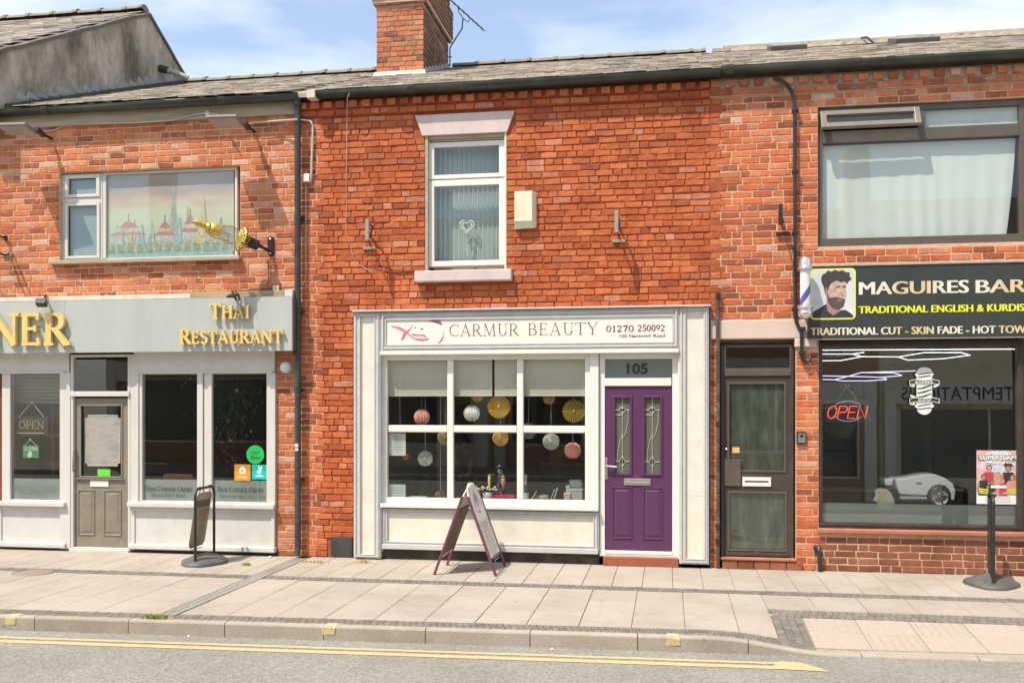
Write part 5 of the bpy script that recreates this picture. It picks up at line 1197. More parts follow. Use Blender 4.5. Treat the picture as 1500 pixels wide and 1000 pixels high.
hm = MB(); hm.lathe([(0, .105), (.05, .095), (.088, .05), (.095, 0), (.085, -.05), (.05, -.08)], (0, -.085, 1.16), (0, .25, 1), 16); hm.build('hair', hair_m, pd, local=True)
fc = MB()
for s_ in (-1, 1): fc.lathe([(0, -.008), (.011, 0), (0, .008)], (s_*.03, -.195, 1.145), (0, 1, 0), 8)
fc.build('eyes', flat('eye_dark', (.02, .02, .02, 1)), pd, local=True)
MB().lathe([(0, -.022), (.013, 0), (0, .02)], (0, -.205, 1.12), (0, .2, 1), 8).build('nose', skin, pd, local=True); MB().box(-.022, .022, -.197, -.19, 1.083, 1.09).build('mouth', flat('lips', (.3, .1, .1, 1)), pd, local=True)
for s_, hp_ in ((1, (.07, -.44, .67)), (-1, (-.52, -.52, .79))):
    for k in range(5):
        a = (k-2)*.018; l = (.05, .07, .078, .07, .055)[k]; dx, dy = (-.3, -.95) if s_ > 0 else (-.75, -.65)
        MB().tube([(hp_[0]+a, hp_[1], hp_[2]), (hp_[0]+a+dx*l*.6, hp_[1]+dy*l*.6, hp_[2]-.004), (hp_[0]+a+dx*l, hp_[1]+dy*l, hp_[2]-.02)], [.009, .008, .006], 6).build('finger', skin, pd, local=True)
so2 = thing('stool', 'low black stool under the seated person in the beauty shop', 'stool', (X(688, 4.5), 4.5, .06)); MB().lathe([(0, .40), (.2, .40), (.2, .35), (0, .35)], (X(688, 4.5), 4.5, .06), n=20).build('seat', black_metal, so2); MB().lathe([(.22, 0), (.2, .03), (.03, .05), (.03, .35)], (X(688, 4.5), 4.5, .06), n=16).build('pedestal', satin, so2)

# ================================================================ RESTAURANT
y = .07
RX0, RX1 = X(89, y), X(347.5, y); RZ0_, RZ1_ = 3.87, 5.045
rw = fr(RX0, RX1, RZ0_, RZ1_, y, y+.07, .035, shop_grey, rest, 'window', wb=.03, wt=.035)
ul = 120
fr(X(91, y), X(150.5, y), RZ0_+.005, RZ1_-.01, y-.012, y+.05, .05, shop_grey, rw, 'casement', wb=.04, wt=.04)
bx('casement_bar', X(96, y), X(148, y), y-.014, y+.05, Z(ul, 297, y), Z(ul, 290, y), shop_grey, rw, .006)
fr(X(97, y), X(147.5, y), Z(ul, 289.5, y), Z(ul, 257, y), y-.03, y+.0, .05, shop_grey, rw, 'top_light', wb=.04, wt=.045)
fr(X(97, y), X(147.5, y), Z(ul, 379, y), Z(ul, 297.5, y), y-.03, y+.0, .04, shop_grey, rw, 'casement_sash', wb=.035, wt=.04)
gm = frosted('pale_backed_glass', (.40, .46, .50, 1), .85)
for v0, v1 in ((262.5, 286), (299, 376)): pane(X(101, y), X(144, y), Z(ul, v1, y), Z(ul, v0, y), y+.0, glass_sky, rw); pane(X(101, y), X(144, y), Z(ul, v1, y), Z(ul, v0, y), y+.03, gm, rw, name='obscure_backing')
bx('window_sill', X(73, -.05), X(352, -.05), -.085, .09, 3.815, 3.865, timber_grey, rest, .006)
# printed picture of temples behind the large pane
mx0, mx1, mz0, mz1 = X(155.5, y), X(341, y), 3.905, 5.005
def mural():
    m, t, b = base('printed_sunset_sky'); g = t.nodes.new('ShaderNodeNewGeometry'); s = t.nodes.new('ShaderNodeSeparateXYZ'); t.links.new(g.outputs['Position'], s.inputs[0])
    mr = t.nodes.new('ShaderNodeMapRange'); mr.inputs['From Min'].default_value = mz0; mr.inputs['From Max'].default_value = mz1; t.links.new(s.outputs['Z'], mr.inputs[0])
    ad = t.nodes.new('ShaderNodeMath'); ad.operation = 'MULTIPLY_ADD'; ad.inputs[1].default_value = .5; ad.inputs[2].default_value = -.25; t.links.new(wnoise(t, 2.6, 6, .6, (.6, 1, 2.2)), ad.inputs[0])
    a2 = t.nodes.new('ShaderNodeMath'); t.links.new(mr.outputs[0], a2.inputs[0]); t.links.new(ad.outputs[0], a2.inputs[1])
    c = ramp(t, a2.outputs[0], [(.25, (.60, .58, .46, 1)), (.48, (.66, .64, .48, 1)), (.6, (.68, .58, .46, 1)), (.72, (.64, .42, .34, 1)), (.82, (.42, .37, .37, 1)), (.92, (.60, .42, .38, 1)), (1, (.5, .44, .44, 1))])
    t.links.new(c, b.inputs['Base Color']); b.inputs['Roughness'].default_value = .6; return m
bx('temple_print', mx0, mx1, y+.03, y+.034, mz0, mz1, mural(), rw, 0)
pal = [mat('print_'+n_, c, .6, .3, 26) for n_, c in (('rose', (.58, .30, .26)), ('blue', (.36, .50, .56)), ('gold', (.66, .50, .28)), ('green', (.34, .37, .26)), ('grey', (.44, .44, .40)), ('pale', (.62, .56, .46)), ('red', (.55, .24, .24)), ('teal', (.34, .44, .45)))]
m = MB(); yy = y+.0295
Wm, Hm = mx1-mx0, mz1-mz0; A = lambda f: mx0+Wm*f; B_ = lambda f: mz0+Hm*f; cnt = [0]
def lay_(): cnt[0] += 1; return yy-.00012*cnt[0]
def rect(a, b, c, d, k): poly(m, [(A(a), B_(c)), (A(b), B_(c)), (A(b), B_(d)), (A(a), B_(d))], lay_(), k)
def spire(x, w_, z0, z1, k): poly(m, [(A(x-w_), B_(z0)), (A(x+w_), B_(z0)), (A(x+w_*.55), B_(z0+(z1-z0)*.35)), (A(x+w_*.3), B_(z0+(z1-z0)*.55)), (A(x+.004), B_(z1)), (A(x-.004), B_(z1)), (A(x-w_*.3), B_(z0+(z1-z0)*.55)), (A(x-w_*.55), B_(z0+(z1-z0)*.35))], lay_(), k)
for x, w_, z1, k in ((.08, .06, .40, 4), (.22, .07, .46, 4), (.36, .05, .44, 7), (.53, .075, .84, 4), (.64, .035, .60, 4), (.90, .07, .46, 4)): spire(x, w_, .12, z1, k)
def temple(x, w_, z0, h, k, k2):
    rect(x-w_, x+w_, z0, z0+h*.45, 5)
    for q_ in range(9): rect(x-w_+w_*2*(q_+.3)/9, x-w_+w_*2*(q_+.65)/9, z0+.01, z0+h*.4, 4)
    for q_ in range(3): poly(m, [(A(x-w_*(1.15-.25*q_)), B_(z0+h*(.42+.16*q_))), (A(x+w_*(1.15-.25*q_)), B_(z0+h*(.42+.16*q_))), (A(x+w_*(.55-.18*q_)), B_(z0+h*(.66+.17*q_))), (A(x-w_*(.55-.18*q_)), B_(z0+h*(.66+.17*q_)))], lay_(), (k, k2, k)[q_])
    spire(x, .008, z0+h*.95, z0+h*1.35, k)
temple(.17, .13, .15, .28, 0, 5); temple(.46, .07, .15, .26, 6, 2); temple(.66, .07, .16, .30, 6, 5); temple(.90, .06, .15, .22, 4, 7)
spire(.765, .07, .12, .70, 2); spire(.12, .022, .10, .36, 1); spire(.28, .03, .10, .40, 1); spire(.58, .035, .10, .46, 1); spire(.80, .03, .10, .36, 1); spire(.20, .015, .12, .34, 2); spire(.37, .02, .12, .33, 2)
for k in range(40):
    x = .01+k*.025; poly(m, [(A(x-.02), B_(.04)), (A(x+.02), B_(.04)), (A(x+.022), B_(.10+random.uniform(0, .06))), (A(x), B_(.15+random.uniform(0, .05))), (A(x-.022), B_(.10+random.uniform(0, .06)))], lay_(), 3 if k % 3 else 4)
rect(.0, 1, 0, .05, 1)
m.build('temple_picture', pal, rw)
pane(mx0, mx1, mz0, mz1, y+.012, glass_sky, rw)
bx('mullion', X(150.6, y), X(155.4, y), y-.006, y+.06, RZ0_+.03, RZ1_-.035, shop_grey, rw)

# ---- fascia sign
yF = -.24; fzt, fzb = Z(215, 437.5, yF), Z(215, 515.5, yF); fxr = X(427.5, yF)
rs = thing('restaurant_fascia_sign', 'long grey green restaurant fascia with raised gold letters NER and THAI RESTAURANT', 'sign', (-6.9, yF, fzb))
bx('sign_board', -11.5, fxr, yF, yF+.05, fzb, fzt, fascia_grey, rs, .003); MB().box(X(94.5, yF)-.001, X(94.5, yF)+.001, yF-.0006, yF, fzb, fzt).box(-11.5, fxr-.001, yF-.0007, yF-.0001, fzt-.006, fzt-.003).build('panel_seam', fascia_edge, rs); bx('sign_return', fxr-.02, fxr+.012, yF+.052, .0, fzb+.01, fzt-.01, fascia_edge, rs)
bx('sign_soffit', -11.5, fxr-.03, yF+.052, .0, fzb+.02, fzb+.04, shop_grey, rs, 0)
ws_ = X(281, -.13); bx('timber_ledge', ws_, X(418, -.13), -.17, -.0, fzt+.002, fzt+.082, mat('old_oak', (.36, .27, .15), .8, .3, 5, .3, 40, st=(.3, 1, 3), dirt=.5), rest, .006)
bx('white_ledge', -8.95, ws_-.005, -.16, 0, fzt-.02, fzt+.062, mat('flaking_white', (.66, .61, .52), .7, .08, 5, .2, 30, dirt=.5, dscale=9, dcol=(.35, .33, .15, 1)), rest, .008)
bx('fascia_cap', X(418, -.13)+.004, X(430, -.13), -.17, 0, fzt+.002, fzt+.09, shop_grey, rest)
def rl(s, u0, u1, v0, v1, k, n_, sm_, ext=.035):
    z0 = Z((u0+u1)/2, v1, yF-.05); h = Z((u0+u1)/2, v0, yF-.05)-z0
    roman('l', s, X(u0, yF-.05), X(u1, yF-.05), z0, h, yF-.022, gold, rs, ext=ext, k=k, n=n_, small=sm_, sep=True)
rl('NER', -14, 104, 459.5, 505, .19, .10, 1, .05)
rl('Thai', 307, 366, 444.5, 466, .21, .13, .83); rl('Restaurant', 263, 415, 481, 502.5, .20, .12, .84)
m = MB()
# ---- shopfront joinery
yS = -.04
def U(a): return X(a, yS)
bx('frieze_panel', -8.95, U(101), yS, .02, Z(50, 545.5, yS), fzb+.02, shop_grey, rest, 0); bx('frieze_panel', U(196), U(402), yS, .02, Z(300, 545, yS), fzb+.02, shop_grey, rest, 0)
bx('frieze_bead', -8.95, U(96), yS-.02, yS+.01, Z(50, 547, yS), Z(50, 544, yS), shop_grey, rest); bx('frieze_bead', U(197), U(400), yS-.02, yS+.01, Z(300, 546.5, yS), Z(300, 543.5, yS), shop_grey, rest)
# left window
lwz0, lwz1 = Z(50, 734, yS), Z(50, 546, yS)
lw = fr(U(2), U(101), lwz0, lwz1+.01, yS+.01, yS+.09, U(14)-U(2), shop_grey, rest, 'left_window', wb=.02, wt=.012)
pane(U(13), U(90), lwz0, lwz1, yS+.045, glass, lw, tilt=.01); pane(U(14.5), U(87), lwz0, Z(50, 701, yS), yS+.052, film, lw, name='frosted_band', t=.001)
bx('window_post', U(88), U(103.5), yS-.01, .05, .02, lwz1+.0, shop_grey, lw, .006)
bx('window_sill', -8.95, U(97.5), yS-.06, .0, Z(50, 741, yS), Z(50, 734, yS), pale_grey_paint, rest, .01)
def riser_(x0, x1, zt, vb0, um):
    o = bx('stall_riser', x0, x1, yS+.015, .03, Z(um, vb0, yS), zt, pale_grey_paint, rest, 0); MB().frame(x0, x1, Z(um, vb0, yS), zt, yS, yS+.014, .05).build('riser_frame', shop_grey, o, bevel=.005)
    bx('foot_mould', x0-.02, x1+.02, yS-.05, .0, Z(um, vb0, yS)-.0, Z(um, vb0-7.5, yS), shop_grey, rest, .012)
riser_(-8.95, U(96), Z(50, 741.5, yS), 801, 50)
# right windows
rz0, rz1 = Z(300, 736.5, yS), Z(300, 546, yS)
rwn = MB().frame(U(196), U(403), rz0, rz1, yS+.0, yS+.08, U(208)-U(196), wb=.02, wt=.012).build('right_window', shop_grey, rest, bevel=.004)
bx('post_bead', U(201), U(203.5), yS-.015, yS-.001, rz0, rz1, pale_grey_paint, rwn); bx('mullion', U(289), U(297.5), yS-.01, yS+.06, rz0, rz1, shop_grey, rwn, .006); bx('mullion', U(299), U(310), yS-.0, yS+.06, rz0, rz1, shop_grey, rwn, .006)
for a, b in ((208, 289.5), (309.5, 393)): pane(U(a), U(b), rz0, rz1, yS+.035, glass, rwn, tilt=.01); pane(U(a), U(b), rz0, Z(300, 703, yS), yS+.042, film, rwn, name='frosted_band', t=.001)
bx('window_sill', U(189), U(403.5), yS-.06, .0, Z(300, 743.5, yS), rz0, pale_grey_paint, rest, .01)
riser_(U(192), U(402), Z(300, 744, yS), 806, 300)
bx('plinth', -8.95, U(100), -.01, .1, -.02, .09, dark_plinth, rest); bx('plinth', U(190), U(405), -.01, .1, -.02, .09, dark_plinth, rest)
ink_g = flat('vinyl_dark', (.06, .07, .06, 1))
def vin(s, u0, u1, v, h, parent, s2, a0, a1, v2, h2, mm=ink_g):
    yv = yS+.033
    roman('window_lettering', s, X(u0, yv), X(u1, yv), Z((u0+u1)/2, v, yv), h, yv-.001, mm, parent, k=.17, n=.09, small=.8)
    roman('window_lettering', s2, X(a0, yv), X(a1, yv), Z((a0+a1)/2, v2, yv), h2, yv-.001, mm, parent, k=.17, n=.10, small=.8)
vin('Thai Corner Crewe', 213, 282, 719, .062, rwn, 'Private Party Room', 222, 272, 727, .038); vin('Thai Corner Crewe', 318, 387, 720, .062, rwn, 'Discount On Collection', 322, 390, 729, .038)
vin('Thai Corner Crewe', 17, 82, 717.5, .062, lw, 'Dining & Takeaway', 25, 70, 726, .038, flat('vinyl_pale', (.17, .18, .15, 1)))
# door
dfr = MB().frame(U(103.5), U(190.5), .03, Z(147, 519, yS), yS+.0, yS+.07, U(107)-U(103.5), wb=.02, wt=.035).build('door_frame', shop_grey, rest, bevel=.004)
bx('door_post', U(188.5), U(196), yS+.005, .05, .03, Z(147, 519, yS), shop_grey, dfr, .005)
bx('transom', U(104), U(190), yS-.02, .05, Z(147, 580.5, yS), Z(147, 573, yS), shop_grey, dfr, .006)
pane(U(106), U(188), Z(147, 573, yS), Z(147, 526, yS), yS+.03, glass, dfr, name='fanlight')
y = -.0; V_ = lambda v: Z(147, v, y); UU = lambda a: X(a, y)
dl0, dl1 = UU(107.5), UU(186.5); gx0, gx1, gz0, gz1 = UU(118), UU(179), V_(698), V_(593)
td = wall_core(dl0, dl1, .045, V_(583), [(gx0, gx1, gz0, gz1)], taupe, rest, y0=y, y1=y+.045, name='taupe_door')
fr(gx0-.01, gx1+.01, gz0-.012, gz1+.01, y-.012, y+.001, .022, taupe, td, 'glazing_bead'); pane(gx0, gx1, gz0, gz1, y+.02, glass, td)
for a, b in ((114.5, 139), (152.5, 178)): raised('door_panel', UU(a), UU(b), V_(784), V_(717), y, taupe, td, .035, .015, .008)
bx('letter_plate', UU(132.7), UU(159.5), y-.012, y-.0015, V_(712.5), V_(703), white_upvc, td); bx('weather_bar', UU(112), UU(182), y-.03, y-.001, V_(705)+.03, V_(705)+.045, taupe, td)
hh = MB().tube([(UU(110.5), y-.003, V_(657)), (UU(110.5), y-.05, V_(658)), (UU(110.5), y-.05, V_(690)), (UU(110.5), y-.003, V_(691))], .011, 8).build('pull_handle', rust_metal, td); MB().lathe([(0, -.03), (.022, -.025), (.022, 0)], (UU(107.8), y, V_(694)), (0, 1, 0), 14).build('lock', chrome, td)
bx('green_sticker', UU(142), UU(160.5), y+.014, y+.0155, V_(697.5), V_(687), flat('lime_sticker', (.10, .72, .02, 1)), td, 0)
def menu():
    m, t, b = base('frosted_menu_panel'); b.inputs['Base Color'].default_value = (.42, .42, .38, 1)
    c = ramp(t, wnoise(t, 4, 5, .6), [(.4, (.27, .265, .24, 1)), (.5, (.34, .33, .29, 1)), (.62, (.38, .29, .25, 1))]); t.links.new(c, b.inputs['Base Color']); b.inputs['Roughness'].default_value = .4; return m
m = MB(); a, b, c2, d = UU(124), UU(175), V_(682), V_(608); e = .035
oct_ = [(a+e, c2), (b-e, c2), (b-e, c2+e), (b, c2+e), (b, d-e), (b-e, d-e), (b-e, d), (a+e, d), (a+e, d-e), (a, d-e), (a, c2+e), (a+e, c2+e)]
poly(m, oct_, y+.018); m.build('menu_panel', menu(), td); m = MB(); m.tube([(p[0], y+.0165, p[1]) for p in oct_+oct_[:1]], .004, 5); m.build('menu_border', flat('etched_white', (.5, .52, .5, 1)), td)
m = MB()
for k in range(20): zz = d-.07-k*(d-c2-.12)/20; wv = random.uniform(.3, .85)*(b-a)/2; m.box((a+b)/2-wv, (a+b)/2+wv, y+.0165, y+.0172, zz-.005, zz+.005)
m.build('menu_lines', flat('menu_ink', (.42, .42, .38, 1)), td)
bx('door_threshold', U(103), U(190), yS-.03, .05, -.005, .03, pale_grey_paint, rest, .006)
# hanging signs in the left window
def hung(name, label, u0, u1, v0, v1, ua, va, mp_, yy, extra, thick=.012):
    o = thing(name, label, 'sign', (X((u0+u1)/2, yy), yy, Z(50, v1, yy))); x0, x1, z0, z1 = X(u0, yy), X(u1, yy), Z(50, v1, yy), Z(50, v0, yy)
    bx('board', x0, x1, yy, yy+thick, z0, z1, mp_, o, .002); MB().tube([(x0+.12*(x1-x0), yy-.002, z1), (X(ua, yy), yy-.01, Z(50, va, yy)), (x1-.12*(x1-x0), yy-.002, z1)], .004 if u1-u0 > 30 else .003, 6).build('cord', stringm, o)
    MB().lathe([(0, -.01), (.014, 0), (.008, .01)], (X(ua, yy), yy-.012, Z(50, va, yy)), (0, 1, 0), 10).build('hook', paper, o); extra(o, x0, x1, z0, z1); return o
yy = .06
def ex1(o, x0, x1, z0, z1):
    roman('lettering', 'OPEN', x0+.05, x1-.05, z0+.09, .10, yy-.001, mat('dull_gold', (.30, .23, .10), .5, .2, 40), o, k=.2, n=.12); m = MB(); m.box(x0+.02, x1-.06, yy-.0012, yy-.0005, z0+.03, z0+.037); m.build('line', paper, o)
    text('small_words', 'WELCOME', x0+.12, x1-.12, z1-.06, .022, yy-.001, bpy.data.materials['dull_gold'], o)
hung('open_board', 'dark hanging board reading OPEN in gold on a white cord in the restaurant window', 22.5, 70, 610, 637.5, 47.5, 589, mat('slate_board', (.02, .022, .02), .5, .3), yy, ex1)
def ex2(o, x0, x1, z0, z1):
    text('lettering', 'CLOSED', x0+.01, x1-.01, z1-.065, .045, yy-.001, paper, o, bold=.02); m = MB(); poly(m, [(x0+.07, z0+.01), (x0+.13, z0+.01), (x0+.14, z0+.06), (x0+.12, z0+.1), (x0+.09, z0+.09), (x0+.075, z0+.05)], yy-.001); m.build('drawing', paper, o)
hung('closed_sign', 'small green hanging sign reading CLOSED below the dark OPEN board', 33.5, 56.5, 652, 670.5, 45, 643.5, mat('green_card', (.01, .30, .09), .5), yy, ex2, .004)
o = thing('restaurant_shutter', 'brown slatted roller blind at the top of the left restaurant window', 'blind', (X(45, .12), .12, 2.0))
for i in range(8): zz = Z(50, 549+i*5.3, .12); bx('slat', X(15, .12), X(88, .12), .12, .135, zz-.045, zz, mat('brown_slat', (.16, .13, .09), .6) if i == 0 else bpy.data.materials['brown_slat'], o)
o = thing('inner_partition', 'pale timber glazed partition standing inside the left restaurant window', 'partition', (X(70, .9), .9, .05))
wd_ = mat('partition_wood', (.36, .24, .12), .6, .15, 8)
for u in (57, 76, 95): bx('post', X(u, .9)-.02, X(u, .9)+.02, .9, .94, .05, 2.0, wd_, o)
for v in (620, 637, 678, 720): bx('rail', X(57, .9), X(95, .9), .905, .935, Z(70, v, .9)-.015, Z(70, v, .9)+.015, wd_, o)
bx('kick_board', X(57, .9), X(95, .9), .91, .93, .05, .6, wd_, o)
o = thing('inner_pilaster', 'beige plaster wall return inside the left edge of the restaurant', 'wall', (X(26, .7), .7, .05)); bx('face', -8.9, X(38, .7), .7, 1.0, .05, 2.7, mat('beige_plaster', (.26, .23, .18), .9), o); bx('skirting', -8.9, X(38, .7)+.01, .685, .7, .05, .2, wd_, o)
o = thing('bench_seat', 'red brown leather bench back showing low inside the restaurant window', 'bench', (X(262, .9), .9, .05)); bx('backrest', X(238, .9), X(283, .9), .9, 1.0, .45, Z(262, 693, .9), mat('oxblood_leather', (.16, .035, .02), .4), o, .03); bx('seat', X(238, .9), X(283, .9), 1.0, 1.5, .35, .5, bpy.data.materials['oxblood_leather'], o, .03)
for a in (238, 281): 
    for b in (.95, 1.4): bx('leg', X(a, .9), X(a, .9)+.05, b, b+.05, .05, .36, wd_, o)
# trailing plant inside
pl = thing('hanging_plant', 'dark leafy plant hanging inside the right hand restaurant window', 'plant', (X(335, .7), .7, 2.3)); m = MB()
for k in range(700):
    a = random.gauss(0, 1); xx = X(330, .7)+a*.22; zz = 2.5-abs(random.gauss(0, .55)); yy_ = .7+random.gauss(0, .12); s_ = random.uniform(.02, .045); an = random.uniform(0, 6.28)
    if zz < .9: continue
    m.add([(xx, yy_, zz), (xx+s_*math.cos(an), yy_+.01, zz+s_*math.sin(an)*.5), (xx+.3*s_, yy_-.01, zz-s_*1.6), (xx-s_*math.cos(an), yy_+.012, zz-s_*.4)], [(0, 1, 2, 3)])
stuff(m.build('foliage', mat('house_plant', (.035, .06, .02), .6, .4, 30), pl)); MB().lathe([(0, 0), (.1, 0), (.14, .16)], (X(335, .7), .7, 2.4), n=14).build('pot', wd_, pl)
# stickers on the glass
yv = yS+.0335
def stick(name, label, u0, u1, v0, v1, col, fn):
    x0, x1, z0, z1 = X(u0, yv), X(u1, yv), Z(370, v1, yv), Z(370, v0, yv); o = thing(name, label, 'sticker', (x0, yv, z0)); fn(o, x0, x1, z0, z1, flat('sticker_'+name, col+(1,), .4)); return o
def f_u(o, x0, x1, z0, z1, mm):
    m = MB(); m.prism([((x0+x1)/2+(x1-x0)/2*math.cos(t), (z0+z1)/2+(x1-x0)/2*math.sin(t)) for t in [2*math.pi*i/36 for i in range(36)]], yv-.001, yv); m.build('disc', mm, o)
    k = flat('sticker_ink', (.02, .10, .04, 1)); text('words', 'Uber', x0+.06, x1-.06, (z0+z1)/2+.008, .042, yv-.002, k, o); text('words', 'Eats', x0+.06, x1-.06, (z0+z1)/2-.055, .042, yv-.002, k, o, bold=.02)
stick('delivery_sticker', 'round bright green Uber Eats sticker on the restaurant glass', 361, 387, 652.5, 678.5, (.015, .60, .13), f_u)
def f_j(o, x0, x1, z0, z1, mm):
    bx('square', x0, x1, yv-.001, yv, z0, z1, mm, o, 0); m = MB(); xc = (x0+x1)/2; zc = z0+.12
    poly(m, [(xc-.04, zc-.03), (xc+.04, zc-.03), (xc+.04, zc+.02), (xc+.055, zc+.02), (xc, zc+.07), (xc-.055, zc+.02), (xc-.04, zc+.02)], yv-.0015); m.build('house_symbol', paper, o)
    m = MB(); m.box(xc-.008, xc+.008, yv-.0022, yv-.0018, zc-.02, zc+.035); m.box(xc-.022, xc-.012, yv-.0022, yv-.0018, zc, zc+.03); m.build('fork', mm, o); m = MB(); m.box(x0+.04, x1-.04, yv-.0016, yv-.001, z0+.035, z0+.06); m.build('words', mat('sticker_peach', (.75, .5, .3), .5), o)
stick('orange_sticker', 'orange square delivery sticker with white house symbol below the green disc', 343.5, 367, 680, 704, (.78, .30, .02), f_j)
def f_d(o, x0, x1, z0, z1, mm):
    bx('square', x0, x1, yv-.001, yv, z0, z1, mm, o, 0); m = MB(); xc = (x0+x1)/2; zc = z0+.12
    poly(m, [(xc-.035, zc-.03), (xc-.01, zc-.055), (xc+.02, zc-.045), (xc+.04, zc+.045), (xc+.018, zc+.05), (xc+.008, zc+.0), (xc+.0, zc+.055), (xc-.016, zc+.05), (xc-.006, zc-.005), (xc-.035, zc-.01)], yv-.0015); m.build('leaping_symbol', paper, o); m = MB(); m.box(x0+.05, x1-.05, yv-.0016, yv-.001, z0+.035, z0+.052); m.build('words', paper, o)
stick('teal_sticker', 'turquoise square delivery sticker with white animal symbol', 369, 391, 680, 701.5, (.0, .55, .48), f_d)

# ================================================================ WALL FIXTURES
def flood(u, v, label, flip=1):
    x, _, z = P(u, v, -.40); o = thing('floodlight', label, 'floodlight', (x, 0, z), group='flat floodlights under the restaurant eaves'); m = MB(); m.obox((x, -.43, z+.0), (.40, .30, .035), (R(-10), 0, R(4))); b = m.build('lamp_body', mat('flood_grey', (.20, .19, .175), .5, dirt=.3) if flip else bpy.data.materials['flood_grey'], o, bevel=.008)
    MB().obox((x, -.43, z-.021), (.36, .26, .006), (R(-10), 0, R(4))).build('glass', flat('flood_lens', (.30, .29, .28, 1), .15), o); MB().obox((x+.19, -.25, z+.0), (.05, .2, .06), (R(-8), 0, R(10))).build('driver_box', black_metal, o)
    MB().tube([(x+.17, -.34, z+.0), (x+.19, -.15, z-.01), (x+.19, .01, z-.02)], .018, 8).build('arm', black_metal, o)
flood(332, 179, 'flat grey floodlight sticking out under the eaves above the temple window right corner'); flood(28, 190, 'flat grey floodlight sticking out under the eaves at the far left of the restaurant', 0)
cab = MB().tube([q(55, 194, -.02), q(80, 191, -.02), q(103, 181, -.02), q(115, 181, -.06), q(200, 180, -.06), q(255, 176, -.06), q(285, 168, -.07), q(303, 165, -.07), q(318, 167, -.08), q(327, 174, -.2)], .009, 6)
ct = tag(cab.build('white_cable', cable_m), 'thin white cable drooping along the eaves board above the restaurant window', 'cable'); c = q(304, 166, -.075); MB().lathe([(0, -.02), (.03, -.015), (.03, .02)], c, (0, 1, 0), 12).build('junction', white_c, ct)
c2_ = MB().tube([q(357, 183, -.03), q(372, 180, -.03), q(432, 175.5, -.145), q(448, 176, -.03), q(455, 178, -.03), q(458, 184, -.03), q(458, 200, -.03), q(456, 254, -.03), q(455, 265, -.03), q(452, 268, -.03)], .013, 8)
ct = tag(c2_.build('white_conduit', cable_m), 'white conduit looping over the downpipe to a small box on the quoin', 'cable'); c = q(449, 261, -.03); bx('junction_box', c[0]-.045, c[0]+.045, -.06, .0, c[2]-.05, c[2]+.05, white_upvc, ct, .005)
c = q(448, 268, -.02); MB().tube([q(448, 267, -.02), q(448, 300, -.02), q(448, 402, -.02), q(447, 411, -.02), q(441, 420, -.03)], .006, 6).build('drop_cable', cable_m, ct)
lc = MB().tube([q(512, 137, -.21), q(509, 143, -.2), q(508.5, 155, -.08), q(508, 190, -.03), q(507, 260, -.016), q(507, 340, -.016), q(520, 385, -.016), q(545, 398, -.016)], [.0045]*4+[.0028]*4, 6); tag(lc.build('thin_wire', cable_m), 'thin pale wire hanging from the gutter near the left end of the orange wall', 'wire')
tag(MB().tube([q(545, 387, -.02), q(560, 391, -.02), q(580, 396, -.02), q(608, 397, -.02), q(622, 398, -.02)], .007, 6).build('sill_wire', black_metal), 'dark wire running along the orange wall to the stone sill', 'wire')
al = thing('alarm_box', 'cream alarm box on the orange wall right of the upstairs window', 'alarm', P(767, 306)); x0, x1, z0, z1 = X(753.5, -.1), X(782, -.1), Z(767, 334, -.1), Z(767, 280, -.1)
m = MB(); vs = [(x0, -.10, z0+.09), (x1-.02, -.10, z0+.09), (x1-.02, -.10, z1), (x0, -.10, z1), (x0-.01, -.0, z0), (x1+.02, -.0, z0+.02), (x1+.02, 0, z1), (x0-.01, 0, z1), (x0+.01, -.06, z0), (x1-.0, -.06, z0)]
m.add(vs, [(0, 1, 2, 3), (3, 2, 6, 7), (1, 5, 6, 2), (0, 3, 7, 4), (0, 8, 9, 1), (8, 4, 5, 9), (1, 9, 5), (0, 4, 8)]); alm = mat('cream_plastic', (.70, .66, .48), .45, .04, 6, dirt=.15, dscale=7); m.build('cover', alm, al, bevel=.005)
bx('lower_ledge', x0+.005, x1-.02, -.104, -.03, z0+.085, z0+.10, alm, al, .002)
def brk(u, v0, v1, vb_, label, col):
    yb_ = -.29; x = X(u, yb_); z0, z1 = Z(u, v1, yb_), Z(u, v0, yb_); o = thing('sign_bracket', label, 'bracket', (x, 0, z0), group='old projecting sign brackets on the upper walls'); bx('end_plate', x-.012, x+.032, yb_-.02, yb_+.03, z0, z1, col, o, .004)
    xb = X(u+5, 0); zb2 = Z(u, vb_, 0)
    MB().tube([(x+.01, yb_, z1-.03), (x+.03, yb_+.14, z1-.06), (xb, 0, z1-.16)], .011, 6).tube([(x+.01, yb_, z0+.03), (xb, 0, z0+.0)], .011, 6).build('stay', black_metal, o); bx('wall_plate', xb-.08, xb+.08, -.04, .01, z0-.07, z0-.04, col, o, .003)
brk(537, 322, 352, 360, 'rusty pale bracket sticking out of the orange wall left of the upstairs window', rust_metal); brk(902, 309, 341, 347, 'rusty pale bracket sticking out of the orange wall right of the alarm box', rust_metal); brk(1142, 299, 329, 338, 'black bracket sticking out of the brick wall beside the thin waste pipe', black_metal)
o = thing('wall_bracket', 'black forked iron bracket at the far left edge above the restaurant fascia', 'bracket', P(5, 360)); MB().tube([P(-8, 343, -.35), P(6, 348, -.05), P(8, 352, 0)], .012, 6).tube([P(-8, 368, -.38), P(8, 374, -.1), P(14, 371, 0)], .014, 6).tube([P(8, 345, -.05), P(9, 352, -.02)], .02, 6).build('arms', black_metal, o); c = P(11, 374, 0); bx('wall_plate', c[0]-.07, c[0]+.07, -.03, .01, c[2]-.02, c[2]+.02, rust_metal, o)
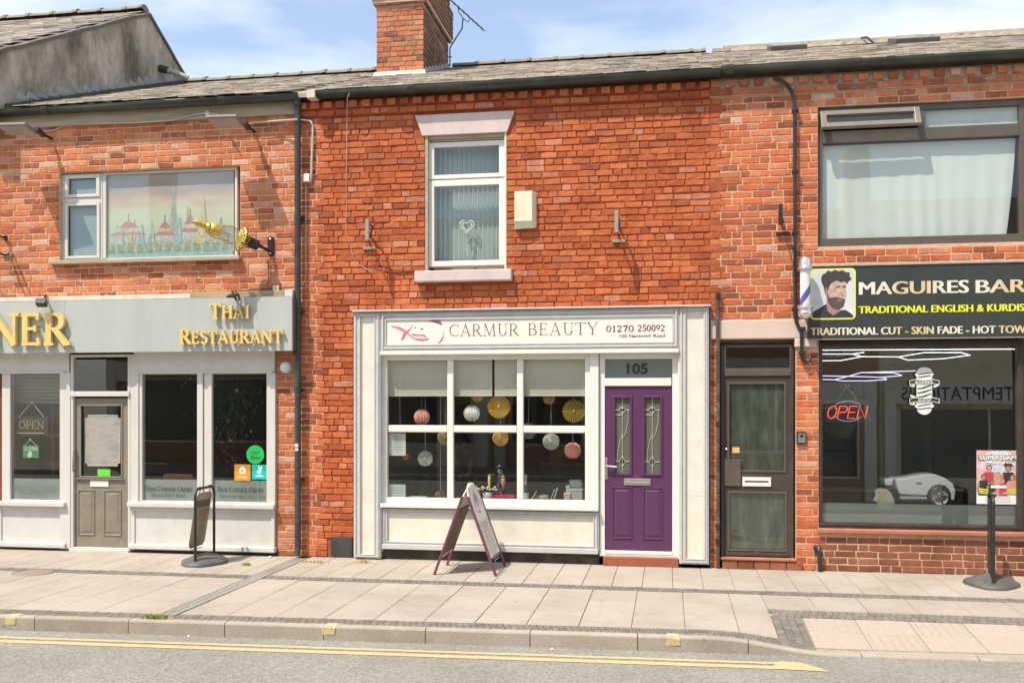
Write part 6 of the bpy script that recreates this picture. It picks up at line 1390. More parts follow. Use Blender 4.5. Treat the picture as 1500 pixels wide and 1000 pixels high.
o = thing('spotlight', 'small black spotlight leaning over the top of the restaurant fascia above the letter E', 'spotlight', P(63, 440, -.2)); c = Vector(P(61, 443, -.36)); m = MB(); m.obox(c, (.13, .10, .09), (R(-25), 0, R(20))); m.build('head', black_metal, o, bevel=.01); MB().tube([c+Vector((.02, .04, .02)), P(66, 433, -.26), P(68, 432, -.1)], .012, 6).tube([P(58, 432, -.2), P(66, 433, -.24), P(71, 436, -.25)], .008, 6).build('bracket', black_metal, o)
o = thing('spotlight_mount', 'bent black spotlight mount over the fascia above the word THAI', 'bracket', P(345, 432, -.2)); MB().tube([P(344, 432, -.10), P(340, 427, -.2), P(344, 436, -.29), P(347, 439, -.27)], .014, 6).tube([P(345, 427, -.18), P(350, 432, -.27), P(350, 441, -.26)], .011, 6).tube([P(331, 429, -.16), P(352, 426, -.16)], .009, 6).build('mount', black_metal, o); MB().obox(P(341, 433, -.36), (.12, .12, .02), (R(20), 0, 0)).build('lamp_shade', black_metal, o)
o = thing('round_wall_light', 'round white bulkhead light on the brick pier beside the downpipe', 'light', P(418, 538, -.04)); c = P(418.5, 538, -.05); MB().lathe([(.0, -.06), (.04, -.055), (.065, -.035), (.078, .0), (.078, .05)], c, (0, 1, 0), 20).build('dome', white_c, o); MB().lathe([(.083, .02), (.083, .055)], c, (0, 1, 0), 20).build('base', white_upvc, o)
c = q(404.5, 422, -.03); tag(bx('cable_box', c[0]-.04, c[0]+.04, -.05, .0, c[2]-.045, c[2]+.035, alm, None, .004), 'small cream cable box just above the right end of the restaurant fascia', 'box')
tag(MB().tube([q(393, 381, -.03), q(393, 412, -.02), q(392, 416, -.02)], .006, 6).tube([q(333, 428, -.02), q(360, 425, -.02), q(398, 423, -.02), q(432, 420, -.02)], .007, 6).build('lamp_cable', black_metal), 'black cable dropping from the gold lamp to the top of the fascia', 'cable')
# the gold lamp
gl_ = thing('gold_lamp', 'toppled gold and black lantern with clear glass bowl on a black wall arm', 'wall lamp', P(397, 361)); pb_ = Vector(P(397.5, 361)); tip = Vector((-5.70, -.78, 4.17)); el = Vector((pb_.x-.06, -.16, pb_.z-.03)); ax = (tip-el).normalized(); Lr = (tip-el).length
m = MB(); xx, _, zz = pb_
m.prism([(xx+.04*math.cos(t), zz+(.09 if math.sin(t) > 0 else -.09)+.04*math.sin(t)) for t in [2*math.pi*i/16 for i in range(16)]], -.035, .005); m.build('wall_plate', black_metal, gl_, bevel=.006)
for s_ in (-.09, .09): MB().lathe([(0, -.05), (.018, -.046), (.018, -.03)], (xx, 0, zz+s_), (0, 1, 0), 10).build('bolt', satin, gl_)
MB().tube([(xx, -.03, zz-.07), (xx-.02, -.10, zz-.055), el, el+ax*.08], [.022, .022, .022, .03], 10).build('arm', black_metal, gl_)
MB().lathe([(0, .06), (.05, .06), (.052, .09), (.046, .11), (.052, .13), (.05, .18), (.06, .19)], el, ax, 20, sx=1.35, sy=1.35).build('black_cup', black_metal, gl_)
def _gb():
    m, t, b = base('gold_black_flaking'); c = ramp(t, wnoise(t, 26, 3, .6), [(.46, (.62, .47, .07, 1)), (.5, (.02, .02, .02, 1))], 'CONSTANT'); t.links.new(c, b.inputs['Base Color']); b.inputs['Roughness'].default_value = .35; return m
MB().lathe([(.05, .185), (.062, .21), (.082, .235), (.085, .26), (.112, .265), (.118, .28), (.112, .295), (.09, .30)], el, ax, 24, sx=1.35, sy=1.35).build('flange', _gb(), gl_)
MB().lathe([(.118, .281), (.119, .29), (.09, .3), (0, .3)], el, ax, 24, sx=1.35, sy=1.35).build('flange_face', gold_paint, gl_)
MB().lathe([(.035, .30), (.06, .33), (.085, .40), (.088, .46), (.07, .53), (.045, .58)], el, ax, 20, sx=1.35, sy=1.35).build('glass_bowl', glassmat('lamp_glass', (.85, .84, .8, 1), .02, 3), gl_)
MB().lathe([(.05, .56), (.055, .60), (.06, .66), (.045, .69), (.03, .70), (.04, .72), (.02, .75), (0, .76)], el, ax, 16, sx=1.35, sy=1.35).build('gold_collar', gold_paint, gl_)
up_ = Vector((0, 0, 1)); sd_ = ax.cross(up_).normalized()
for k in range(5):
    a = k*1.2566+.4; rd = up_*math.cos(a)+sd_*math.sin(a)
    for t, o_, ln_ in ((.64, .055, .075), (.70, .04, .06)):
        c = el+ax*t+rd*o_; MB().lathe([(0, -ln_*.6), (.013, -ln_*.3), (.018, 0), (.010, ln_*.35), (0, ln_*.7)], c, (ax*.9+rd*.45), 8, sx=1.2, sy=.7).build('gold_leaf_ornament', gold_paint, gl_)
MB().lathe([(.03, .70), (.048, .715), (.048, .725), (.02, .74)], el, ax, 16, sx=1.2, sy=1.2).build('gold_ring', gold_paint, gl_)
MB().lathe([(0, .74), (.022, .76), (.03, .79), (.022, .81), (.032, .84), (.026, .87), (.01, .90), (0, .93)], el, ax, 12, sx=1.35, sy=1.35).build('gold_finial', gold_paint, gl_)
MB().tube([el+ax*.45-up_*.08, el+ax*.62-up_*.10+sd_*.02, el+ax*.75-up_*.07], .009, 6).build('lower_strap', gold_paint, gl_)

# ================================================================ STREET THINGS
# sandwich board
sb = thing('sandwich_board', 'mauve framed A-shaped sandwich board standing open outside the beauty shop', 'sandwich board', (-2.30, -.65, 0))
yF_, yB_ = -.975, -.34; apx, apz = -2.30, 1.0
for s_, xf in ((-1, -2.66), (1, -1.94)):
    ft_ = Vector((xf, 0, .0)); tp = Vector((apx+s_*.03, 0, apz-.10)); d = (tp-ft_).normalized(); nrm = Vector((d.z, 0, -d.x))*s_
    for yy in (yF_, yB_): 
        m = MB(); a, b = ft_.copy(), tp.copy(); w2 = .024; t2 = .014
        m.add([(a.x-nrm.x*t2-.0, yy-w2, a.z+.0), (a.x+nrm.x*t2, yy-w2, a.z), (a.x+nrm.x*t2, yy+w2, a.z), (a.x-nrm.x*t2, yy+w2, a.z), (b.x-nrm.x*t2, yy-w2, b.z), (b.x+nrm.x*t2, yy-w2, b.z), (b.x+nrm.x*t2, yy+w2, b.z), (b.x-nrm.x*t2, yy+w2, b.z)], [(0, 3, 2, 1), (4, 5, 6, 7), (0, 1, 5, 4), (1, 2, 6, 5), (2, 3, 7, 6), (3, 0, 4, 7)]); m.build('leg', purple_wood, sb, bevel=.003)
    # board with a rounded head
    L0, L1 = .20, (tp-ft_).length+.10; pts = [(yF_+.0, L0), (yB_, L0)]; cy = (yF_+yB_)/2; hw = (yB_-yF_)/2
    pts += [(cy+hw*math.cos(t), L1-.20+.24*math.sin(t)) for t in [math.pi*i/14 for i in range(15)]]
    def at(pt, off): p = ft_+d*pt[1]+nrm*off; return (p.x, pt[0], p.z)
    n = len(pts); m = MB(); m.add([at(p, -.006) for p in pts]+[at(p, .006) for p in pts], [tuple(range(n)), tuple(range(2*n-1, n-1, -1))]+[(i, (i+1) % n, n+(i+1) % n, n+i) for i in range(n)]); bo = m.build('board', mat('board_cream', (.78, .74, .66), .5, .05, 6, dirt=.2) if s_ < 0 else bpy.data.materials['board_cream'], sb, bevel=.002)
    if s_ < 0: m = MB(); mm_ = [(yF_+.03, L0+.03), (yB_-.03, L0+.03), (yB_-.03, L1-.25), (yF_+.03, L1-.25)]; m.add([at(p, -.0075) for p in mm_], [(0, 1, 2, 3)]); m.build('inner_face', mat('board_brown', (.16, .11, .09), .7, .2), sb)
    if s_ > 0:
        m = MB(); k = 0
        pp = [(yF_+.06, L0+.04), (yB_-.04, L0+.04), (yB_-.04, L1-.42), (yF_+.06, L1-.42)]; m.add([at(p, .0075) for p in pp], [(0, 1, 2, 3)]); m.build('price_poster', mat('price_sheet', (.66, .64, .57), .4, .08, 5), sb)
        m = MB()
        for k in range(16):
            l = L1-.46-k*.030; w_ = random.uniform(.25, .5); m.add([at(p, .0082) for p in ((cy-w_*.45, l), (cy+w_*.45, l), (cy+w_*.45, l+.011), (cy-w_*.45, l+.011))], [(0, 1, 2, 3)])
        m.build('price_lines', flat('grey_print', (.33, .32, .29, 1)), sb)
        m = MB()
        for a, b, w_ in (((-.18, -.33), (.02, -.12), .03), ((-.02, -.36), (.03, -.10), .045), ((.10, -.3), (.06, -.12), .03), ((-.14, -.36), (.1, -.38), .025)):
            p0, p1 = (cy+a[0], L1+a[1]+.05), (cy+b[0], L1+b[1]+.05); nx_, ny_ = (p1[1]-p0[1]), -(p1[0]-p0[0]); l = math.hypot(nx_, ny_); nx_, ny_ = nx_/l*w_/2, ny_/l*w_/2; pm = ((p0[0]+p1[0])/2, (p0[1]+p1[1])/2)
            m.add([at(p, .0088) for p in (p0, (pm[0]+nx_, pm[1]+ny_), p1, (pm[0]-nx_, pm[1]-ny_))], [(0, 1, 2, 3)])
        m.build('pink_drawing', mat('dusty_pink', (.36, .14, .18), .5), sb)
MB().tube([(apx, yF_-.02, apz-.10), (apx, yB_+.02, apz-.10)], .012, 8).build('hinge_rod', satin, sb)
# rubber based pavement signs
def swing(x, y, rz, label, h, half, panel, swingdeg, mm):
    o = thing('pavement_sign', label, 'pavement sign', (x, y, 0), rz, group='swinging pavement signs on rubber bases')
    m = MB(); n = 24; rings = [(0, 1.0), (.03, 1.0), (.045, .93), (.09, .55), (.115, .28), (.12, .0)]; vs = []
    for z_, k in rings:
        for i in range(n):
            a = 2*math.pi*i/n; vs.append((.26*k*math.cos(a)*(1+.08*math.cos(4*a)), (half+.09)*(k if k > .3 else k)*math.sin(a), z_))
    fs = [(j*n+i, j*n+(i+1) % n, (j+1)*n+(i+1) % n, (j+1)*n+i) for j in range(5) for i in range(n)]; m.add(vs, fs, 0, 0, True); m.build('rubber_base', mat('grey_rubber', (.085, .09, .085), .55, .2, 10, .2, 60, dirt=.4, dcol=(.2, .19, .16, 1)) if 'grey_rubber' not in bpy.data.materials else bpy.data.materials['grey_rubber'], o, local=True)
    r = .017; pts = [(0, -half, .03), (0, -half, h-.10)]+[(0, -half+.10-.10*math.cos(t), h-.10+.10*math.sin(t)) for t in [R(22*i) for i in range(1, 5)]]+[(0, half-.10+.10*math.sin(t), h-.10+.10*math.cos(t)) for t in [R(22*i) for i in range(1, 5)]]+[(0, half, h-.10), (0, half, .05)]
    MB().tube(pts, r, 10).build('tube_frame', black_metal, o, local=True)
    if panel:
        a = R(swingdeg); w2 = half-.05; L_ = h-.22; ct, st_ = math.cos(a), math.sin(a); top = h-.03
        def pt(yy, l, off=0): return (-(l*st_)+off*ct, yy, top-l*ct-off*st_)
        e = .05; pp = [(-w2+e, .03), (w2-e, .03), (w2, .03+e), (w2, L_-e), (w2-e, L_), (-w2+e, L_), (-w2, L_-e), (-w2, .03+e)]
        m = MB(); n = 8; m.add([pt(*p, -.004) for p in pp]+[pt(*p, .004) for p in pp], [tuple(range(n)), tuple(range(2*n-1, n-1, -1))]+[(i, (i+1) % n, n+(i+1) % n, n+i) for i in range(n)]); m.build('panel', mm, o, local=True)
        m = MB(); m.add([pt(*p, .0055) for p in ((-w2+.03, .12), (w2-.03, .12), (w2-.03, .21), (-w2+.03, .21))], [(0, 1, 2, 3)]); m.build('dark_heading', mat('heading_band', (.05, .045, .035), .5), o, local=True)
        m = MB()
        for k in range(14):
            if k in (4, 8): continue
            l = .26+k*.036; wv = random.uniform(.08, .16); m.add([pt(*p, .006) for p in ((-wv, l), (wv, l), (wv, l+.012), (-wv, l+.012))], [(0, 1, 2, 3)])
        m.build('writing', flat('dark_gold_ink', (.12, .09, .04, 1)), o, local=True)
        for yy in (-w2*.6, w2*.7): MB().tube([pt(yy, .04, 0), (0, yy, h-.005)], .006, 6).tube([(.0, yy, h-.02), (.0, yy, h+.018)], .022, 8).build('hook', black_metal, o, local=True)
    return o
swing(-5.64, -.66, R(3), 'black framed swinging sign with gold brown panel outside the restaurant', .93, .27, True, 9, mat('antique_gold_panel', (.22, .165, .075), .38, .25, 3, dirt=.3, dcol=(.33, .26, .13, 1)))
bs = swing(3.445, -.60, -math.atan2(.31, 1)+R(4.0), 'black framed sign seen edge-on in front of the barber shop window', .98, .27, False, 0, black_metal)
MB().box(-.022, .022, -.235, .235, .14, .93).build('panel', black_metal, bs, bevel=.004, local=True)
# weeds and litter
wm = mat('weed_green', (.14, .20, .03), .7, .4, 40)
def weed(u, v, n, sx, label, dry=False):
    x, y = G(u, v); z = gz(x, y); o = thing('weed_tuft', label, 'weeds', (x, y, z)); m = MB()
    for k in range(n):
        a = random.uniform(0, 6.28); bx_, by_ = x+random.gauss(0, sx), y+random.gauss(0, .018); l = random.uniform(.02, .06); w_ = .004; tx, ty = bx_+math.cos(a)*l, by_+math.sin(a)*l*.6
        m.add([(bx_-w_, by_, z), (bx_+w_, by_, z), ((bx_+tx)/2+w_, (by_+ty)/2, z+l*.6), (tx, ty, z+l*(.3+.7*random.random())), ((bx_+tx)/2-w_, (by_+ty)/2, z+l*.6)], [(0, 1, 2, 4), (4, 2, 3)])
    o2 = m.build('blades', wm if not dry else mat('dry_weed', (.42, .33, .10), .8, .3, 40) if 'dry_weed' not in bpy.data.materials else bpy.data.materials['dry_weed'], o); stuff(o2); MB().lathe([(0, .006), (.02, .004), (.03, 0)], (x, y, z), n=8).build('root_soil', joint_m, o)
weed(228, 906, 150, .07, 'bright green weed tuft growing at the kerb end of the drain channel'); weed(361, 828, 40, .03, 'tiny green weed between slabs beside the gold swinging sign')
weed(463, 824, 60, .08, 'yellowed dry weeds at the foot of the downpipe wall', True); weed(533, 824, 50, .06, 'dry yellow weeds at the foot of the left cream pilaster', True); 
for u, v, lb_ in ((396, 816.5, 'crumpled white paper scrap by the restaurant corner post'), (502, 823, 'white litter scrap below the black vent cover'), (809, 951, 'small white scrap lying in the gutter by the yellow lines'), (277, 932, 'small white scrap in the gutter at left')):
    x, y = G(u, v, 0 if v < 900 else ROADZ); z = 0 if v < 900 else ROADZ; s_ = .035 if u == 396 else .02; m = MB(); m.lathe([(0, 0), (s_, .004), (s_*.8, s_*.5), (0, s_*.7)], (x, y, z), (random.uniform(-.3, .3), 0, 1), 6, sy=.7); tag(m.build('paper_scrap', paper), lb_, 'litter')

# ================================================================ BARBER SHOP
y = .05
# upstairs window
BX0, BX1 = X(1198, y), X(1500.5, y); BZ0, BZ1 = 3.80, 5.435
zt_ = Z(1350, 197, y)
bw = fr(BX0, BX1, BZ0, BZ1, y, y+.08, .055, brown_upvc, barber, 'window', wb=.10, wt=.07)
bx('transom', BX0+.056, BX1-.056, y-.01, y+.08, Z(1350, 205, y), Z(1350, 187, y), brown_upvc, bw, .006)
bx('transom_mullion', X(1345, y), X(1356, y), y-.008, y+.078, Z(1350, 187, y), BZ1-.071, brown_upvc, bw, .006)
zc0, zc1 = Z(1350, 187, y), BZ1-.07
pane(BX0+.05, BX1-.05, BZ0+.1, Z(1350, 205, y), y+.03, glassmat('net_window_glass', (.9, .93, .92, 1), boost=1.2), bw)
pane(X(1356, y), BX1-.05, zc0, zc1, y+.03, bpy.data.materials['net_window_glass'], bw); bx('pale_blind', X(1356, y), BX1-.05, y+.06, y+.065, zc0-.0, zc1, mat('pale_blind', (.72, .72, .66), .8), bw, 0)
# open top light hinged at the head
ot = bpy.data.objects.new('open_top_light', None); 
m = MB(); hx0, hx1 = BX0+.02, X(1345, y); a = R(27); hh_ = (zc1-zc0)+.04; hz_ = zc1+.0; hy = y-.02
def tl(x, l, off): return (x, hy-l*math.sin(a)-off*math.cos(a), hz_-l*math.cos(a)+off*math.sin(a))
def tbox(mb, x0, x1, l0, l1, o0, o1): mb.add([tl(x0, l0, o0), tl(x1, l0, o0), tl(x1, l0, o1), tl(x0, l0, o1), tl(x0, l1, o0), tl(x1, l1, o0), tl(x1, l1, o1), tl(x0, l1, o1)], [(0, 3, 2, 1), (4, 5, 6, 7), (0, 1, 5, 4), (1, 2, 6, 5), (2, 3, 7, 6), (3, 0, 4, 7)])
w_ = .065; tbox(m, hx0, hx0+w_, 0, hh_, 0, .05); tbox(m, hx1-w_, hx1, 0, hh_, 0, .05); tbox(m, hx0+w_, hx1-w_, 0, w_, 0, .05); tbox(m, hx0+w_, hx1-w_, hh_-w_, hh_, 0, .05); sash = m.build('open_top_light', mat('brown_sash', (.19, .165, .14), .35, .1, 6, dirt=.2), bw, bevel=.005)
m = MB(); tbox(m, hx0+w_, hx1-w_, w_, hh_-w_, .02, .024); m.build('pane', glass, sash)
# net curtain with folds, drawn aside at the right
def net_c():
    m = MB(); x0, x1, z0, z1 = BX0+.04, BX1-.07, BZ0+.09, Z(1350, 206, y); NXc, NZ = 150, 14; vs = []
    for j in range(NZ+1):
        t = j/NZ
        for i in range(NXc+1):
            s = i/NXc; x = x0+(x1-x0)*s
            pull = max(0, (s-.55)/.45)*(1-t)**1.5*.13
            x -= pull*(.6+.4*math.sin(s*9)); yy = .125+.008*math.sin(s*70+1.2*math.sin(s*11)+t*1.5)*(.5+.5*math.sin(s*7+1)**2)*(1-.9*t)+.008*math.sin(s*9)*(1-t)+.004*math.sin(31*s+3*t)*(1-t)
            vs.append((x, yy, z0+(z1-z0)*t))
    fs = [(j*(NXc+1)+i, j*(NXc+1)+i+1, (j+1)*(NXc+1)+i+1, (j+1)*(NXc+1)+i) for j in range(NZ) for i in range(NXc)]
    m.add(vs, fs, 0, 0, True); return m.build('net_curtain', net, bw)
nc = net_c()

bx('stone_lintel', .49, 1.605, -.025, .05, Z(1110, 496, -.02), Z(1110, 469, -.02), mat('pink_cream_lintel', (.60, .47, .40), .8, .08, 3, .3, 60, dirt=.4, dscale=6, dcol=(.40, .27, .22, 1)), barber, .008)
bx('pier_capstone', X(1164), X(1196), -.03, .05, 2.625, 2.725, stone_cream, barber, .008)
# sign
yb = -.12; sx0, sx1 = X(1184, yb), 6.2; sz1, sz0 = Z(1340, 388, yb), Z(1340, 494.5, yb)
bsn = thing('barber_shop_sign', 'black barber fascia reading MAGUIRES BARB with yellow bordered portrait of a bearded man', 'sign', ((sx0+sx1)/2, yb, sz0))
bx('sign_board', sx0, sx1, yb, -.0, sz0, sz1, mat('charcoal_sign', (.035, .042, .038), .4, .15, 4, dirt=.25, dscale=5, dcol=(.08, .085, .075, 1)), bsn, .004)
MB().box(sx0-.01, sx1, yb-.012, -.0, sz1+.002, sz1+.018).build('top_trim', rust_metal, bsn, bevel=.002)
MB().box(sx0, sx1, yb-.004, yb+.03, sz0-.012, sz0-.001).build('bottom_trim', rust_metal, bsn)
yt = yb-.001
for u_ in (1417, 1512): MB().box(X(u_, yb)-.001, X(u_, yb)+.001, yb-.0008, yb-.0001, sz0, sz1).build('panel_seam', flat('seam_grey', (.12, .12, .11, 1)) if u_ == 1417 else bpy.data.materials['seam_grey'], bsn)
def gradgold():
    m, t, b = base('silver_gold_lettering'); g = t.nodes.new('ShaderNodeNewGeometry'); s = t.nodes.new('ShaderNodeSeparateXYZ'); t.links.new(g.outputs['Position'], s.inputs[0]); md = t.nodes.new('ShaderNodeMath'); md.operation = 'PINGPONG'; md.inputs[1].default_value = .55; t.links.new(s.outputs['X'], md.inputs[0])
    sc = t.nodes.new('ShaderNodeMath'); sc.operation = 'MULTIPLY'; sc.inputs[1].default_value = 1/.55; t.links.new(md.outputs[0], sc.inputs[0])
    c = ramp(t, sc.outputs[0], [(0, (.74, .72, .62, 1)), (.5, (.66, .62, .48, 1)), (.8, (.60, .46, .24, 1)), (1, (.66, .52, .30, 1))]); t.links.new(c, b.inputs['Base Color']); b.inputs['Roughness'].default_value = .5; return m
gg = gradgold(); yell = flat('sign_yellow', (.74, .76, .02, 1), .5)
def bt(s, u0, u1, v0, v1, mm, bold=.035):
    z0 = Z((u0+u1)/2, v1, yt); hc = Z((u0+u1)/2, v0, yt)-z0; w_ = hc*.055
    for k, d in enumerate((-1, -.5, 0, .5, 1)): text('lettering', s, X(u0, yt)+w_+d*w_, X(u1, yt)-w_+d*w_, z0, hc, yt-.0004*k, mm, bsn, bold=0)
bt('MAGUIRES', 1258, 1419.5, 410.5, 430, gg); bt('BARBERS', 1429, 1592, 407.5, 427.5, gg)
bt('TRADITIONAL ENGLISH & KURDISH', 1257.5, 1512, 446, 457, yell, .03); bt('TRADITIONAL CUT - SKIN FADE - HOT TOWELS', 1187, 1526, 477.5, 489, gg, .03)
# portrait
px0, px1, pz0, pz1 = X(1187, yt), X(1253.5, yt), Z(1220, 468, yt), Z(1220, 393, yt); r = .05
def rrect(x0, x1, z0, z1, r): return [(cx+r*math.cos(R(a)), cz+r*math.sin(R(a))) for cx, cz, a0 in ((x1-r, z0+r, -90), (x1-r, z1-r, 0), (x0+r, z1-r, 90), (x0+r, z0+r, 180)) for a in range(a0, a0+91, 18)]
m = MB(); poly(m, rrect(px0, px1, pz0, pz1, r), yt-.0006); m.build('portrait_border', yell, bsn)
def pbk():
    m, t, b = base('portrait_backdrop'); c = ramp(t, wnoise(t, 4, 4, .5), [(.3, (.46, .50, .50, 1)), (.7, (.66, .69, .68, 1))]); t.links.new(c, b.inputs['Base Color']); return m
m = MB(); i_ = .014; poly(m, rrect(px0+i_, px1-i_, pz0+i_, pz1-i_, r-.01), yt-.0014); m.build('portrait_backdrop', pbk(), bsn)
pw, ph = px1-px0-2*i_, pz1-pz0-2*i_; a_ = lambda f: px0+i_+pw*f; b_ = lambda f: pz0+i_+ph*f
hairc, skc, skc2, brd, shirt, fadec = [mat(n_, c, .6, .35, 24) for n_, c in (('print_hair', (.045, .04, .038)), ('print_skin', (.48, .34, .27)), ('print_skin_shade', (.33, .22, .17)), ('print_beard', (.09, .065, .055)), ('print_shirt', (.03, .032, .035)), ('print_fade', (.24, .20, .18)))]
m = MB(); k = [0]
def pl_(pts, mi):
    k[0] += 1; n = len(pts); out_ = []
    for i in range(n):      # rounded corners
        p, q2, s2 = pts[i-1], pts[i], pts[(i+1) % n]; out_ += [(q2[0]*.75+p[0]*.25, q2[1]*.75+p[1]*.25), (q2[0]*.94+(p[0]+s2[0])*.03, q2[1]*.94+(p[1]+s2[1])*.03), (q2[0]*.75+s2[0]*.25, q2[1]*.75+s2[1]*.25)]
    poly(m, [(a_(u), b_(v)) for u, v in out_], yt-.002-.0003*k[0], mi)
pl_([(.01, .01), (.03, .14), (.20, .22), (.34, .30), (.60, .16), (.80, .17), (.97, .06), (.98, .01)], 4)
pl_([(.34, .44), (.36, .16), (.50, .06), (.66, .14), (.64, .36)], 2)
pl_([(.30, .80), (.30, .52), (.38, .34), (.52, .20), (.66, .20), (.76, .30), (.82, .46), (.80, .60), (.82, .72), (.74, .86), (.5, .9)], 1)
pl_([(.34, .58), (.42, .42), (.56, .44), (.72, .40), (.79, .38), (.75, .24), (.64, .17), (.50, .19), (.38, .34)], 3)
pl_([(.28, .76), (.29, .55), (.34, .48), (.40, .56), (.40, .72), (.46, .80)], 5)
pl_([(.25, .70), (.22, .80), (.25, .90), (.33, .93), (.38, .985), (.46, .955), (.55, .995), (.63, .96), (.72, .985), (.80, .94), (.90, .93), (.88, .86), (.94, .80), (.87, .76), (.83, .70), (.77, .755), (.68, .73), (.60, .775), (.50, .745), (.44, .70), (.39, .60), (.33, .56), (.30, .62)], 0)
pl_([(.33, .62), (.36, .64), (.37, .54), (.34, .52)], 2)
pl_([(.56, .645), (.66, .66), (.66, .63), (.57, .62)], 3); pl_([(.73, .66), (.80, .65), (.80, .62), (.73, .63)], 3); pl_([(.68, .56), (.74, .50), (.76, .45), (.69, .45)], 2); pl_([(.58, .375), (.72, .37), (.72, .355), (.6, .35)], 2)
m.build('portrait_print', [hairc, skc, skc2, brd, shirt, fadec], bsn)
# barber pole
pc = Vector(P(1179.5, 422, -.27)); bpz0, bpz1 = Z(1180, 447, -.27), Z(1180, 395, -.27)
bp_ = thing('barber_pole', 'chrome capped white barber pole with blue stripes at the left end of the black sign', 'barber pole', (pc.x, -.27, bpz0))
def stripes():
    m, t, b = base('pole_stripes'); g = t.nodes.new('ShaderNodeNewGeometry'); s = t.nodes.new('ShaderNodeSeparateXYZ'); v = t.nodes.new('ShaderNodeVectorMath'); v.operation = 'SUBTRACT'; v.inputs[1].default_value = (pc.x, -.27, bpz0); t.links.new(g.outputs['Position'], v.inputs[0]); t.links.new(v.outputs[0], s.inputs[0])
    at = t.nodes.new('ShaderNodeMath'); at.operation = 'ARCTAN2'; t.links.new(s.outputs['X'], at.inputs[0]); t.links.new(s.outputs['Y'], at.inputs[1])
    z = t.nodes.new('ShaderNodeMath'); z.operation = 'MULTIPLY_ADD'; z.inputs[1].default_value = 13.0; t.links.new(s.outputs['Z'], z.inputs[0]); t.links.new(at.outputs[0], z.inputs[2])
    dv = t.nodes.new('ShaderNodeMath'); dv.operation = 'DIVIDE'; dv.inputs[1].default_value = 2*math.pi; t.links.new(z.outputs[0], dv.inputs[0]); fr_ = t.nodes.new('ShaderNodeMath'); fr_.operation = 'FRACT'; t.links.new(dv.outputs[0], fr_.inputs[0])
    c = ramp(t, fr_.outputs[0], [(0, (.72, .70, .72, 1)), (.62, (.09, .09, .42, 1)), (.84, (.72, .70, .72, 1))], 'CONSTANT'); t.links.new(c, b.inputs['Base Color']); b.inputs['Roughness'].default_value = .15; return m
MB().lathe([(.058, 0), (.058, bpz1-bpz0)], (pc.x, -.27, bpz0), n=28).build('striped_tube', stripes(), bp_)
capm = mat('bright_chrome', (.72, .71, .70), .18, .05, metal=.85)
MB().lathe([(.062, -.005), (.075, 0), (.085, .01), (.085, .02), (.072, .028), (.07, .05), (.066, .09), (.062, .12), (.045, .145), (0, .155)], (pc.x, -.27, bpz1), n=28).build('top_cap', capm, bp_)
MB().lathe([(.062, .005), (.075, 0), (.088, -.02), (.088, -.03), (.075, -.04), (.074, -.07), (.08, -.08), (.082, -.10), (.07, -.13), (.045, -.155), (0, -.165)], (pc.x, -.27, bpz0), n=28).build('bottom_cap', capm, bp_)
for z_ in (bpz0-.03, bpz1+.03): MB().tube([(pc.x, -.20, z_), (pc.x, .0, z_)], .014, 8).build('wall_arm', capm, bp_)
# brown door
yd = .03; V_ = lambda v, y=yd: Z(1110, v, y); UU = lambda a: X(a, yd)
bd_f = MB().frame(X(1056, yd), X(1162.5, yd), .13, V_(504), yd, yd+.08, UU(1061)-UU(1056), wb=.01, wt=.04).build('door_frame', brown_frame, barber, bevel=.004)
bx('transom', UU(1061), UU(1158.5), yd-.01, yd+.08, V_(550.5), V_(541), brown_upvc, bd_f, .004); MB().frame(UU(1061), UU(1159), V_(541), V_(506), yd-.006, yd+.03, .018).build('fanlight_bead', brown_upvc, bd_f)
pane(UU(1062), UU(1158), V_(541), V_(507), yd+.03, glass, bd_f, name='fanlight')
gu, gl2 = (UU(1068), UU(1149), V_(689), V_(562)), (UU(1068), UU(1150), V_(805), V_(722))
bd = wall_core(UU(1061.5), UU(1158), .145, V_(551.5), [gu, gl2], brown_frame, barber, y0=yd+.01, y1=yd+.055, name='brown_door')
dirty = frosted('dirty_glass', (.115, .125, .085, 1), .62)
def dirtyg():
    m, t, b = base('grimy_door_film'); c = ramp(t, wnoise(t, 5, 7, .7, (2, 1, .5)), [(.35, (.05, .06, .04, 1)), (.55, (.11, .125, .085, 1)), (.72, (.20, .21, .15, 1))]); t.links.new(c, b.inputs['Base Color']); b.inputs['Roughness'].default_value = .5; return m
dg = dirtyg()
for (a, b, c2, d) in (gu, gl2): fr(a-.02, b+.02, c2-.02, d+.02, yd+.0, yd+.011, .024, brown_upvc, bd, 'glazing_bead'); pane(a, b, c2, d, yd+.025, glass, bd); pane(a, b, c2, d, yd+.034, dg, bd, name='grime', t=.001)
bx('lock_cover', UU(1061), UU(1085), yd-.012, yd+.009, V_(712), V_(673), brown_upvc, bd, .006)
lp = MB().frame(UU(1087.5), UU(1129.5), V_(712), V_(698.5), yd-.006, yd+.0095, .03, wb=.045, wt=.045).build('letter_plate', white_upvc, bd, bevel=.003); bx('slot', UU(1090), UU(1127), yd+.004, yd+.008, V_(709), V_(701), black_plastic, lp, 0)
bx('orange_sticker', UU(1073), UU(1083.5), yd+.0225, yd+.0245, V_(663.5), V_(655), flat('sticker_amber', (.72, .42, .14, 1)), bd, 0); bx('bottom_label', UU(1104), UU(1113), yd+.007, yd+.0095, V_(811), V_(808.5), paper, bd, 0)
MB().lathe([(0, -.02), (.018, -.014), (.018, .01)], (UU(1064), yd+.01, V_(658)), (0, 1, 0), 12).build('lock', satin, bd)
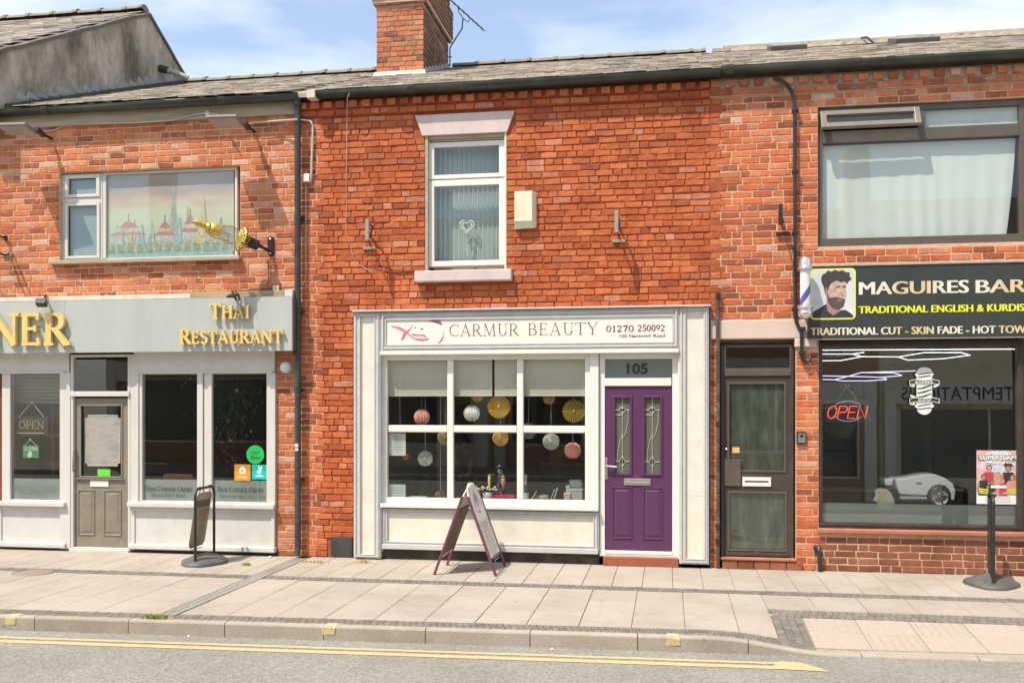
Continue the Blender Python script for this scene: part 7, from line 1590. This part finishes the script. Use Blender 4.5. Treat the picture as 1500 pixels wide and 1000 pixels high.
# things seen through the door glass
bx('door_weatherboard', UU(1062), UU(1157), yd-.01, yd+.009, .15, .19, brown_frame, bd)
st_ = MB(); 
bst = bx('door_step', X(1056, -.04), X(1166, -.04), -.06, .1, .105, .135, terracotta, barber, .008)
for i in range(5): x0 = X(1058, -.03)+i*.185; bx('step_brick', x0, x0+.176, -.045, .05, .0, .10, brown_brick, bst, .004)
ic = thing('door_intercom', 'small black and silver intercom on the brick pier between brown door and barber window', 'intercom', P(1174, 641)); x0, x1, z0, z1 = X(1167, -.03), X(1181, -.03), Z(1174, 650, -.03), Z(1174, 632, -.03); bx('case', x0, x1, -.035, .0, z0, z1, black_plastic, ic, .006); bx('face_plate', x0+.015, x1-.012, -.04, -.0355, z0+.015, z1-.02, satin, ic, .002); MB().lathe([(0, -.048), (.02, -.046), (.022, -.036)], ((x0+x1)/2, 0, z1-.045), (0, 1, 0), 14).build('lens', black_metal, ic)
# big shop window
y = .02; KZ0, KZ1 = .505, Z(1350, 499, y)
SX0, SX1 = X(1196.5, y), X(1499.5, y)
sw2 = fr(SX0, SX1, KZ0, KZ1, y, y+.09, .065, brown_frame, barber, 'shop_window', wb=.065, wt=.07)
MB().frame(SX0+.028, SX1-.028, KZ0+.03, KZ1-.03, y-.01, y-.0005, .018).build('frame_bead', brown_frame, sw2, bevel=.003)
gx0, gx1, gz0, gz1 = SX0+.06, SX1-.05, KZ0+.06, KZ1-.065
pane(gx0, gx1, gz0, gz1, y+.045, glassmat('shop_glass', (.93, .95, .93, 1), boost=3.2), sw2, tilt=-.046)
pane(gx0, gx1, gz0, Z(1350, 739, y), y+.058, film_thin, sw2, name='frosted_band', t=.001)
bx('window_sill', X(1197), 4.1, -.055, .06, .445, .50, terracotta, barber, .012)
# vinyl barber pole drawing
vy = y+.036; x0, x1, z0, z1 = X(1332, vy), X(1376, vy), Z(1354, 607, vy), Z(1354, 537, vy); W2, H2 = x1-x0, z1-z0
vb2 = thing('window_decal', 'white BARBER SHOP pole decal with ribbons on the barber window', 'decal', ((x0+x1)/2, vy, z0)); wv = flat('vinyl_white', (.72, .75, .68, 1), .5); kv = flat('vinyl_black', (.03, .035, .03, 1), .5)
m = MB(); a2 = lambda f: x0+W2*f; b2 = lambda f: z0+H2*f; lv = [0]
def pv(pts, mi):
    lv[0] += 1; poly(m, [(a2(u), b2(v)) for u, v in pts], vy-.0003*lv[0], mi)
def el_(cx, cz, rx, rz, a0=0, a1=360, n=20): return [(cx+rx*math.cos(R(a0+(a1-a0)*i/n)), cz+rz*math.sin(R(a0+(a1-a0)*i/n))) for i in range(n+(a1-a0 < 360))]
pv([(.24, .2), (.76, .2), (.76, .8), (.24, .8)], 0); pv(el_(.5, .84, .31, .07), 0); pv(el_(.5, .88, .26, .11, 0, 180), 0); pv(el_(.5, .18, .32, .07), 0); pv(el_(.5, .12, .24, .12, 180, 360), 0)
for zc in (.86, .80, .20, .13): pv([(.24, zc-.02), (.34, zc-.028), (.7, zc+.004), (.76, zc+.024), (.6, zc+.018), (.36, zc-.004)], 1)
for zc in (.40, .49, .58): pv([(.26, zc-.03), (.42, zc-.012), (.74, zc+.05), (.74, zc+.03), (.5, zc-.03), (.26, zc-.05)], 1)
for zc in (.68, .30):
    pv([(.0, zc-.06), (.0, zc+.03), (.2, zc+.055), (.5, zc+.04), (.8, zc+.055), (1, zc+.03), (1, zc-.06), (.8, zc-.035), (.5, zc-.05), (.2, zc-.035)], 1); pv([(.02, zc+.025), (.2, zc+.047), (.5, zc+.03), (.8, zc+.047), (.98, zc+.025), (.98, zc+.035), (.8, zc+.06), (.5, zc+.045), (.2, zc+.06), (.02, zc+.037)], 0); pv([(.02, zc-.06), (.2, zc-.035), (.5, zc-.052), (.8, zc-.035), (.98, zc-.06), (.98, zc-.048), (.8, zc-.024), (.5, zc-.04), (.2, zc-.024), (.02, zc-.048)], 0)
    pv([(.0, zc-.06), (.02, zc-.06), (.02, zc+.035), (0, zc+.035)], 0); pv([(.98, zc-.06), (1, zc-.06), (1, zc+.035), (.98, zc+.035)], 0); pv([(.02, zc-.09), (.16, zc-.10), (.2, zc-.06), (.12, zc-.05), (.1, zc-.075), (.02, zc-.065)], 0)
pv([(.8, .56), (.97, .60), (.97, .64), (.8, .61)], 0); pv([(.03, .42), (.2, .38), (.2, .35), (.03, .37)], 0)
m.build('pole_drawing', [wv, kv], vb2)
text('word_barber', 'BARBER', a2(.2), a2(.8), b2(.655), H2*.05, vy-.0003*lv[0]-.0006, wv, vb2, bold=.02); text('word_shop', 'SHOP', a2(.28), a2(.72), b2(.275), H2*.05, vy-.0003*lv[0]-.0006, wv, vb2, bold=.02)
# neon OPEN
ny = .18; no = thing('neon_open_sign', 'dark panel with red neon OPEN hanging inside the barber window', 'neon sign', P(1241, 602, ny)); x0, x1, z0, z1 = X(1208, ny), X(1274, ny), Z(1241, 618, ny), Z(1241, 586, ny)
bx('backing', x0, x1, ny, ny+.015, z0, z1, mat('neon_backing', (.03, .035, .03), .3), no, .003); neon = flat('neon_red', (1, .10, .08, 1), .4, 1.0)
def nt_(pts): MB().tube([(x0+(x1-x0)*a, ny-.012, z0+(z1-z0)*b) for a, b in pts], .0065, 6).build('neon_letter', neon, no)
sl_ = .06
def sh(pts, ox): return [(ox+a*.19+(b-.5)*sl_, .17+b*.56) for a, b in pts]
nt_(sh([(.5+.5*math.cos(t), .5+.5*math.sin(t)) for t in [2*math.pi*i/18 for i in range(19)]], .07)); nt_(sh([(0, 0), (0, 1), (.7, 1), (.95, .85), (.95, .65), (.7, .5), (0, .5)], .305)); nt_(sh([(.9, 1), (0, 1), (0, 0), (.9, 0)], .53)); nt_(sh([(0, .5), (.75, .5)], .53)); nt_(sh([(0, 0), (0, 1), (.95, 0), (.95, 1)], .745))
m = MB()
for i in range(40):
    t = math.pi*i/20
    c = (.52+.34*math.cos(t), .5+.46*math.sin(t)); 
    if abs(math.sin(t)) > .55: m.lathe([(0, -.004), (.004, 0), (0, .004)], (x0+(x1-x0)*c[0], ny-.004, z0+(z1-z0)*c[1]), (0, 1, 0), 6)
m.build('led_dots', flat('led_dot', (.6, .7, 1, 1), .3, 2), no)
for a in (.3, .72): MB().tube([(x0+(x1-x0)*a, ny, z1), P(1240.5, 565, ny)], .0025, 5).build('cord', stringm, no)
c = P(1240.5, 564, ny); MB().lathe([(0, -.01), (.018, 0), (.012, .01)], (c[0]-.02, c[1], c[2]), (0, 1, 0), 10).lathe([(0, -.01), (.018, 0), (.012, .01)], (c[0]+.025, c[1], c[2]), (0, 1, 0), 10).build('suction_cup', chrome, no)
# LED ceiling tubes, and added tubes for their mirror reflection
led = flat('led_white', (.95, .97, .92, 1), .4, 1.5); led_refl = flat('led_violet_reflection', (.72, .68, 1, 1), .4, 1.2)
def ledpoly(name, label, pts, zc, mm, parent=None):
    o = thing(name, label, 'ceiling light', (3, 2, zc), group='lit white tubes on the barber shop ceiling')
    for run in pts:
        w3 = []
        for u, v in run:
            k = (zc-EYE)*F/(HOR-v); t = (u-750)/F; w3.append(((-STH+t*CTH)*k, (CTH+t*STH)*k-DIST, zc))
        for i in range(len(w3)-1): MB().tube([w3[i], w3[i+1]], .006, 6).build('tube', mm, o)
zl = lambda pts: [(1190+a/4.76, 490+b/4.76) for a, b in pts]
ledpoly('led_strip', 'long straight lit tube across the top of the barber shop window', [zl([(60, 108), (1450, 100)])], 2.60, led)
ledpoly('led_hexagons', 'lit white hexagon tubes high inside the barber shop window', [zl([(60, 135), (280, 135), (345, 153), (200, 180), (60, 182)]), zl([(280, 135), (360, 124)]), zl([(345, 153), (600, 155), (780, 125), (1035, 125), (1100, 143), (905, 168), (665, 177), (600, 155)])], 2.58, led)
def ledmirror(name, label, pts, yy):  # glowing tubes stand in for the ceiling lights reflected in a back mirror
    o = thing(name, label, 'ceiling light', (3, yy, 2.4), group='lit white tubes on the barber shop ceiling')
    for run in pts:
        w3 = [P(u, v, yy+i*.0) for i, (u, v) in enumerate(run)]
        for i in range(len(w3)-1): MB().tube([w3[i], w3[i+1]], .009, 6).build('tube', led_refl, o)
ledmirror('led_hexagons', 'violet tinted glowing tubes standing in for hexagon lights mirrored at the back of the barber shop', [zl([(60, 287), (250, 290), (340, 264), (720, 252)]), zl([(340, 264), (570, 266), (625, 284), (490, 297), (520, 312), (380, 322), (200, 322), (155, 314), (250, 290), (490, 297)]), zl([(60, 312), (155, 314)])], 5.5)
# furniture in the barber shop
cc = thing('toy_car_chair', 'white toy car shaped barber seat with chrome wheel inside the barber window', 'barber seat', (X(1350, .36), .36, .3)); yc = .36; q2 = lambda a, b: (X(1190+a/4.76, yc), Z(1350, 640+b/4.76, yc))
body = [(580, 290), (640, 290), (720, 272), (800, 258), (860, 258), (930, 285), (980, 320), (1000, 370), (992, 438), (972, 438), (968, 400), (955, 365), (920, 338), (880, 332), (840, 345), (812, 375), (802, 408), (700, 405), (610, 402), (592, 360)]
carw = flat('car_white', (.80, .82, .85, 1), .2)
m = MB(); m.prism([q2(a, b) for a, b in body], yc, yc+.42); m.build('car_body', carw, cc, bevel=.02); m = MB(); m.prism([q2(a, b) for a, b in ((515, 300), (580, 296), (570, 345), (522, 345))], yc+.1, yc+.42); m.build('front_wing', carw, cc, bevel=.012)
wx_, wz_ = q2(888, 412); MB().lathe([(.0, -.03), (.10, -.03), (.13, -.02), (.13, .06), (0, .06)], (wx_, yc+.03, wz_), (0, 1, 0), 24).build('tyre', black_plastic, cc)
wl = MB().lathe([(0, -.045), (.02, -.045), (.03, -.036), (.095, -.036), (.10, -.044), (.10, -.03)], (wx_, yc+.03, wz_), (0, 1, 0), 24).build('rim', chrome, cc)
for i in range(5): a = i*1.2566; MB().obox((wx_+.055*math.cos(a), yc-.012, wz_+.055*math.sin(a)), (.09, .012, .022), (0, -a, 0)).build('spoke', chrome, cc)
m = MB(); m.prism([q2(a, b) for a, b in ((605, 412), (800, 414), (800, 436), (605, 438))], yc-.01, yc+.3); m.build('side_sill', chrome, cc, bevel=.008); a, b = q2(740, 315); bx('door_handle', a-.03, a+.03, yc-.012, yc-.0005, b-.012, b+.012, chrome, cc)
bx('seat_well', q2(600, 290)[0], q2(800, 290)[0], yc+.06, yc+.36, q2(600, 402)[1], q2(600, 300)[1]-.02, black_plastic, cc, .01); MB().lathe([(.28, 0), (.26, .03), (.07, .06), (.07, .45)], (X(1340, yc), yc+.2, .08), n=24).build('pedestal', chrome, cc)
o = thing('counter_shelf', 'grey green counter with rounded corner at lower left inside the barber window', 'counter', (X(1250, .75), .75, .08)); a, b = X(1203, .75), X(1300, .75); zz = Z(1250, 716, .75); m = MB(); m.prism([(a, .7), (b-.04, .7), (b, .78), (b+.10, 1.1), (a, 1.1)], zz-.03, zz, ax='z'); m.build('top', mat('counter_green', (.14, .19, .16), .3), o, bevel=.004); bx('front', a, X(1262, .75), .74, 1.05, .08, zz-.032, mat('counter_front', (.09, .095, .09), .6), o)
o = thing('paper_bag', 'pale cream paper bag stuck behind the barber window above the frosted band', 'bag', P(1295, 732, .1)); yy_ = .14; m = MB(); pts = [(1282, 718), (1288, 715), (1300, 716), (1306, 722), (1312, 736), (1300, 748), (1291, 747), (1284, 736), (1279, 733), (1283, 727)]; m.prism([(X(a, yy_), Z(1295, b, yy_)) for a, b in pts], yy_, yy_+.05); m.build('bag', mat('cream_bag', (.52, .46, .36), .7, .1, 20), o, bevel=.015)
o = thing('round_mirror', 'round dark mirror on the wall behind the neon sign', 'mirror', P(1234, 624, 1.6)); c = P(1234, 622, 1.6); MB().lathe([(.16, -.02), (.20, -.02), (.20, .02), (.16, .02)], c, (0, 1, 0), 32).build('frame', black_metal, o); MB().lathe([(0, 0), (.165, 0)], c, (0, 1, 0), 32).build('glass', mat('mirror_dark', (.10, .13, .11), .1, .1, 2, metal=.5), o)
o = thing('mirror_wall', 'green tinted partition with mirrors in the middle of the barber shop', 'partition', (X(1270, 2.4), 2.4, .08))
for i, (ua, ub, col) in enumerate(((1256, 1294, (.03, .08, .03)), (1298, 1312, (.16, .16, .13)), (1322, 1352, (.02, .03, .02)), (1354, 1362, (.07, .11, .06)))): bx('panel', X(ua, 2.4), X(ub, 2.4), 2.4, 2.46, .08, Z(1280, 560+i*12, 2.4), mat('partition_tint_%s' % 'abcd'[i], col, .5, .2, 2), o)
for i, u in enumerate((1225, 1400, 1450)):
    o = thing('barber_chair', ('black barber chair in shadow at the left of the barber shop', 'black barber chair behind the toy car seat', 'black barber chair in shadow behind the poster')[i], 'barber chair', (X(u, 2.2), 2.2, .08)); x = X(u, 2.2); bx('seat', x-.25, x+.25, 2.0, 2.5, .5, .62, black_plastic, o, .03); bx('backrest', x-.23, x+.23, 2.45, 2.56, .62, 1.25, black_plastic, o, .03); MB().lathe([(.28, 0), (.26, .03), (.05, .06), (.05, .42)], (x, 2.25, .08), n=20).build('pedestal', chrome, o)
    for s_2 in (-1, 1): bx('armrest', x+s_2*.27-.03, x+s_2*.27+.03, 2.05, 2.5, .72, .77, black_plastic, o, .01)
# wrestling poster
py = y+.05; po = thing('wrestling_poster', 'colourful AMERICAN SUPERSLAM wrestling poster in the bottom right of the barber window', 'poster', P(1461, 738, py)); x0, x1, z0, z1 = X(1430.5, py), X(1492.5, py), Z(1461, 738, py), Z(1461, 659.5, py); W3, H3 = x1-x0, z1-z0
def pbg():
    m, t, b = base('poster_backdrop'); c = ramp(t, wnoise(t, 7, 5, .7), [(.3, (.20, .38, .62, 1)), (.45, (.62, .62, .66, 1)), (.55, (.62, .34, .36, 1)), (.7, (.66, .45, .22, 1))]); t.links.new(c, b.inputs['Base Color']); return m
bx('sheet', x0, x1, py, py+.002, z0, z1, pbg(), po, 0); m = MB(); a2 = lambda f: x0+W3*f; b2 = lambda f: z0+H3*f; lv = [0]
def pp_(pts, mi): lv[0] += 1; poly(m, [(a2(u), b2(v)) for u, v in pts], py-.0004-.00015*lv[0], mi)
cols3 = [mat('poster_'+n_, c, .5, .3 if n_ != 'white' else .03, 45) for n_, c in (('white', (.74, .74, .70)), ('flesh', (.52, .28, .18)), ('tan', (.40, .20, .12)), ('black', (.03, .03, .035)), ('lemon', (.66, .66, .05)), ('crimson', (.45, .04, .08)), ('brown', (.14, .07, .04)))]
pp_([(0, 0), (1, 0), (1, .17), (0, .17)], 0)
def fig(cx, zc, s, skin_, hair, top_, hat=False):
    pp_([(cx-.13*s, zc-.30*s), (cx+.13*s, zc-.30*s), (cx+.15*s, zc-.10*s), (cx+.10*s, zc-.02*s), (cx-.10*s, zc-.02*s), (cx-.15*s, zc-.10*s)], top_); pp_([(cx-.16*s, zc-.22*s), (cx-.11*s, zc-.22*s), (cx-.09*s, zc-.04*s), (cx-.15*s, zc-.06*s)], skin_); pp_([(cx+.16*s, zc-.22*s), (cx+.11*s, zc-.22*s), (cx+.09*s, zc-.04*s), (cx+.15*s, zc-.06*s)], skin_)
    pp_([(cx+.065*s*math.cos(t), zc+.045*s+.06*s*math.sin(t)) for t in [2*math.pi*i/10 for i in range(10)]], hair); pp_([(cx+.045*s*math.cos(t), zc+.035*s+.05*s*math.sin(t)) for t in [2*math.pi*i/10 for i in range(10)]], skin_)
    if hat: pp_([(cx-.11*s, zc+.075*s), (cx+.11*s, zc+.075*s), (cx+.07*s, zc+.10*s), (cx+.06*s, zc+.15*s), (cx-.06*s, zc+.15*s), (cx-.07*s, zc+.10*s)], 3)
fig(.30, .62, 1.1, 1, 6, 5); fig(.75, .62, 1.2, 2, 6, 3, True); fig(.17, .46, 1.0, 2, 3, 3); fig(.50, .50, 1.05, 1, 2, 1); fig(.84, .46, .9, 1, 6, 1); fig(.62, .40, .8, 1, 5, 5); fig(.36, .38, .8, 2, 3, 3)
for sx_ in (0, 1):
    f_ = (lambda u: u) if not sx_ else (lambda u: 1-u)
    for k in range(3): pp_([(f_(.05), .20+k*.035), (f_(.28), .185+k*.035), (f_(.25), .205+k*.035), (f_(.06), .225+k*.035)], 4)
pp_([(.33, .30), (.70, .30), (.70, .35), (.33, .35)], 0); pp_([(.30, .19), (.48, .25), (.55, .18)], 1); pp_([(.55, .19), (.7, .25), (.78, .19)], 1)
m.build('poster_picture', cols3, po)
tw_ = cols3[0]; ty = py-.0004-.00015*lv[0]-.001
text('poster_word', 'AMERICAN', a2(.22), a2(.80), b2(.915), H3*.055, ty, tw_, po, bold=.03); text('poster_word_shadow', 'SUPERSLAM', a2(.035), a2(.95), b2(.825), H3*.085, ty+.0006, cols3[3], po, bold=.05); text('poster_word', 'SUPERSLAM', a2(.05), a2(.94), b2(.83), H3*.078, ty, tw_, po, bold=.03); text('poster_word', 'WRESTLING', a2(.18), a2(.82), b2(.76), H3*.055, ty, tw_, po, bold=.03)
m = MB()
for k in range(4): m.box(a2(.2), a2(.8), py-.0012, py-.0008, b2(.03+k*.032), b2(.042+k*.032))
m.build('small_print', flat('poster_grey', (.35, .35, .35, 1)), po)

# ================================================================ THE OTHER SIDE OF THE STREET (seen reflected in the glass)
OY = -15.2
fp = MB(); fp.box(-40, 40, OY, -12.2, -.3, -.0); far = struct(fp.build('far_pavement', kerb_m)); fk = MB(); fk.box(-40, 40, -12.19, -12.05, -.3, .005); struct(fk.build('far_kerb', kerb_m))
rr_ = MB(); rr_.add([(-40, -12.05, ROADZ+.002), (40, -12.05, ROADZ+.002), (40, -10.9, ROADZ+.002), (-40, -10.9, ROADZ+.002)], [(0, 1, 2, 3)]); struct(rr_.build('road_edge', asphalt))
def opp(x0, x1, h, wallm, lab, frs, sign=None, flip=True):
    o = thing('opposite_building', lab, 'building', ((x0+x1)/2, OY, 0)); wdt = x1-x0; ops = [(x0+.5, x1-.5, .6, 2.55)]; n = max(1, int(wdt/2.6))
    for i in range(n): c = x0+wdt*(i+.5)/n; ops.append((c-.5, c+.5, 3.9, 5.3))
    ml = wall_core(x0, x1, 0, h, ops, wallm, o, y0=OY-.3, y1=OY)
    for (a, b, c, d) in ops:
        f = MB().frame(a, b, c, d, OY-.14, OY-.06, .06); f.box((a+b)/2-.03, (a+b)/2+.03, OY-.135, OY-.07, c+.06, d-.06); w2 = f.build('window', frs, o)
        MB().box(a+.05, b-.05, OY-.11, OY-.105, c+.05, d-.05).build('pane', glass, w2); MB().box(a, b, OY-1.2, OY-1.15, c-.3, d+.2).build('curtain', mat('far_curtain', (.2, .2, .19), .9) if 'far_curtain' not in bpy.data.materials else bpy.data.materials['far_curtain'], w2)
    MB().prism([(OY+.2, h), (OY-4, h+2.0), (OY-8, h), (OY-8, 0), (OY-7.8, 0), (OY-7.8, h-.1), (OY+.2, h-.1)], x0, x1, ax='x').build('roof', slate, o)
    MB().box(x0+.4, x1-.4, OY, OY+.12, 2.62, 3.2).build('sign_board', mat('far_sign', (.72, .68, .60), .5) if 'far_sign' not in bpy.data.materials else bpy.data.materials['far_sign'], o)
    if sign:
        t_ = text('sign_words', sign, 6.15, 8.95, 2.73, .36, 0, dark_ink, None, bold=.0, ext=.001, flip=True); t_.parent = o; t_.location = (-(x0+x1)/2, .125, 0)
        t_.data.transform(Matrix.Translation((0, 0, 0)))
    for i in range(2): MB().box(x0+.1+i*(wdt-.5), x0+.4+i*(wdt-.5), OY, OY+.15, 0, 3.25).build('pilaster', frs, o)
    MB().box(x0-.3, x0+.3, OY-3.6, OY-2.8, h+1.2, h+3.4).build('chimney', chimney_brick, o)
ob = mat('far_brick', (.46, .29, .17), .9, .2, 12); oc = mat('far_render', (.72, .62, .44), .9, .1, 3)
opp(5.6, 11.2, 6.2, oc, 'cream rendered building with a grey TEMPTATIONS shop sign across the road', cream_paint, 'TEMPTATIONS'); opp(.2, 5.6, 6.0, ob, 'brown brick terraced shop across the road, next to the rendered one', white_upvc)
opp(-5.0, .2, 6.4, ob, 'brown brick terraced shop across the road facing the beauty shop', cream_paint); opp(-10.5, -5.0, 6.1, oc, 'pale rendered terraced shop across the road facing the restaurant', white_upvc); opp(-17, -10.5, 6.6, ob, 'tall brown brick shop at the far left end of the opposite terrace', white_upvc); opp(11.2, 18, 6.3, ob, 'brown brick shop at the far right end of the opposite terrace', white_upvc)

# back yards behind the terrace
for o in list(scene.objects):
    if o.type == 'EMPTY' and not o.children and not o.parent: bpy.data.objects.remove(o)
bpy.context.view_layer.update()
